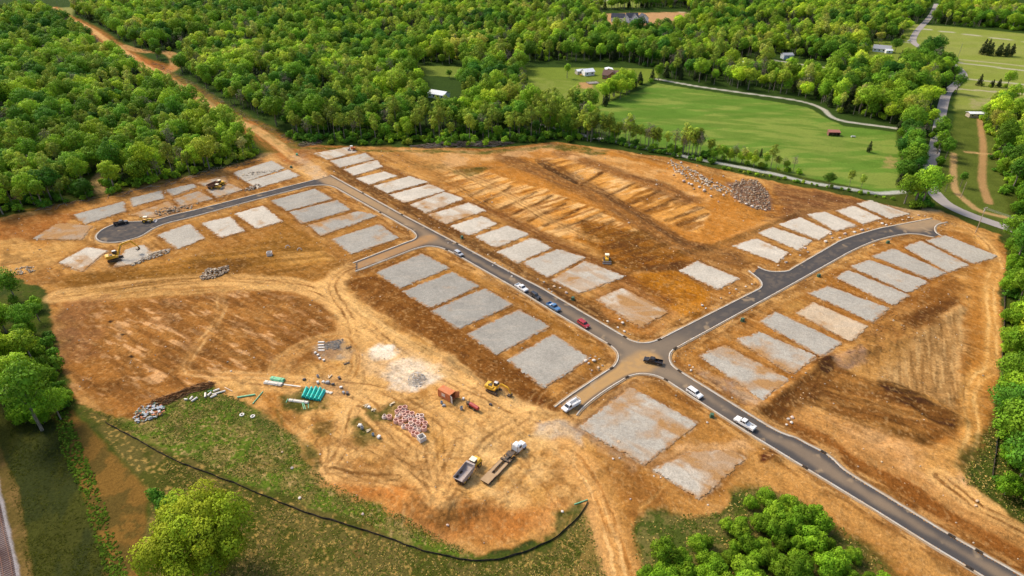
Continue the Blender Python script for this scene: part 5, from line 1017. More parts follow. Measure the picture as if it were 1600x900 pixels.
# articulated dumpers
def dumper(label, rear, front, bedm, s=1.0):
    x, y, rz, l = between(rear, front, 1.6); t = thing('dump_truck', label, 'dump truck', x, y, rz, None, None, s)
    b = MB(); b.prism([(-4.9, 2.1), (-4.3, 1.2), (-.6, 1.2), (.5, 1.9), (.7, 2.9), (.55, 2.9), (.35, 2.1), (-.7, 1.45), (-4.2, 1.42), (-4.75, 2.2)], 2.7, 0)
    for s_ in (-1, 1): b.prism([(-4.9, 2.1), (-4.3, 1.2), (-.6, 1.2), (.5, 1.9), (.7, 2.9), (-4.7, 2.5)], .12, .02, s_ * 1.38)
    b.box((.75, 0, 2.93), (.6, 2.7, .1), .03); b.build('dump_body', bedm, t)
    b = MB(); b.box((-2.4, 0, 1.05), (4.6, .9, .35), .03); b.box((1.2, 0, 1.05), (1.8, .6, .4), .03); b.build('chassis', DKM, t)
    b = MB(); b.box((2.9, 0, 1.65), (2.8, 2.0, 1.0), .15); b.box((4.2, 0, 1.2), (.5, 2.4, .6), .1)
    for s_ in (-1, 1): b.box((3.0, s_ * 1.05, 1.7), (1.5, .5, .16), .04)
    b.build('hood', YEL, t); b = MB(); b.box((2.0, 0, 2.55), (1.5, 1.7, 1.4), .12, 0, 0, 0, (.85, .9)); cb = b.build('cab', DKM, t)
    b = MB(); b.box((2.0, 0, 3.27), (1.6, 1.75, .14), .06); b.build('cab_roof', CRM, cb); b = MB(); b.box((2.72, 0, 2.7), (.05, 1.4, .8), 0, 0, R(-8)); b.build('windscreen', GLASS, cb)
    for s_ in (-1, 1):
        for q in (-3.6, -1.9, 3.1): wheel(t, q, s_ * 1.05, .82, .6, YEL)
    return t
dumper('big yellow dump truck with cream cab roof and empty grey bed in the yard', (717,750), (748,715), PM('bed_grey', (.40, .35, .33), .6, .2, .3, .4), .98)
dumper('dump truck with a rust brown body parked beside the small crawler near the wood', (324,292), (351,283), PM('bed_rust', (.20, .09, .05), .8, 0, .2, .3), .95)
# lowboy: tractor and trailer are two things
x, y, rz, l = between((789,717), (821,688), 1.2); t = thing('semi_truck', 'white truck tractor coupled to the long empty low trailer in the yard', 'truck', x, y, rz)
b = MB(); b.box((-1.2, 0, .95), (5.6, .9, .3), .03); b.cyl((-2.3, 0, 1.12), (-2.3, 0, 1.25), .5); b.box((-.1, .85, .8), (1.1, .55, .5), .06); b.box((-.1, -.85, .8), (1.1, .55, .5), .06); b.build('chassis', DKM, t)
b = MB(); b.box((.7, 0, 2.0), (1.9, 2.25, 1.9), .15, 0, 0, 0, (.88, .86)); b.prism([(1.5, 1.0), (3.5, 1.0), (3.55, 1.5), (3.3, 1.85), (1.5, 2.05)], 1.7, .10)
for s_ in (-1, 1): b.box((2.7, s_ * .92, 1.05), (1.4, .42, .35), .08)
b.box((.45, 0, 3.0), (1.1, 1.5, .35), .12, 0, 0, 0, (.7, .8)); cb = b.build('cab', WHP, t)
b = MB(); b.poly([(1.68, .88, 2.05), (1.68, -.88, 2.05), (1.58, -.82, 2.78), (1.58, .82, 2.78)], .02); b.build('windscreen', GLASS, cb)
for s_ in (-1, 1):
    b = MB(); b.box((.85, s_ * 1.07, 2.4), (.8, .03, .6), 0, 0, 0, R(-7) * -s_); b.build('side_window', GLASS, cb); b = MB(); b.cyl((-.38, s_ * .95, 1.2), (-.38, s_ * .95, 3.4), .08); b.build('exhaust_stack', STEEL, t)
    for q in (2.7, -1.9, -3.2): wheel(t, q, s_ * .95, .5, .5 if q < 0 else .32)
x, y, rz, l = between((757,752), (799,708), .9); t = thing('lowboy_trailer', 'long empty low loader trailer with brown timber deck behind the white tractor', 'trailer', x, y, rz)
DECK = PM('timber_deck', (.40, .26, .14), .85, 0, .2, .3, (.5, .34, .18), 1.2)
hl = l / 2; b = MB()
for s_ in (-1, 1): b.box((.6, s_ * .85, .75), (l * .62, .78, .14), .02)
b.box((-hl + 1.6, 0, .98), (3.4, 2.5, .14), .02); b.build('deck', DECK, t); b = MB()
for s_ in (-1, 1): b.box((.3, s_ * .42, .68), (l * .85, .16, .3)); b.box((.3, s_ * 1.27, .70), (l * .8, .1, .24))
for q in np.arange(-hl + 3.6, hl - 2.6, .8): b.box((q, 0, .66), (.12, 2.5, .14))
b.box((hl - 1.6, 0, 1.2), (3.2, .8, .26), .04, 0, R(-6)); b.box((hl - 2.9, 0, 1.0), (.5, 2.5, .6), .05); b.box((hl - .6, 0, 1.38), (1.6, 1.9, .2), .04); b.build('frame', DKM, t)
for s_ in (-1, 1):
    for q in (-hl + .7, -hl + 1.8, -hl + 2.9): wheel(t, q, s_ * 1.0, .45, .45)
# rusty shipping container, open at its right end
x, y, rz, l = between((684,617), (706,629), 0); t = thing('shipping_container', 'weathered orange site container with its end door open in the yard', 'container', x + .6, y + .8, rz)
RUS = PM('container_orange', (.62, .19, .06), .7, 0, .3, .28, (.55, .34, .2), 1.2); b = MB(); CL, CWd, CH = 4.6, 2.44, 2.5
b.box((0, 0, .12), (CL, CWd, .12)); b.box((-CL / 2 + .03, 0, CH / 2 + .1), (.06, CWd, CH))
for s_ in (-1, 1):
    b.box((0, s_ * (CWd / 2 - .03), CH / 2 + .1), (CL, .06, CH)); 
    for q in range(13): b.box((-CL / 2 + .3 + q * .33, s_ * (CWd / 2 + .015), CH / 2 + .1), (.14, .05, CH - .3))
for q in (-CL / 2 + .06, CL / 2 - .06):
    for s_ in (-1, 1): b.box((q, s_ * (CWd / 2 - .02), CH / 2 + .1), (.16, .16, CH + .04))
    b.box((q, 0, CH + .1), (.14, CWd, .16))
b.build('shell', RUS, t); b = MB(); b.box((0, 0, CH + .14), (CL - .1, CWd - .1, .06))
for q in range(9): b.box((-CL / 2 + .4 + q * .48, 0, CH + .18), (.2, CWd - .2, .05), .01)
b.build('roof', RUS, t); b = MB(); b.box((CL / 2 + .55, -CWd / 2 - .02, CH / 2 + .1), (1.15, .06, CH - .1), 0, R(-20)); b.build('door', PM('door_grey', (.5, .48, .45), .6), t); b = MB(); b.box((CL / 2 + .4, CWd / 2 + .3, CH / 2 + .1), (1.15, .06, CH - .1), 0, R(50)); b.build('door', RUS, t)
b = MB(); b.box((-.2, -CWd / 2 - .05, 1.5), (1.3, .05, 1.1)); b.build('pale_panel', PM('panel_pale', (.7, .6, .5), .7), t)
# red tank on wheels
x, y, rz, l = between((731,629), (750,641), .9); t = thing('tank_trailer', 'long dark red tank with a black wheeled frame right of the orange container', 'tank', x, y, rz); RD = PM('tank_red', (.38, .035, .03), .5, 0, .4, .2); b = MB(); b.cyl((-1.4, 0, 1.1), (1.7, 0, 1.1), .55, None, 20); b.cyl((1.7, 0, 1.1), (1.9, 0, 1.1), .55, .35, 20); b.cyl((-1.4, 0, 1.1), (-1.6, 0, 1.1), .55, .35, 20); b.build('tank', RD, t)
b = MB(); b.box((-.6, 0, .45), (4.0, .9, .14)); b.box((-2.2, 0, .9), (1.0, .9, .7), .06); b.cyl((-2.0, .2, 1.2), (-2.0, .2, 2.1), .09); b.cyl((-2.6, -.2, 1.2), (-2.7, -.2, 1.9), .06); b.box((1.2, .0, .5), (.2, 1.0, .4)); b.build('frame', DKM, t)
for s_ in (-1, 1): wheel(t, -1.5, s_ * .6, .38, .24); wheel(t, .6, s_ * .6, .38, .24)
# portable toilet
x, y = G(1443, 318); t = thing('portable_toilet', 'bright blue portable toilet beside the public road', 'toilet', x, y, R(20)); BL = PM('toilet_blue', (.02, .22, .50), .5, 0, .4, .08); b = MB(); b.box((0, 0, 1.1), (1.15, 1.15, 2.1), .04); b.box((0, 0, .06), (1.3, 1.3, .12)); b.build('cabin', BL, t); b = MB(); b.box((0, 0, 2.22), (1.2, 1.2, .2), .06, 0, 0, 0, (.7, .7)); b.build('roof', PM('toilet_roof', (.55, .62, .66), .5), t); b = MB(); b.box((0, -.6, 1.1), (.85, .05, 1.9), .01); b.build('door', BL, t); b = MB(); b.cyl((.45, .4, 1.5), (.45, .4, 2.6), .05); b.build('vent_pipe', DKM, t)
# concrete manhole rings and cones
PK = PM('concrete_pink', (.78, .46, .36), .9, 0, .2, .25, (.62, .46, .34), 1.5); PK2 = PM('concrete_pale', (.85, .66, .55), .9, 0, .2, .3, (.5, .34, .2), 1.5)
def ring_thing(label, x, y, cone, h, m, grp='concrete manhole sections stacked in the yard'):
    t = MB()
    if cone: t.ring([(.36, h), (.46, h), (.70, h * .45), (.74, h * .3), (.74, 0), (.60, 0), (.60, h * .3), (.36, h)], 18)
    else: t.ring([(.56, 0), (.72, 0), (.72, h), (.68, h + .03), (.56, h + .03), (.56, 0)], 18)
    o = t.build('manhole_cone' if cone else 'manhole_ring', m, None, label=label, category='concrete ring', group=grp); o.location = (x, y, zat(x, y) - .02); return o
rg = [(652,360,0),(725,350,0),(605,415,0),(712,395,1),(665,447,1),(770,435,0),(835,445,0),(722,470,0),(605,485,1),(790,487,1),(843,503,1),(720,525,0),(480,495,0),(405,485,2),(585,550,0),(660,570,0),(815,540,0),(925,472,1),(985,485,0),(940,533,1),(985,550,0),(820,597,0),(930,595,0),(1040,597,0),(705,635,1),(765,640,0),(885,655,1),(945,680,1),(1025,665,0),(820,683,0),(860,740,0),(915,755,0),(880,565,0),(700,430,0),(745,500,0)]
rings = {}
for (a, b_, c) in rg:
    h_ = RS.uniform(.9, 1.25) if not c else .9; X, Y = G(560 + a / 10, 600 + b_ / 10, h_)
    lb = {0: 'pinkish open concrete ring in the cluster right of the yard tracks', 1: 'pale concrete cone with a small dark hole in the ring cluster', 2: 'whitish concrete cone with a blue grey base at the left end of the ring cluster'}[c]
    if (a, b_) == (480, 495): lb = 'pink concrete ring standing apart between the cluster and the whitish cone'
    ring_thing(lb, X, Y, c, h_, [PK, PK2, PK2][c] if RS.rand() < .85 else PK2)
BXM = PM('concrete_box', (.70, .66, .60), .9, 0, .2, .3)
def open_box(label, px_, py_, rz, s=1.0):
    X, Y = G(px_, py_, 1.0 * s); b = MB()
    for sx in (-1, 1): b.box((sx * .75, 0, .6), (.15, 1.65, 1.2), .01); b.box((0, sx * .75, .6), (1.34, .15, 1.2), .01)
    b.box((0, 0, .1), (1.3, 1.3, .12)); o = b.build('concrete_box', BXM, None, label=label, category='concrete box'); o.location = (X, Y, zat(X, Y)); o.rotation_euler = (0, 0, rz); o.scale = (s,) * 3
open_box('square white open concrete box at the lower end of the ring cluster', 658.5, 682, R(38), 1.15)
open_box('white concrete box standing alone on the tan mound above the stub road', 420.5, 394.5, R(10), 1.2)
for (a, b_, lb) in ((449.5,386,'white concrete arch on the tan mound, upper of the two'),(468,391,'white concrete arch on the tan mound, right one')):
    X, Y = G(a, b_); t = MB(); 
    for an in np.linspace(0, math.pi, 9)[:-1]: a2 = an + math.pi / 8; t.cyl((math.cos(an) * .8, 0, math.sin(an) * 1.0 + .1), (math.cos(a2) * .8, 0, math.sin(a2) * 1.0 + .1), .17, None, 8)
    o = t.build('concrete_arch', BXM, None, label=lb, category='concrete piece'); o.location = (X, Y, zat(X, Y)); o.rotation_euler = (0, 0, R(20))
# pipes
TEAL = PM('pipe_teal', (.03, .62, .50), .45, 0, .4, .08); LGR = PM('pipe_light_green', (.22, .62, .34), .45, 0, .4, .1); PWH = PM('pipe_white', (.82, .74, .62), .5, 0, .4, .12); PGR = PM('pipe_green', (.16, .48, .26), .5, 0, .4, .1)
def bundle(label, a, b_, nx, nz, r, m, name='pipe_bundle'):
    x0, y0 = G(*a); x1, y1 = G(*b_); L = math.hypot(x1 - x0, y1 - y0); rz = math.atan2(y1 - y0, x1 - x0); cx_, cy_ = (x0 + x1) / 2, (y0 + y1) / 2
    t = thing(name, label, 'pipes' if nx * nz > 1 else 'pipe', cx_, cy_, rz)
    me = None
    for j in range(nz):
        for i in range(nx - (j % 2 if nz > 1 else 0)):
            yy = (i - (nx - 1) / 2 + (.5 if j % 2 and nz > 1 else 0)) * r * 2.05; zz = r + j * r * 1.78; sh = RS.uniform(-.12, .12)
            if me is None: q = MB(); q.ring([(r * .86, -L / 2), (r, -L / 2), (r, L / 2), (r * .86, L / 2), (r * .86, -L / 2)], 12, Matrix.Rotation(math.pi / 2, 4, 'Y')); o = q.build('pipe', m, t); me = o.data
            else: o = link('pipe', me, t)
            o.location = (sh, yy, zz)
    if nx * nz > 2:
        q = MB()
        for s_ in (-.3, .3): w_ = nx * r * 1.06; hh_ = (nz - 1) * r * 1.78 + 2 * r; q.box((s_ * L, 0, hh_ + .01), (.08, w_ * 1.9, .02)); q.box((s_ * L, w_, hh_ / 2), (.08, .02, hh_)); q.box((s_ * L, -w_, hh_ / 2), (.08, .02, hh_))
        q.build('strap', PM('strap_dark', (.03, .2, .16), .7), t)
for i, (a, b_) in enumerate((((474,622),(480,608)),((480,623.5),(487.5,608)),((486,625),(494.5,607)),((492,626.5),(501,609)),((498,627),(507,611)))):
    bundle(['teal pipe bundle at the left end of the big teal stack','second teal pipe bundle from the left in the teal stack','middle teal pipe bundle of the teal stack','second teal pipe bundle from the right in the teal stack','teal pipe bundle at the right end of the big teal stack'][i], a, b_, 2, 2, .27, TEAL)
bundle('light green wrapped pipe bundle above the long white one', (424,592), (444,595.5), 4, 2, .20, LGR); bundle('long thick white pipe bundle below the light green one', (414,597.5), (441,601.5), 4, 2, .17, PWH); bundle('pair of thin white pipes trailing right from the white bundle', (443,600.5), (470,604), 2, 1, .12, PWH)
bundle('cream pipes touching the upper right of the teal stack', (496,609), (519,615), 3, 1, .14, PWH); bundle('white pipe bundle lying below the teal stack', (452,625.5), (482,629.5), 4, 2, .12, PWH)
for (lb, a, b_, m, r) in (('short green pipe sticking out left of the white bundle under the teal stack',(447,630),(450,624),PGR,.1),('left of two thin green pipes pointing down from the white bundle',(472,629),(475,640),PGR,.1),('right of two thin green pipes pointing down from the white bundle',(474,629),(478,640),PGR,.1),('pale green pipe pointing down at the right end of the white bundle',(481.5,627),(482,638),PGR,.1),('long green pipe lying level at the edge of the weedy lawn',(371,621.5),(399,617),LGR,.22),('green pipe slanting on the lawn edge left of the weedy island',(395,631),(411,612),PGR,.15),('short green pipe among white pieces by the brush pile',(325,612),(332,610),PGR,.12),('green pipe lying at the end of the black silt fence',(897,788),(918,780.5),PGR,.14),('thin cream board on the lawn near the green pipes',(351,605),(363,611),PWH,.07)): bundle(lb, a, b_, 1, 1, r, m, 'pipe')
for i, (a, b_, L_) in enumerate(((299,623,1.3),(304,625,1.9),(321,618,2.0),(327.5,616.5,1.6),(334,619.5,1.8),(342,614,3.6),(336.5,611,1.2),(339.5,610,1.2),(291.5,625,.9))):
    X, Y = G(a, b_); an = R([80, 62, -70, 75, 45, 28, 40, 40, 0][i]); q = PX(X + math.cos(an) * L_ / 2, Y + math.sin(an) * L_ / 2), PX(X - math.cos(an) * L_ / 2, Y - math.sin(an) * L_ / 2)
    bundle('short white pipe piece lying in the grass below the brush pile' if i != 5 else 'longest white pipe piece in the grass below the brush pile', q[1], q[0], 1, 1, .28 if i != 5 else .25, PWH, 'pipe_piece')
for o in bpy.data.objects:
    if o.name.startswith('pipe_piece'): o['group'] = 'white pipe pieces below the brush pile'
# flat slabs, crates and small site goods
def slab(label, cat, name, px_, py_, d, rz, m, n=1, z0=0):
    X, Y = G(px_, py_); b = MB()
    for i in range(n): b.box((RS.uniform(-.05, .05), RS.uniform(-.05, .05), z0 + d[2] * (i + .5) + .02 * i), d, .02, RS.uniform(-.04, .04))
    o = b.build(name, m, None, label=label, category=cat); o.location = (X, Y, zat(X, Y)); o.rotation_euler = (0, 0, rz)
for i, (a, b_) in enumerate(((502,535),(501.5,539),(502,543),(502,547.5))): slab(['topmost white slab of the four beside the grey gravel heap','second white slab from the top beside the grey gravel heap','third white slab from the top beside the grey gravel heap','lowest white slab of the four beside the grey gravel heap'][i], 'slab', 'concrete_slab', a, b_, (2.0, .55, .3), R(2), BXM, 1)
for (a, b_, lb) in ((493,552,'small white block at the left of the gravel heap'),(497,555,'white block below the four slabs'),(499.5,560,'white block lowest beside the gravel heap'),(506,563.5,'tiny white block right below the gravel heap')): slab(lb, 'block', 'concrete_block', a, b_, (.7, .6, .5), RS.uniform(0, 1), BXM)
def rack(label, a, b_, rz):
    X, Y = G(a, b_); b = MB()
    for s_ in (-.9, 0, .9): b.box((s_, 0, .5), (.07, .07, 1.0))
    for z_ in (.15, .5, .95): b.box((0, 0, z_), (1.9, .07, .07))
    b.box((0, .3, .06), (1.9, .6, .06)); b.box((0, -.2, .06), (1.9, .06, .06)); o = b.build('steel_rack', DKM, None, label=label, category='rack'); o.location = (X, Y, zat(X, Y)); o.rotation_euler = (0, 0, rz)
rack('black steel frame right of the gravel heap, upper one', 545, 543.5, R(40)); rack('black steel frame right of the gravel heap, lower one', 542, 569, R(35))
CRT = [PM('goods_white', (.75, .72, .66), .6), PM('goods_grey', (.30, .32, .34), .6), PM('goods_blue', (.18, .30, .42), .5), PM('goods_dark', (.05, .05, .06), .6), PM('timber_pale', (.72, .58, .38), .8), PM('goods_orange', (.6, .25, .1), .7)]
items = [(497,590,1,'grey bin with a dark opening above the white goods'),(497,599.5,0,'white crate with a dark corner in the goods row'),(506,599,0,'white sack in the middle of the goods row'),(512,600,1,'grey piece at the right of the goods row'),(515,588.5,4,'pale square board behind the goods row'),(530.5,592,3,'dark and white box at the right end of the goods rows'),(532.5,606.5,0,'white box above the machine parts'),(537,614,1,'grey machine part on the bare ground'),(543,615.5,3,'black machine part at the right of the grey ones'),(475,594,3,'dark scrap left of the goods row'),(520,602,3,'dark angled scrap in the goods row'),
 (573,633,4,'pale plank heap at the left of the weedy island'),(577,637,0,'white scrap piece on the weedy island'),(583.5,641,4,'short upright board on the weedy island'),(612,631,4,'pale board beside the slanting plank'),(563,666,0,'white box in the small row below the weedy island'),(566,670,1,'grey tub in the small row below the weedy island'),(576,672,4,'cream sacks in the small row below the weedy island'),(583,680,2,'blue green tub in the small row below the weedy island'),(592,684,0,'light crate at the end of the small row'),(690,630,2,'blue scrap heap in front of the orange container'),(694,634,1,'grey scrap heap in front of the orange container'),(711,619,2,'teal drum behind the orange container'),(724,624,0,'white cloth heap between the container and the tank'),(721,639,1,'small grey barrel left of the tank'),(767,633,3,'tiny black object on the sand right of the tank'),(378,648,0,'white ring lying on the weedy lawn'),(395,651,0,'white tyre shape on the weedy lawn, right one')]
for i, (a, b_, c, lb) in enumerate(items):
    X, Y = G(a, b_); b = MB(); s = RS.uniform(.7, 1.1)
    if c == 4:
        for j in range(4): b.box((RS.uniform(-.3, .3), RS.uniform(-.3, .3), .06 + j * .07), (1.7 * s, .22, .06), .01, RS.uniform(-.9, .9))
        nm = 'board_heap'
    elif c in (1, 2) and i % 2 == 0: b.ring([(.35 * s, 0), (.42 * s, .1), (.42 * s, .9 * s), (.34 * s, .9 * s), (.32 * s, .2), (.001, .2)], 12); nm = 'barrel'
    elif i >= 26: b.ring([(.35, 0), (.62, 0), (.66, .12), (.62, .25), (.35, .25), (.35, 0)], 16); nm = 'tyre'
    else:
        b.box((0, 0, .32 * s), (1.0 * s, .75 * s, .6 * s), .04); b.box((.1, .0, .68 * s), (.8 * s, .8 * s, .08), .02, .1); b.box((.55 * s, .2, .2), (.3, .4, .35), .03, .5); nm = 'crate'
    o = b.build(nm, CRT[c], None, label=lb, category={'board_heap': 'boards', 'barrel': 'barrel', 'tyre': 'tyre', 'crate': 'crate'}[nm]); o.location = (X, Y, zat(X, Y) + .01); o.rotation_euler = (0, 0, RS.uniform(0, 3))
# cabinets along the streets, kerb inlets
CAB = PM('cabinet_green', (.03, .11, .06), .5, 0, .4, .12)
for i, (a, b_, lb) in enumerate(((1387,380,'green utility cabinet beside the curved road, right one'),(1279,432,'green utility cabinet below the straight of the right road'),(1160,501,'dark utility cabinet by the gravel pads right of the crossing'),(895,468,'dark green cabinet on orange clay above the parked red car'),(1112,651,'green utility cabinet beside the long road below the white SUV'),(464,242,'bright green bin where the haul road enters the site'),(722,372,'green cabinet beside the upper long road'),(455,262,'low green cabinet near the first pads'))):
    X, Y = G(a, b_); t = thing('utility_cabinet', lb, 'cabinet', X, Y, R(20 * i)); b = MB(); b.box((0, 0, .5), (1.1, .9, .9), .04); b.box((0, 0, .04), (1.4, 1.2, .1)); b.build('housing', PM('bin_green', (.03, .42, .24), .5) if i == 5 else CAB, t); b = MB(); b.box((0, 0, 1.0), (1.18, .98, .12), .04, 0, R(4)); b.build('lid', PM('bin_green', (.03, .42, .24), .5) if i == 5 else CAB, t)
INL = PM('inlet_dark', (.02, .02, .02), .9, 0, .1, .2)
for i, (a, b_) in enumerate(((974,527),(1031,531),(1055,545),(952,537),(979,590),(1040,594),(1063,581.5),(955,575),(1260,732.5),(1288,707.5),(1485,836.5),(1533,864),(1517,888),(627,335.5),(570,341),(715,381.5),(697,390.5),(562,304))):
    X, Y = G(a, b_); d, _, al = min(((pdist(np.array([[X, Y]]), c)[0][0], k, c) for k, c in enumerate(CW)), key=lambda q: q[0]); j = np.argmin(np.hypot(*(al - [X, Y]).T)); j = min(max(j, 1), len(al) - 2); tt = al[j + 1] - al[j - 1]
    b = MB(); b.box((0, 0, .13), (1.5, .7, .16), .02); b.box((0, 0, .215), (.7, .45, .02)); o = b.build('kerb_inlet', INL, None, label='small dark storm inlet set in the pale kerb', category='storm inlet', group='storm inlets along the kerbs'); o.location = (al[j][0], al[j][1], .02); o.rotation_euler = (0, 0, math.atan2(tt[1], tt[0]))
# silt fences
FAB = PM('silt_fabric', (.018, .018, .018), .9, 0, .1, .25, (.2, .13, .07), 1)
WOODP = PM('fence_post_wood', (.22, .15, .09), .9, 0, .1, .2)
def silt(label, pts, h=.85, sp_=3.0, amp=.12):
    L = resample(smooth(GP(pts), 5), .8); c = L[len(L) // 2]; t = thing('silt_fence', label, 'fence', L[0][0], L[0][1]); o0 = np.array(t.location)
    z = relief(L, np.full(len(L), 9.0)); n = np.gradient(L, axis=0); n /= np.hypot(*n.T)[:, None]; nr = np.c_[-n[:, 1], n[:, 0]]; wv = (fbm(np.arange(len(L)), 0 * L[:, 0], 3, 7, 2) - .5)[:, None] * amp * 2; hh = h * (.8 + .35 * fbm(np.arange(len(L)), 0 * L[:, 0] + 3, 4, 9, 2))
    V = np.vstack([np.c_[L + nr * (wv - .03), z - .1], np.c_[L + nr * (wv * 2 - .02), z + hh], np.c_[L + nr * (wv * 2 + .02), z + hh], np.c_[L + nr * (wv + .08), z - .02]]) - o0; m = len(L)
    Q = [(j * m + i, j * m + i + 1, (j + 1) * m + i + 1, (j + 1) * m + i) for j in range(3) for i in range(m - 1)]
    link('fabric', mesh_np('fabric', V, Q, FAB), t); pm_ = None; q = resample(L, sp_)
    for p in q[:98]:
        if pm_ is None: b = MB(); b.box((0, 0, .45), (.05, .05, 1.1)); o = b.build('post', WOODP, t); pm_ = o.data
        else: o = link('post', pm_, t)
        o.location = Vector((p[0], p[1], zat(*p))) - t.location
silt('long black silt fence curving through the grass along the bottom of the site', [(165,660),(185,672),(215,688),(250,708),(290,727),(330,741),(372,757),(400,769),(440,786),(480,802),(520,814),(560,826),(600,839),(650,857),(700,869),(740,876),(785,873),(830,859),(870,838),(903,808),(918,783)], .5)
silt('black silt fence along the right edge of the site in front of the trees', [(1567,440),(1569,480),(1566,560),(1563,620),(1558,690),(1550,745)], .8)
# railway in the corner
RT = resample(GP([(-90,560),(-40,680),(-10,790),(10,880),(30,1000)]), .62); n = np.gradient(RT, axis=0); n /= np.hypot(*n.T)[:, None]
b = MB()
for p, d_ in zip(RT, n): b.box((p[0] , p[1], .12), (2.5, .24, .16), 0, math.atan2(d_[1], d_[0]) + math.pi / 2)
b.build('railway_sleepers', PM('sleeper_brown', (.10, .045, .035), .9), None, kind='structure')
for s_ in (-.75, .75): nr = np.c_[-n[:, 1], n[:, 0]] * s_; strip(RT + nr, -.04, .04, .15, .36, 'railway_rail', PM('rail_rust', (.16, .08, .06), .4, .6), kind='structure')
# ------------------------------------------------------------------ far buildings
def roofm(n, c): return PM(n, c, .8, 0, .2, .12, (.3, .25, .2), 1)
WALLW = PM('wall_white', (.86, .86, .84), .7, 0, .2, .03); RFD = roofm('roof_slate', (.05, .055, .075)); RFB = roofm('roof_brown', (.16, .09, .07)); RFG = roofm('roof_grey', (.32, .33, .36)); RFW = roofm('roof_white', (.78, .80, .82)); BRK = PM('wall_brick', (.38, .15, .09), .85, 0, .2, .15); RFR = roofm('roof_red', (.33, .12, .09)); TRM = PM('trim_white', (.8, .8, .78), .6)
def gable(t, cx, cy, L, Wd, h, rh, rz, wall, roof, wins=3, chim=False, z0=0, door=True):
    """one gabled block: walls, roof, windows, door"""
    M = Matrix.Translation((cx, cy, z0)) @ Matrix.Rotation(rz, 4, 'Z')
    b = MB(); b.M = M; b.prism([(-Wd / 2, 0), (Wd / 2, 0), (Wd / 2, h), (0, h + rh), (-Wd / 2, h)], L); b.build('wall', wall, t)
    b = MB(); b.M = M; e = .45; sl_ = rh / (Wd / 2)
    b.prism([(-Wd / 2 - e, h - e * sl_ + .02), (0, h + rh + .02), (Wd / 2 + e, h - e * sl_ + .02), (Wd / 2 + e, h - e * sl_ + .24), (0, h + rh + .26), (-Wd / 2 - e, h - e * sl_ + .24)], L + .8); rf = b.build('roof', roof, t)
    if chim: b = MB(); b.M = M; b.box((.8, L * .2, h + rh + .3), (.8, .8, 1.6), .03); b.build('chimney', BRK, rf)
    for s_ in (-1, 1):
        for i in range(wins):
            yy = -L / 2 + L * (i + .5) / wins
            if door and s_ == 1 and i == wins // 2: b = MB(); b.M = M; b.box((Wd / 2 + .03, yy, 1.05), (.08, 1.0, 2.1)); b.build('door', RFB, t); continue
            b = MB(); b.M = M; b.box((s_ * (Wd / 2 + .03), yy, h * .58), (.08, 1.2, 1.2)); w_ = b.build('window', GLASS, t); b = MB(); b.M = M
            for q in (-.65, .65): b.box((s_ * (Wd / 2 + .04), yy + q, h * .58), (.1, .1, 1.4)); b.box((s_ * (Wd / 2 + .04), yy, h * .58 + q), (.1, 1.3, .1))
            b.build('frame', TRM, w_)
def bld(name, label, cat, px_, py_, rz=0): X, Y = G(px_, py_); return thing(name, label, cat, X, Y, R(rz))
t = bld('farmhouse', 'large white house with several dark gabled roofs in the wood near the top', 'house', 984, 34, 0)
gable(t, -14, 4, 16, 9, 5, 4, R(80), WALLW, RFD, 2); gable(t, 2, 0, 14, 10, 5.5, 4.5, R(95), WALLW, RFD, 2, True); gable(t, 5, -4, 8, 8, 5.5, 4, R(0), WALLW, RFD, 2); gable(t, -5, -4, 8, 6, 5, 3.4, R(0), WALLW, RFD, 2); gable(t, 16, 1, 13, 9, 5, 4, R(10), WALLW, RFD, 3)
t = bld('farmhouse', 'long white house at the very top edge of the picture', 'house', 852, 5, 0); gable(t, 0, 0, 20, 10, 5, 3.5, R(85), WALLW, RFW, 5); gable(t, -16, -3, 9, 7, 3.5, 2.4, R(85), WALLW, RFD, 2)
t = bld('farmhouse', 'white house with a dark roof at the top edge, right of the long one', 'house', 888, 4, 0); gable(t, 0, 0, 12, 9, 4, 3, R(70), WALLW, RFD, 3)
t = bld('barn', 'white metal barn with a lean-to on the farmhouse lawn', 'barn', 918, 117, 0); gable(t, 0, 0, 9, 7.5, 3.2, 1.8, R(112), WALLW, RFW, 2); gable(t, -6.5, 3.5, 6, 5, 2.8, 1.0, R(112), PM('wall_tan', (.5, .45, .38), .8), RFW, 1)
t = bld('brick_house', 'brick house with a dark brown gabled roof on the lawn above the green field', 'house', 954, 122, 0); gable(t, 0, 0, 12, 9, 3.2, 3.2, R(70), BRK, RFB, 4, True); gable(t, 1.5, -3, 6, 7, 3.2, 3.0, R(-20), BRK, RFB, 2)
t = bld('wooden_deck', 'low grey timber deck in front of the brick house', 'deck', 926, 130, 15); b = MB(); b.box((0, 0, .5), (9, 6, .15)); b.build('platform', PM('deck_grey', (.3, .29, .27), .9), t); b = MB()
for q in (-4.4, 0, 4.4):
    for s_ in (-2.9, 2.9): b.box((q, s_, .7), (.14, .14, 1.4))
for s_ in (-2.9, 2.9): b.box((0, s_, 1.3), (9, .1, .12)); b.box((0, s_, .9), (9, .08, .1))
for s_ in (-4.4, 4.4): b.box((s_, 0, 1.3), (.1, 6, .12)); b.box((s_, 0, .9), (.08, 6, .1))
b.build('railing', RFB, t)
t = bld('carport', 'white roofed carport behind the brick house', 'carport', 951, 112, 0); b = MB(); b.prism([(-3.4, 2.6), (0, 3.3), (3.4, 2.6), (3.4, 2.75), (0, 3.45), (-3.4, 2.75)], 7); b.build('roof', RFW, t); b = MB()
for q in (-3.2, 3.2):
    for s_ in (-3.2, 0, 3.2): b.box((q, s_, 1.3), (.12, .12, 2.6))
b.build('frame', STEEL, t)
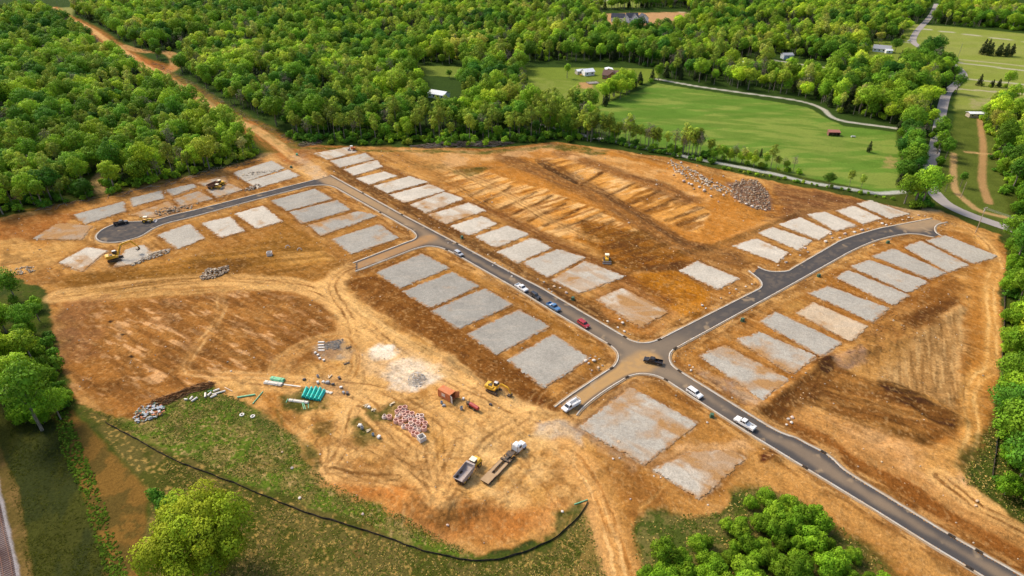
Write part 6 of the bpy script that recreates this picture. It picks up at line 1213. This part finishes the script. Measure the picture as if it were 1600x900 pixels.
t = bld('playset', 'small yellow slide on the lawn beside the white barn', 'slide', 907.5, 119, 20); b = MB(); b.box((0, 0, 1.4), (1.6, 1.4, .12)); b.box((-.8, .7, 1.2), (.1, .1, 2.4)); b.box((-.8, -.7, 1.2), (.1, .1, 2.4)); b.box((.8, .7, 1.2), (.1, .1, 2.4)); b.box((.8, -.7, 1.2), (.1, .1, 2.4)); b.build('tower', YEL, t); b = MB(); b.box((2.1, 0, .7), (3.0, .8, .1), 0, 0, R(28)); b.build('slide', YEL, t)
t = bld('shed', 'small brown roofed shed with pale walls on the lawn edge', 'shed', 846, 162, 0); gable(t, 0, 0, 6.5, 5, 2.4, 1.6, R(112), PM('wall_greige', (.5, .46, .42), .8), RFB, 2)
t = bld('house', 'white roofed house half hidden in the front of the central wood', 'house', 686, 152, 0); gable(t, 0, 0, 14, 8, 3, 1.8, R(60), WALLW, RFW, 4)
t = bld('shed', 'white shed glimpsed through the trees right of the hidden house', 'shed', 747, 163, 0); gable(t, 0, 0, 6, 4, 2.4, 1.2, R(70), WALLW, RFW, 2)
t = bld('cottage', 'grey roofed cottage on the lawn beside the public road', 'house', 1377, 80, 0); gable(t, 0, 0, 15, 9, 3, 2.6, R(60), WALLW, RFG, 4, True); gable(t, 3, -7, 6, 4, 2.4, 1.0, R(90), WALLW, RFW, 1)
t = bld('shed', 'pale blue metal shed at the edge of the wood near the small clearing', 'shed', 1229, 91, 0); gable(t, 0, 0, 9, 7, 3.6, 1.4, R(95), PM('wall_blue_grey', (.5, .56, .62), .6), RFG, 1)
t = bld('shed', 'small white outbuilding in the notch of lawn', 'shed', 1165, 104, 0); gable(t, 0, 0, 6, 5, 2.8, 1.3, R(70), WALLW, RFW, 1)
t = bld('house', 'white roofed house half hidden beside the bend of the public road', 'house', 1446, 140, 0); gable(t, 0, 0, 11, 7, 3, 1.6, R(70), WALLW, RFW, 3)
t = bld('mobile_home', 'long low white trailer home at the top of the dirt track', 'mobile home', 1524, 183, 0); gable(t, 0, 0, 11, 4.5, 2.6, .7, R(88), PM('wall_beige', (.5, .42, .32), .8), RFW, 3)
t = bld('field_shelter', 'open fronted livestock shelter with a rusty red roof in the green field', 'shelter', 1302, 211, -6); b = MB(); b.prism([(-1.8, 2.2), (1.8, 2.9), (1.8, 3.05), (-1.8, 2.35)], 7); b.bm.transform(Matrix.Rotation(R(90), 4, 'Z')); b.build('roof', RFR, t)
b = MB(); b.box((0, 1.6, 1.3), (6.8, .12, 2.6)); b.box((-3.4, 0, 1.2), (.12, 3.2, 2.3)); b.box((3.4, 0, 1.2), (.12, 3.2, 2.3)); b.build('wall', PM('shelter_boards', (.2, .09, .06), .9), t); b = MB()
for q in (-3.3, -1.1, 1.1, 3.3): b.box((q, -1.6, 1.1), (.16, .16, 2.2))
b.build('post', WOODP, t)
t = bld('feed_trough', 'white feed trough in the green field right of the shelter', 'trough', 1333, 214, -5); b = MB(); b.box((0, 0, .4), (2.6, .9, .12), .03); b.box((0, .45, .6), (2.6, .08, .4)); b.box((0, -.45, .6), (2.6, .08, .4)); b.box((-1.1, 0, .2), (.1, .8, .4)); b.box((1.1, 0, .2), (.1, .8, .4)); b.build('trough_body', TRM, t)
# poles and wires
def pole(label, a, b_, h=11, arm=0, rz=0, m=None):
    X, Y = G(a, b_); t = thing('utility_pole', label, 'pole', X, Y, rz); b = MB(); b.cyl((0, 0, -.3), (0, 0, h), .17, .11, 10); b.build('pole_shaft', m or PM('pole_wood', (.42, .33, .24), .9), t)
    if arm:
        b = MB(); b.box((0, 0, h - .5), (2.4, .12, .14)); ar = b.build('crossarm', m or PM('pole_wood', (.42, .33, .24), .9), t); b = MB()
        for q in (-1.1, -.4, .4, 1.1): b.cyl((q, 0, h - .43), (q, 0, h - .2), .06)
        b.build('insulator', LAMP, ar); b = MB(); b.cyl((.3, .2, h - 2.2), (.3, .2, h - 1.2), .25); b.build('transformer', PM('goods_pale', (.55, .55, .55), .5), t)
    return t
p1 = pole('tall wooden utility pole with a crossarm beside the public road at the right', 1524, 364, 12, 1, R(20)); pole('thin wooden pole at the start of the dirt track', 1501, 309, 8); pole('steel pole at the far end of the haul road', 92, 14, 14, 0, 0, STEEL); pole('pale metal pole in the upper right pasture', 1496, 92, 14, 0, 0, STEEL); pole('short pale pole at the edge of the wood above the small outbuilding', 1198, 88, 9, 0, 0, STEEL)
X, Y = G(1524, 364); b = MB()
x2, y2 = G(1760, 440)
for q in (-.9, 0, .9):
    pts = [(X + q * .6 + (x2 - X) * s_, Y + q + (y2 - Y) * s_, 11.6 - 3.2 * s_ * (1 - s_)) for s_ in np.linspace(0, 1, 9)]; b.tube(pts, .03, 4)
b.build('power_line', STEEL, None, label='thin wires running right from the tall utility pole', category='wires')
# ------------------------------------------------------------------ rocks
def rock_mesh(seed, m):
    rs = np.random.RandomState(seed); b = bmesh.new(); bmesh.ops.create_icosphere(b, subdivisions=2, radius=.5)
    pl = rs.normal(size=(9, 3)); pl /= np.linalg.norm(pl, axis=1)[:, None]; of = rs.uniform(.26, .46, 9)
    for v in b.verts:
        for n_, o_ in zip(pl, of):
            d = v.co.dot(Vector(n_)) - o_
            if d > 0: v.co -= Vector(n_) * d
        v.co.z *= .75
    me = bpy.data.meshes.new('rock'); b.to_mesh(me); b.free(); me.materials.append(m); return me
def rockm(n, c, c2=(.45, .28, .14)): return PM(n, c, .9, 0, .15, .4, c2, 2.5)
RK = [rock_mesh(i, rockm('limestone_%s' % n, c)) for i, (n, c) in enumerate((('white', (.66, .60, .52)), ('grey', (.40, .36, .32)), ('tan', (.56, .40, .26)), ('pinkish', (.56, .44, .38))))]
def rocks_np(pts, sizes, mats_name, col_, name, lab, cat, kind=None, zfn=None, heap=None):
    """many stones in one mesh (a heap nobody could count)"""
    src = [rock_mesh(50 + i, None) if False else RK[i % 4] for i in range(4)]; VV = []; QQ = []; o = 0; CC = []
    z = relief(pts) if heap is None else heap
    for (x, y), s, zz in zip(pts, sizes, z):
        me = src[RS.randint(4)]; v = np.empty(len(me.vertices) * 3, np.float32); me.vertices.foreach_get('co', v); v = v.reshape(-1, 3) * s * RS.uniform(.7, 1.3, 3); a = RS.uniform(0, 6.28); c, s_ = math.cos(a), math.sin(a)
        v = v @ np.array([[c, s_, 0], [-s_, c, 0], [0, 0, 1]]) + [x, y, zz + s * .12]; f = np.empty(len(me.loops), np.int32); me.loops.foreach_get('vertex_index', f); VV.append(v); QQ.append(f.reshape(-1, 3) + o); o += len(v)
        CC.append(np.repeat((col_[RS.randint(len(col_))] * RS.uniform(.8, 1.15))[None], len(v), 0))
    me = mesh_np(name, np.vstack(VV), np.vstack(QQ), MATS.get('loose_stone') or attr_mat('loose_stone', .25, 4, .2, 5, .9), np.clip(np.vstack(CC), 0, .9), False, 3)
    kw = dict(label=lab, category=cat)
    if kind: kw['kind'] = kind
    return link(name, me, **kw)
def inpoly(q, n):
    q = GP(q); lo, hi = q.min(0), q.max(0); out = np.zeros((0, 2))
    while len(out) < n: p = RS.uniform(lo, hi, (n * 3, 2)); out = np.vstack([out, p[sdist(p, q) > 0]])
    return out[:n]
WC = [S(250,234,208), S(220,200,174), S(232,204,164), S(190,172,150)]; GC = [S(204,182,156), S(180,156,130), S(224,204,176), S(160,134,108)]
def heap_of(q, n, s0, s1, h, colz, name, lab, cat='rock pile'):
    p = inpoly(q, n); d = sdist(p, GP(q)); z = relief(p) + h * np.clip(d / max(d.max(), .1), 0, 1) * RS.uniform(.55, 1, n); rocks_np(p, RS.uniform(s0, s1, n) ** 1.0, None, colz, name, lab, cat, None, None, z)
heap_of([(312,432),(325,420),(358,415),(357,426),(335,436),(315,438)], 260, .4, 1.0, 1.4, GC, 'rock_pile', 'grey brown rock pile on the dark patch below the cul-de-sac')
heap_of([(1142,288),(1160,280),(1185,282),(1200,300),(1202,316),(1206,328),(1180,330),(1160,318),(1144,304)], 760, .3, 1.05, 2.2, GC + [S(170,134,112), S(190,150,112)], 'rock_pile', 'large grey rock pile at the right end of the orange field')
heap_of([(200,415),(236,396),(262,389),(266,394),(240,404),(205,416)], 200, .35, .9, .9, WC, 'rock_pile', 'white broken rock along the lower side of the excavator pad')
heap_of([(370,276),(392,268),(440,264),(440,267),(395,277),(372,281)], 110, .3, .8, .5, WC, 'rock_pile', 'line of pale rock between the two pads nearest the haul road')
heap_of([(240,330),(262,324),(300,322),(300,326),(250,338),(240,336)], 90, .4, 1.2, .7, GC, 'rock_pile', 'row of broken rock on the upper side of the cul-de-sac road')
heap_of([(375,298),(400,288),(412,290),(390,300)], 60, .4, 1.2, .8, GC, 'rock_pile', 'small rock pile between the dumper and the road')
heap_of([(636,598),(640,588),(655,584),(668,592),(662,603),(648,606)], 120, .15, .4, .9, [S(236,230,220), S(250,244,234)], 'gravel_pile', 'small grey stone heap in the middle of the white lime dust', 'gravel pile')
heap_of([(505,536),(520,531),(538,530),(530,545),(508,548)], 120, .15, .45, .9, [S(150,148,146), S(170,166,160)], 'gravel_pile', 'grey gravel heap beside the four white slabs', 'gravel pile')
heap_of([(22,420),(48,415),(54,424),(30,432)], 50, .4, 1.0, .7, WC, 'rock_pile', 'pale rock pile near the left edge of the site')
CL = [((1060,272),(1100,300),18,'by the upper right berm'),((1060,282),(1130,305),34,''),((1085,268),(1140,285),16,''),((1120,300),(1180,330),20,''),((1160,318),(1205,330),14,'')]
k = 0
bl = [(1065,277,1.6),(1072,283,1.2),(1052,276,1.4),(1080,292,1.8),(1092,297,1.5),(1068,286,2.0),(1076,290,1.6),(1084,297,1.3),(1100,302,1.9),(1110,298,1.4),(1118,291,1.5),(1125,300,1.7),(1103,282,1.5),(1097,276,1.3),(1112,280,1.2),(1120,286,1.3),(1130,276,1.2),(1140,290,1.4),(1048,252,1.2),(1056,258,1.4),(1064,256,1.6),(1044,256,1.2),(1075,262,1.3),(1086,268,1.2),(1130,308,1.5),(1148,310,1.4),(1155,318,1.7),(1165,322,1.6),(1174,326,1.8),(1185,324,1.5),(1195,330,1.4),(1160,308,1.2),(1135,300,1.1),(1090,286,1.0),(1060,268,1.0),(1150,283,1.2),(1110,310,1.2),(1122,318,1.0)]
for (a, b_, s) in bl:
    X, Y = G(a, b_); o = link('boulder', RK[(k * 7) % 4 if k % 3 else 0], None, label='pale boulder scattered on the orange bank left of the large rock pile', category='boulder', group='boulders on the orange bank'); o.location = (X, Y, zat(X, Y) + s * .3); s *= .95; o.scale = (s * RS.uniform(.8, 1.3), s, s * RS.uniform(.7, 1.2)); o.rotation_euler = (RS.uniform(-.3, .3), 0, RS.uniform(0, 6)); k += 1
for (grp, lb, L_) in (('rocks on the verge of the long road', 'pale rock on the clay verge along the upper side of the long road', [(850,441,1.3),(840,436,.9),(866,448,1.8),(875,450,1.2),(885,458,1.8),(857,452,1.2),(862,456,1),(770,415,1),(773,411,1.4),(795,425,1.4),(790,421,1),(745,396,1.2),(700,380,1),(706,377,.9),(686,356,.8),(560,280,1),(540,262,.9),(522,268,1),(965,512,1.2),(972,508,1.8),(975,518,1.4),(980,502,1),(968,500,1.2),(800,432,1.2),(762,398,1),(655,342,1)]),
  ('rocks by the left corner of the crossing', 'pale rock in the heap at the left corner of the crossing', [(915,564,1.8),(922,560,1.4),(928,567,1.6),(920,570,1.2),(935,575,1.4),(908,568,1),(930,559,1),(925,579,1),(941,572,1.1)]),
  ('rocks along the upper side of the right hand road', 'pale rock on the verge along the upper side of the right hand road', [(1222,403,1.6),(1228,410,1.8),(1216,415,1.3),(1235,398,1),(1258,388,1.8),(1262,394,1.4),(1253,384,1.3),(1250,399,1.2),(1290,378,2.2),(1300,372,1.6),(1297,366,1.8),(1312,372,1.8),(1320,366,2.4),(1335,363,2),(1347,360,2.4),(1356,358,1.6),(1378,349,2.2),(1385,352,1.6),(1392,350,1.4),(1410,344,1.6),(1420,340,1.4),(1435,337,1.5),(1445,338,1.2),(1097,478,1.5),(1103,482,1),(1126,466,1),(1140,458,1.1),(1150,452,1.2),(1165,448,1.3),(1175,444,1.1)]),
  ('rocks beside the lower long road', 'pale rock beside the long road below the crossing', [(1238,652,1.6),(1232,656,1.5),(1236,661,1.6),(1229,664,1.1),(1077,571,1.1),(1080,579,1.3),(1083,574,1),(1105,660,1),(967,691,1.6),(958,717,1),(968,716,.8),(1022,744,.7),(1032,746,.6),(1106,789,.7),(985,780,.7),(1525,790,1.2),(1527,783,1.1),(879,799,1),(567,804,1.1),(468,778,1.1),(456,731,1.2),(441,706,.9),(700,826,1)])):
    for (a, b_, s) in L_:
        X, Y = G(a, b_); s *= .72; o = link('boulder', RK[[0, 0, 3, 2, 1][RS.randint(5)]], None, label=lb, category='boulder', group=grp); o.location = (X, Y, zat(X, Y) + s * .15); o.scale = (s * RS.uniform(.8, 1.3), s, s * RS.uniform(.6, 1)); o.rotation_euler = (0, 0, RS.uniform(0, 6))
heap_of([(1044,250),(1075,262),(1120,285),(1150,300),(1140,306),(1090,290),(1055,272)], 320, .3, 1.2, .7, WC, 'rock_pile', 'band of white broken rock along the orange bank above the graded strips')
# small stones everywhere on the bare soil: one uncountable scatter
p = inpoly(SITE, 3400); p = p[hard_dist(p) > .3]; dens = fbm(p[:, 0], p[:, 1], 16, 222, 3); p = p[dens + RS.uniform(-.12, .12, len(p)) > .48]; near = np.hypot(*p.T)
rocks_np(p, RS.gamma(2.2, .085, len(p)) * (.6 + near / 400) + .1, None, WC, 'loose_stones', 'small pale stones scattered over the bare soil', 'stones', 'stuff')
p = np.vstack([c[RS.randint(len(c), size=len(c) // 2)] + RS.normal(0, 1, (len(c) // 2, 2)) * 2.2 for c in CW]); p = p[sdist(p, OUT) < -1.2]
rocks_np(p[:900], RS.gamma(2.0, .10, len(p[:900])) + .12, None, WC + GC, 'verge_stones', 'broken stones strewn along the kerbs', 'stones', 'stuff')
# ------------------------------------------------------------------ brushwood, logs, rubbish
def sticks(name, lab, cat, q, n, L0, L1, r, h, cols, kind=None, dirn=None):
    p = inpoly(q, n); d = sdist(p, GP(q)); zz = relief(p) + np.clip(d / max(d.max(), .1), 0, 1) * h * RS.uniform(.1, 1, n); VV = []; QQ = []; CC = []; o = 0
    for (x, y), z in zip(p, zz):
        a = RS.uniform(0, 6.28) if dirn is None else R(dirn) + RS.normal() * .35; e = RS.normal() * .14; L = RS.uniform(L0, L1) / 2; dx, dy, dz = math.cos(a) * L, math.sin(a) * L, math.sin(e) * L
        v, f = tube_np([(x - dx, y - dy, z - dz + r), (x + RS.normal() * .1, y + RS.normal() * .1, z + r + .05), (x + dx, y + dy, z + dz + r)], [r * 1.2, r, r * .4], 4); VV.append(v); QQ += [tuple(i + o for i in g) for g in f]; o += len(v); CC.append(np.repeat((cols[RS.randint(len(cols))] * RS.uniform(.7, 1.2))[None], len(v), 0))
    kw = dict(label=lab, category=cat)
    if kind: kw['kind'] = kind
    return link(name, mesh_np(name, np.vstack(VV), QQ, MATS.get('loose_stone'), np.clip(np.vstack(CC), 0, .9), False), **kw)
BW = [S(196,140,90), S(160,112,72), S(120,84,56), S(226,176,120)]; GW = [S(164,140,118), S(196,176,154), S(130,108,88)]
sticks('brush_pile', 'long brown brushwood pile at the upper edge of the weedy lawn', 'brush pile', [(232,632),(250,622),(290,608),(318,598),(336,598),(330,606),(300,614),(262,632),(240,638)], 620, .8, 3, .07, 1.4, BW, None, 28)
sticks('brush_pile', 'grey heap of felled branches at the foot of the central wood', 'brush pile', [(640,228),(690,224),(760,222),(810,224),(780,229),(660,232)], 420, 2, 6, .12, 2.4, GW, None, 8)
sticks('brush_pile', 'small heap of dead branches beside the end of the haul road', 'brush pile', [(462,226),(480,220),(505,218),(500,226),(470,230)], 160, 1.5, 5, .08, 1.2, GW)
sticks('brush_pile', 'heap of pale dead trunks at the left edge in front of the wood', 'brush pile', [(-5,285),(12,275),(30,300),(34,318),(20,322),(0,300)], 200, 2, 7, .11, 2.2, GW)
sticks('dead_branches', 'felled trunks and branches strewn along the edges of the wood', 'branches', [(60,330),(150,312),(200,306),(300,281),(410,250),(405,243),(300,272),(195,300),(60,322)], 150, 2, 8, .09, .4, GW, 'stuff'); sticks('dead_branches', 'dead branches along the right side of the haul road', 'branches', [(395,192),(455,226),(470,222),(400,186),(345,152),(300,126),(240,96),(236,100),(300,136)], 300, 1.5, 6, .08, .5, GW, 'stuff')
sticks('dead_branches', 'brown sticks on the soil beside the right hand tracks', 'branches', [(1380,470),(1440,500),(1430,540),(1320,560)], 90, .5, 2, .06, .2, BW, 'stuff')
TR = [S(236,230,224), S(214,222,226), S(222,150,110), S(196,180,150), S(110,150,130), S(180,130,90)]
p = inpoly([(208,652),(222,636),(240,632),(258,636),(256,648),(238,656),(215,660)], 130); VV = MB()
for i, (x, y) in enumerate(p): VV.box((x, y, zat(x, y) + RS.uniform(.1, .7)), (RS.uniform(.3, 1.1), RS.uniform(.2, .8), RS.uniform(.05, .3)), 0, RS.uniform(0, 3), RS.uniform(-.4, .4), RS.uniform(-.4, .4))
me = bpy.data.meshes.new('rubbish_heap'); VV.bm.to_mesh(me); VV.bm.free(); a_ = me.color_attributes.new('soil', 'FLOAT_COLOR', 'POINT'); cc = np.repeat(np.array([[*TR[[0, 1, 0, 3, 2, 1, 4, 5, 3][RS.randint(9)]], 1] for _ in p]), 8, 0); a_.data.foreach_set('color', cc.astype(np.float32).ravel()); me.materials.append(MATS['loose_stone'])
link('rubbish_heap', me, None, label='heap of white, grey and orange rubbish at the left corner of the weedy lawn', category='rubbish heap')
# ------------------------------------------------------------------ rough grass and weeds: uncountable, one object
def tufts(name, lab, q, n, s0, s1, cols, seed=0):
    p = inpoly(q, n); dn = fbm(p[:, 0], p[:, 1], 6, 301 + seed, 4); p = p[(dn + RS.uniform(-.3, .3, n)) > .46]; n = len(p); z = relief(p, np.full(n, 9.0)); K = 3
    c = np.repeat(np.c_[p, z], K, 0) + np.c_[RS.normal(0, .14, (n * K, 2)), np.zeros(n * K)]; s = RS.uniform(s0, s1, (n * K, 1)); a = RS.uniform(0, 6.28, n * K); d = np.c_[np.cos(a), np.sin(a), 0 * a] * s * .55; u = np.c_[-np.sin(a) * .5, np.cos(a) * .5, .35 + 0 * a] * s
    V = np.stack([c - d, c + d, c + d * .6 + u, c - d * .6 + u], 1).reshape(-1, 3); V[:, 2] += .02; col_ = np.array(cols)[RS.randint(len(cols), size=n)] * RS.uniform(.7, 1.25, (n, 1))
    link(name, mesh_np(name, V, np.arange(len(V)).reshape(-1, 4), MATS['loose_stone'], np.clip(np.repeat(col_, 4 * K, 0), 0, .9), True), kind='stuff', label=lab, category='grass')
GT = [S(104,118,40), S(124,132,52), S(88,104,34), S(170,150,86), S(214,182,100)]
tufts('grass', 'rough tussocky grass below the silt fence', [(330,745),(480,806),(700,872),(780,885),(860,862),(915,800),(950,900),(960,960),(250,960),(240,800),(260,720)], 14000, .12, .34, GT); tufts('grass', 'weedy green lawn inside the silt fence', lawn, 12000, .12, .34, GT, 3)
tufts('grass', 'grass around the thicket at the bottom edge', [(985,815),(1020,800),(1060,805),(1130,800),(1150,765),(1200,762),(1290,800),(1390,890),(1400,960),(1000,960)], 5000, .15, .4, GT, 5); tufts('grass', 'overgrown verge along the ditch at the lower left', [(85,650),(105,640),(130,700),(165,790),(200,900),(205,960),(180,960),(160,880),(125,770),(95,700)], 2000, .25, .6, [S(100,130,34), S(120,150,44), S(80,104,30)], 7)
tufts('grass', 'dark mown verge in the bottom left corner', [(10,600),(80,640),(120,760),(170,900),(190,960),(60,960),(40,880),(15,750)], 6000, .12, .26, [S(80,88,22), S(98,100,30), S(64,72,16)], 8); tufts('grass', 'scrubby grass between the site and the right hand trees', [(1500,750),(1555,650),(1562,560),(1575,560),(1600,700),(1640,850),(1560,785)], 3500, .15, .4, GT, 9)
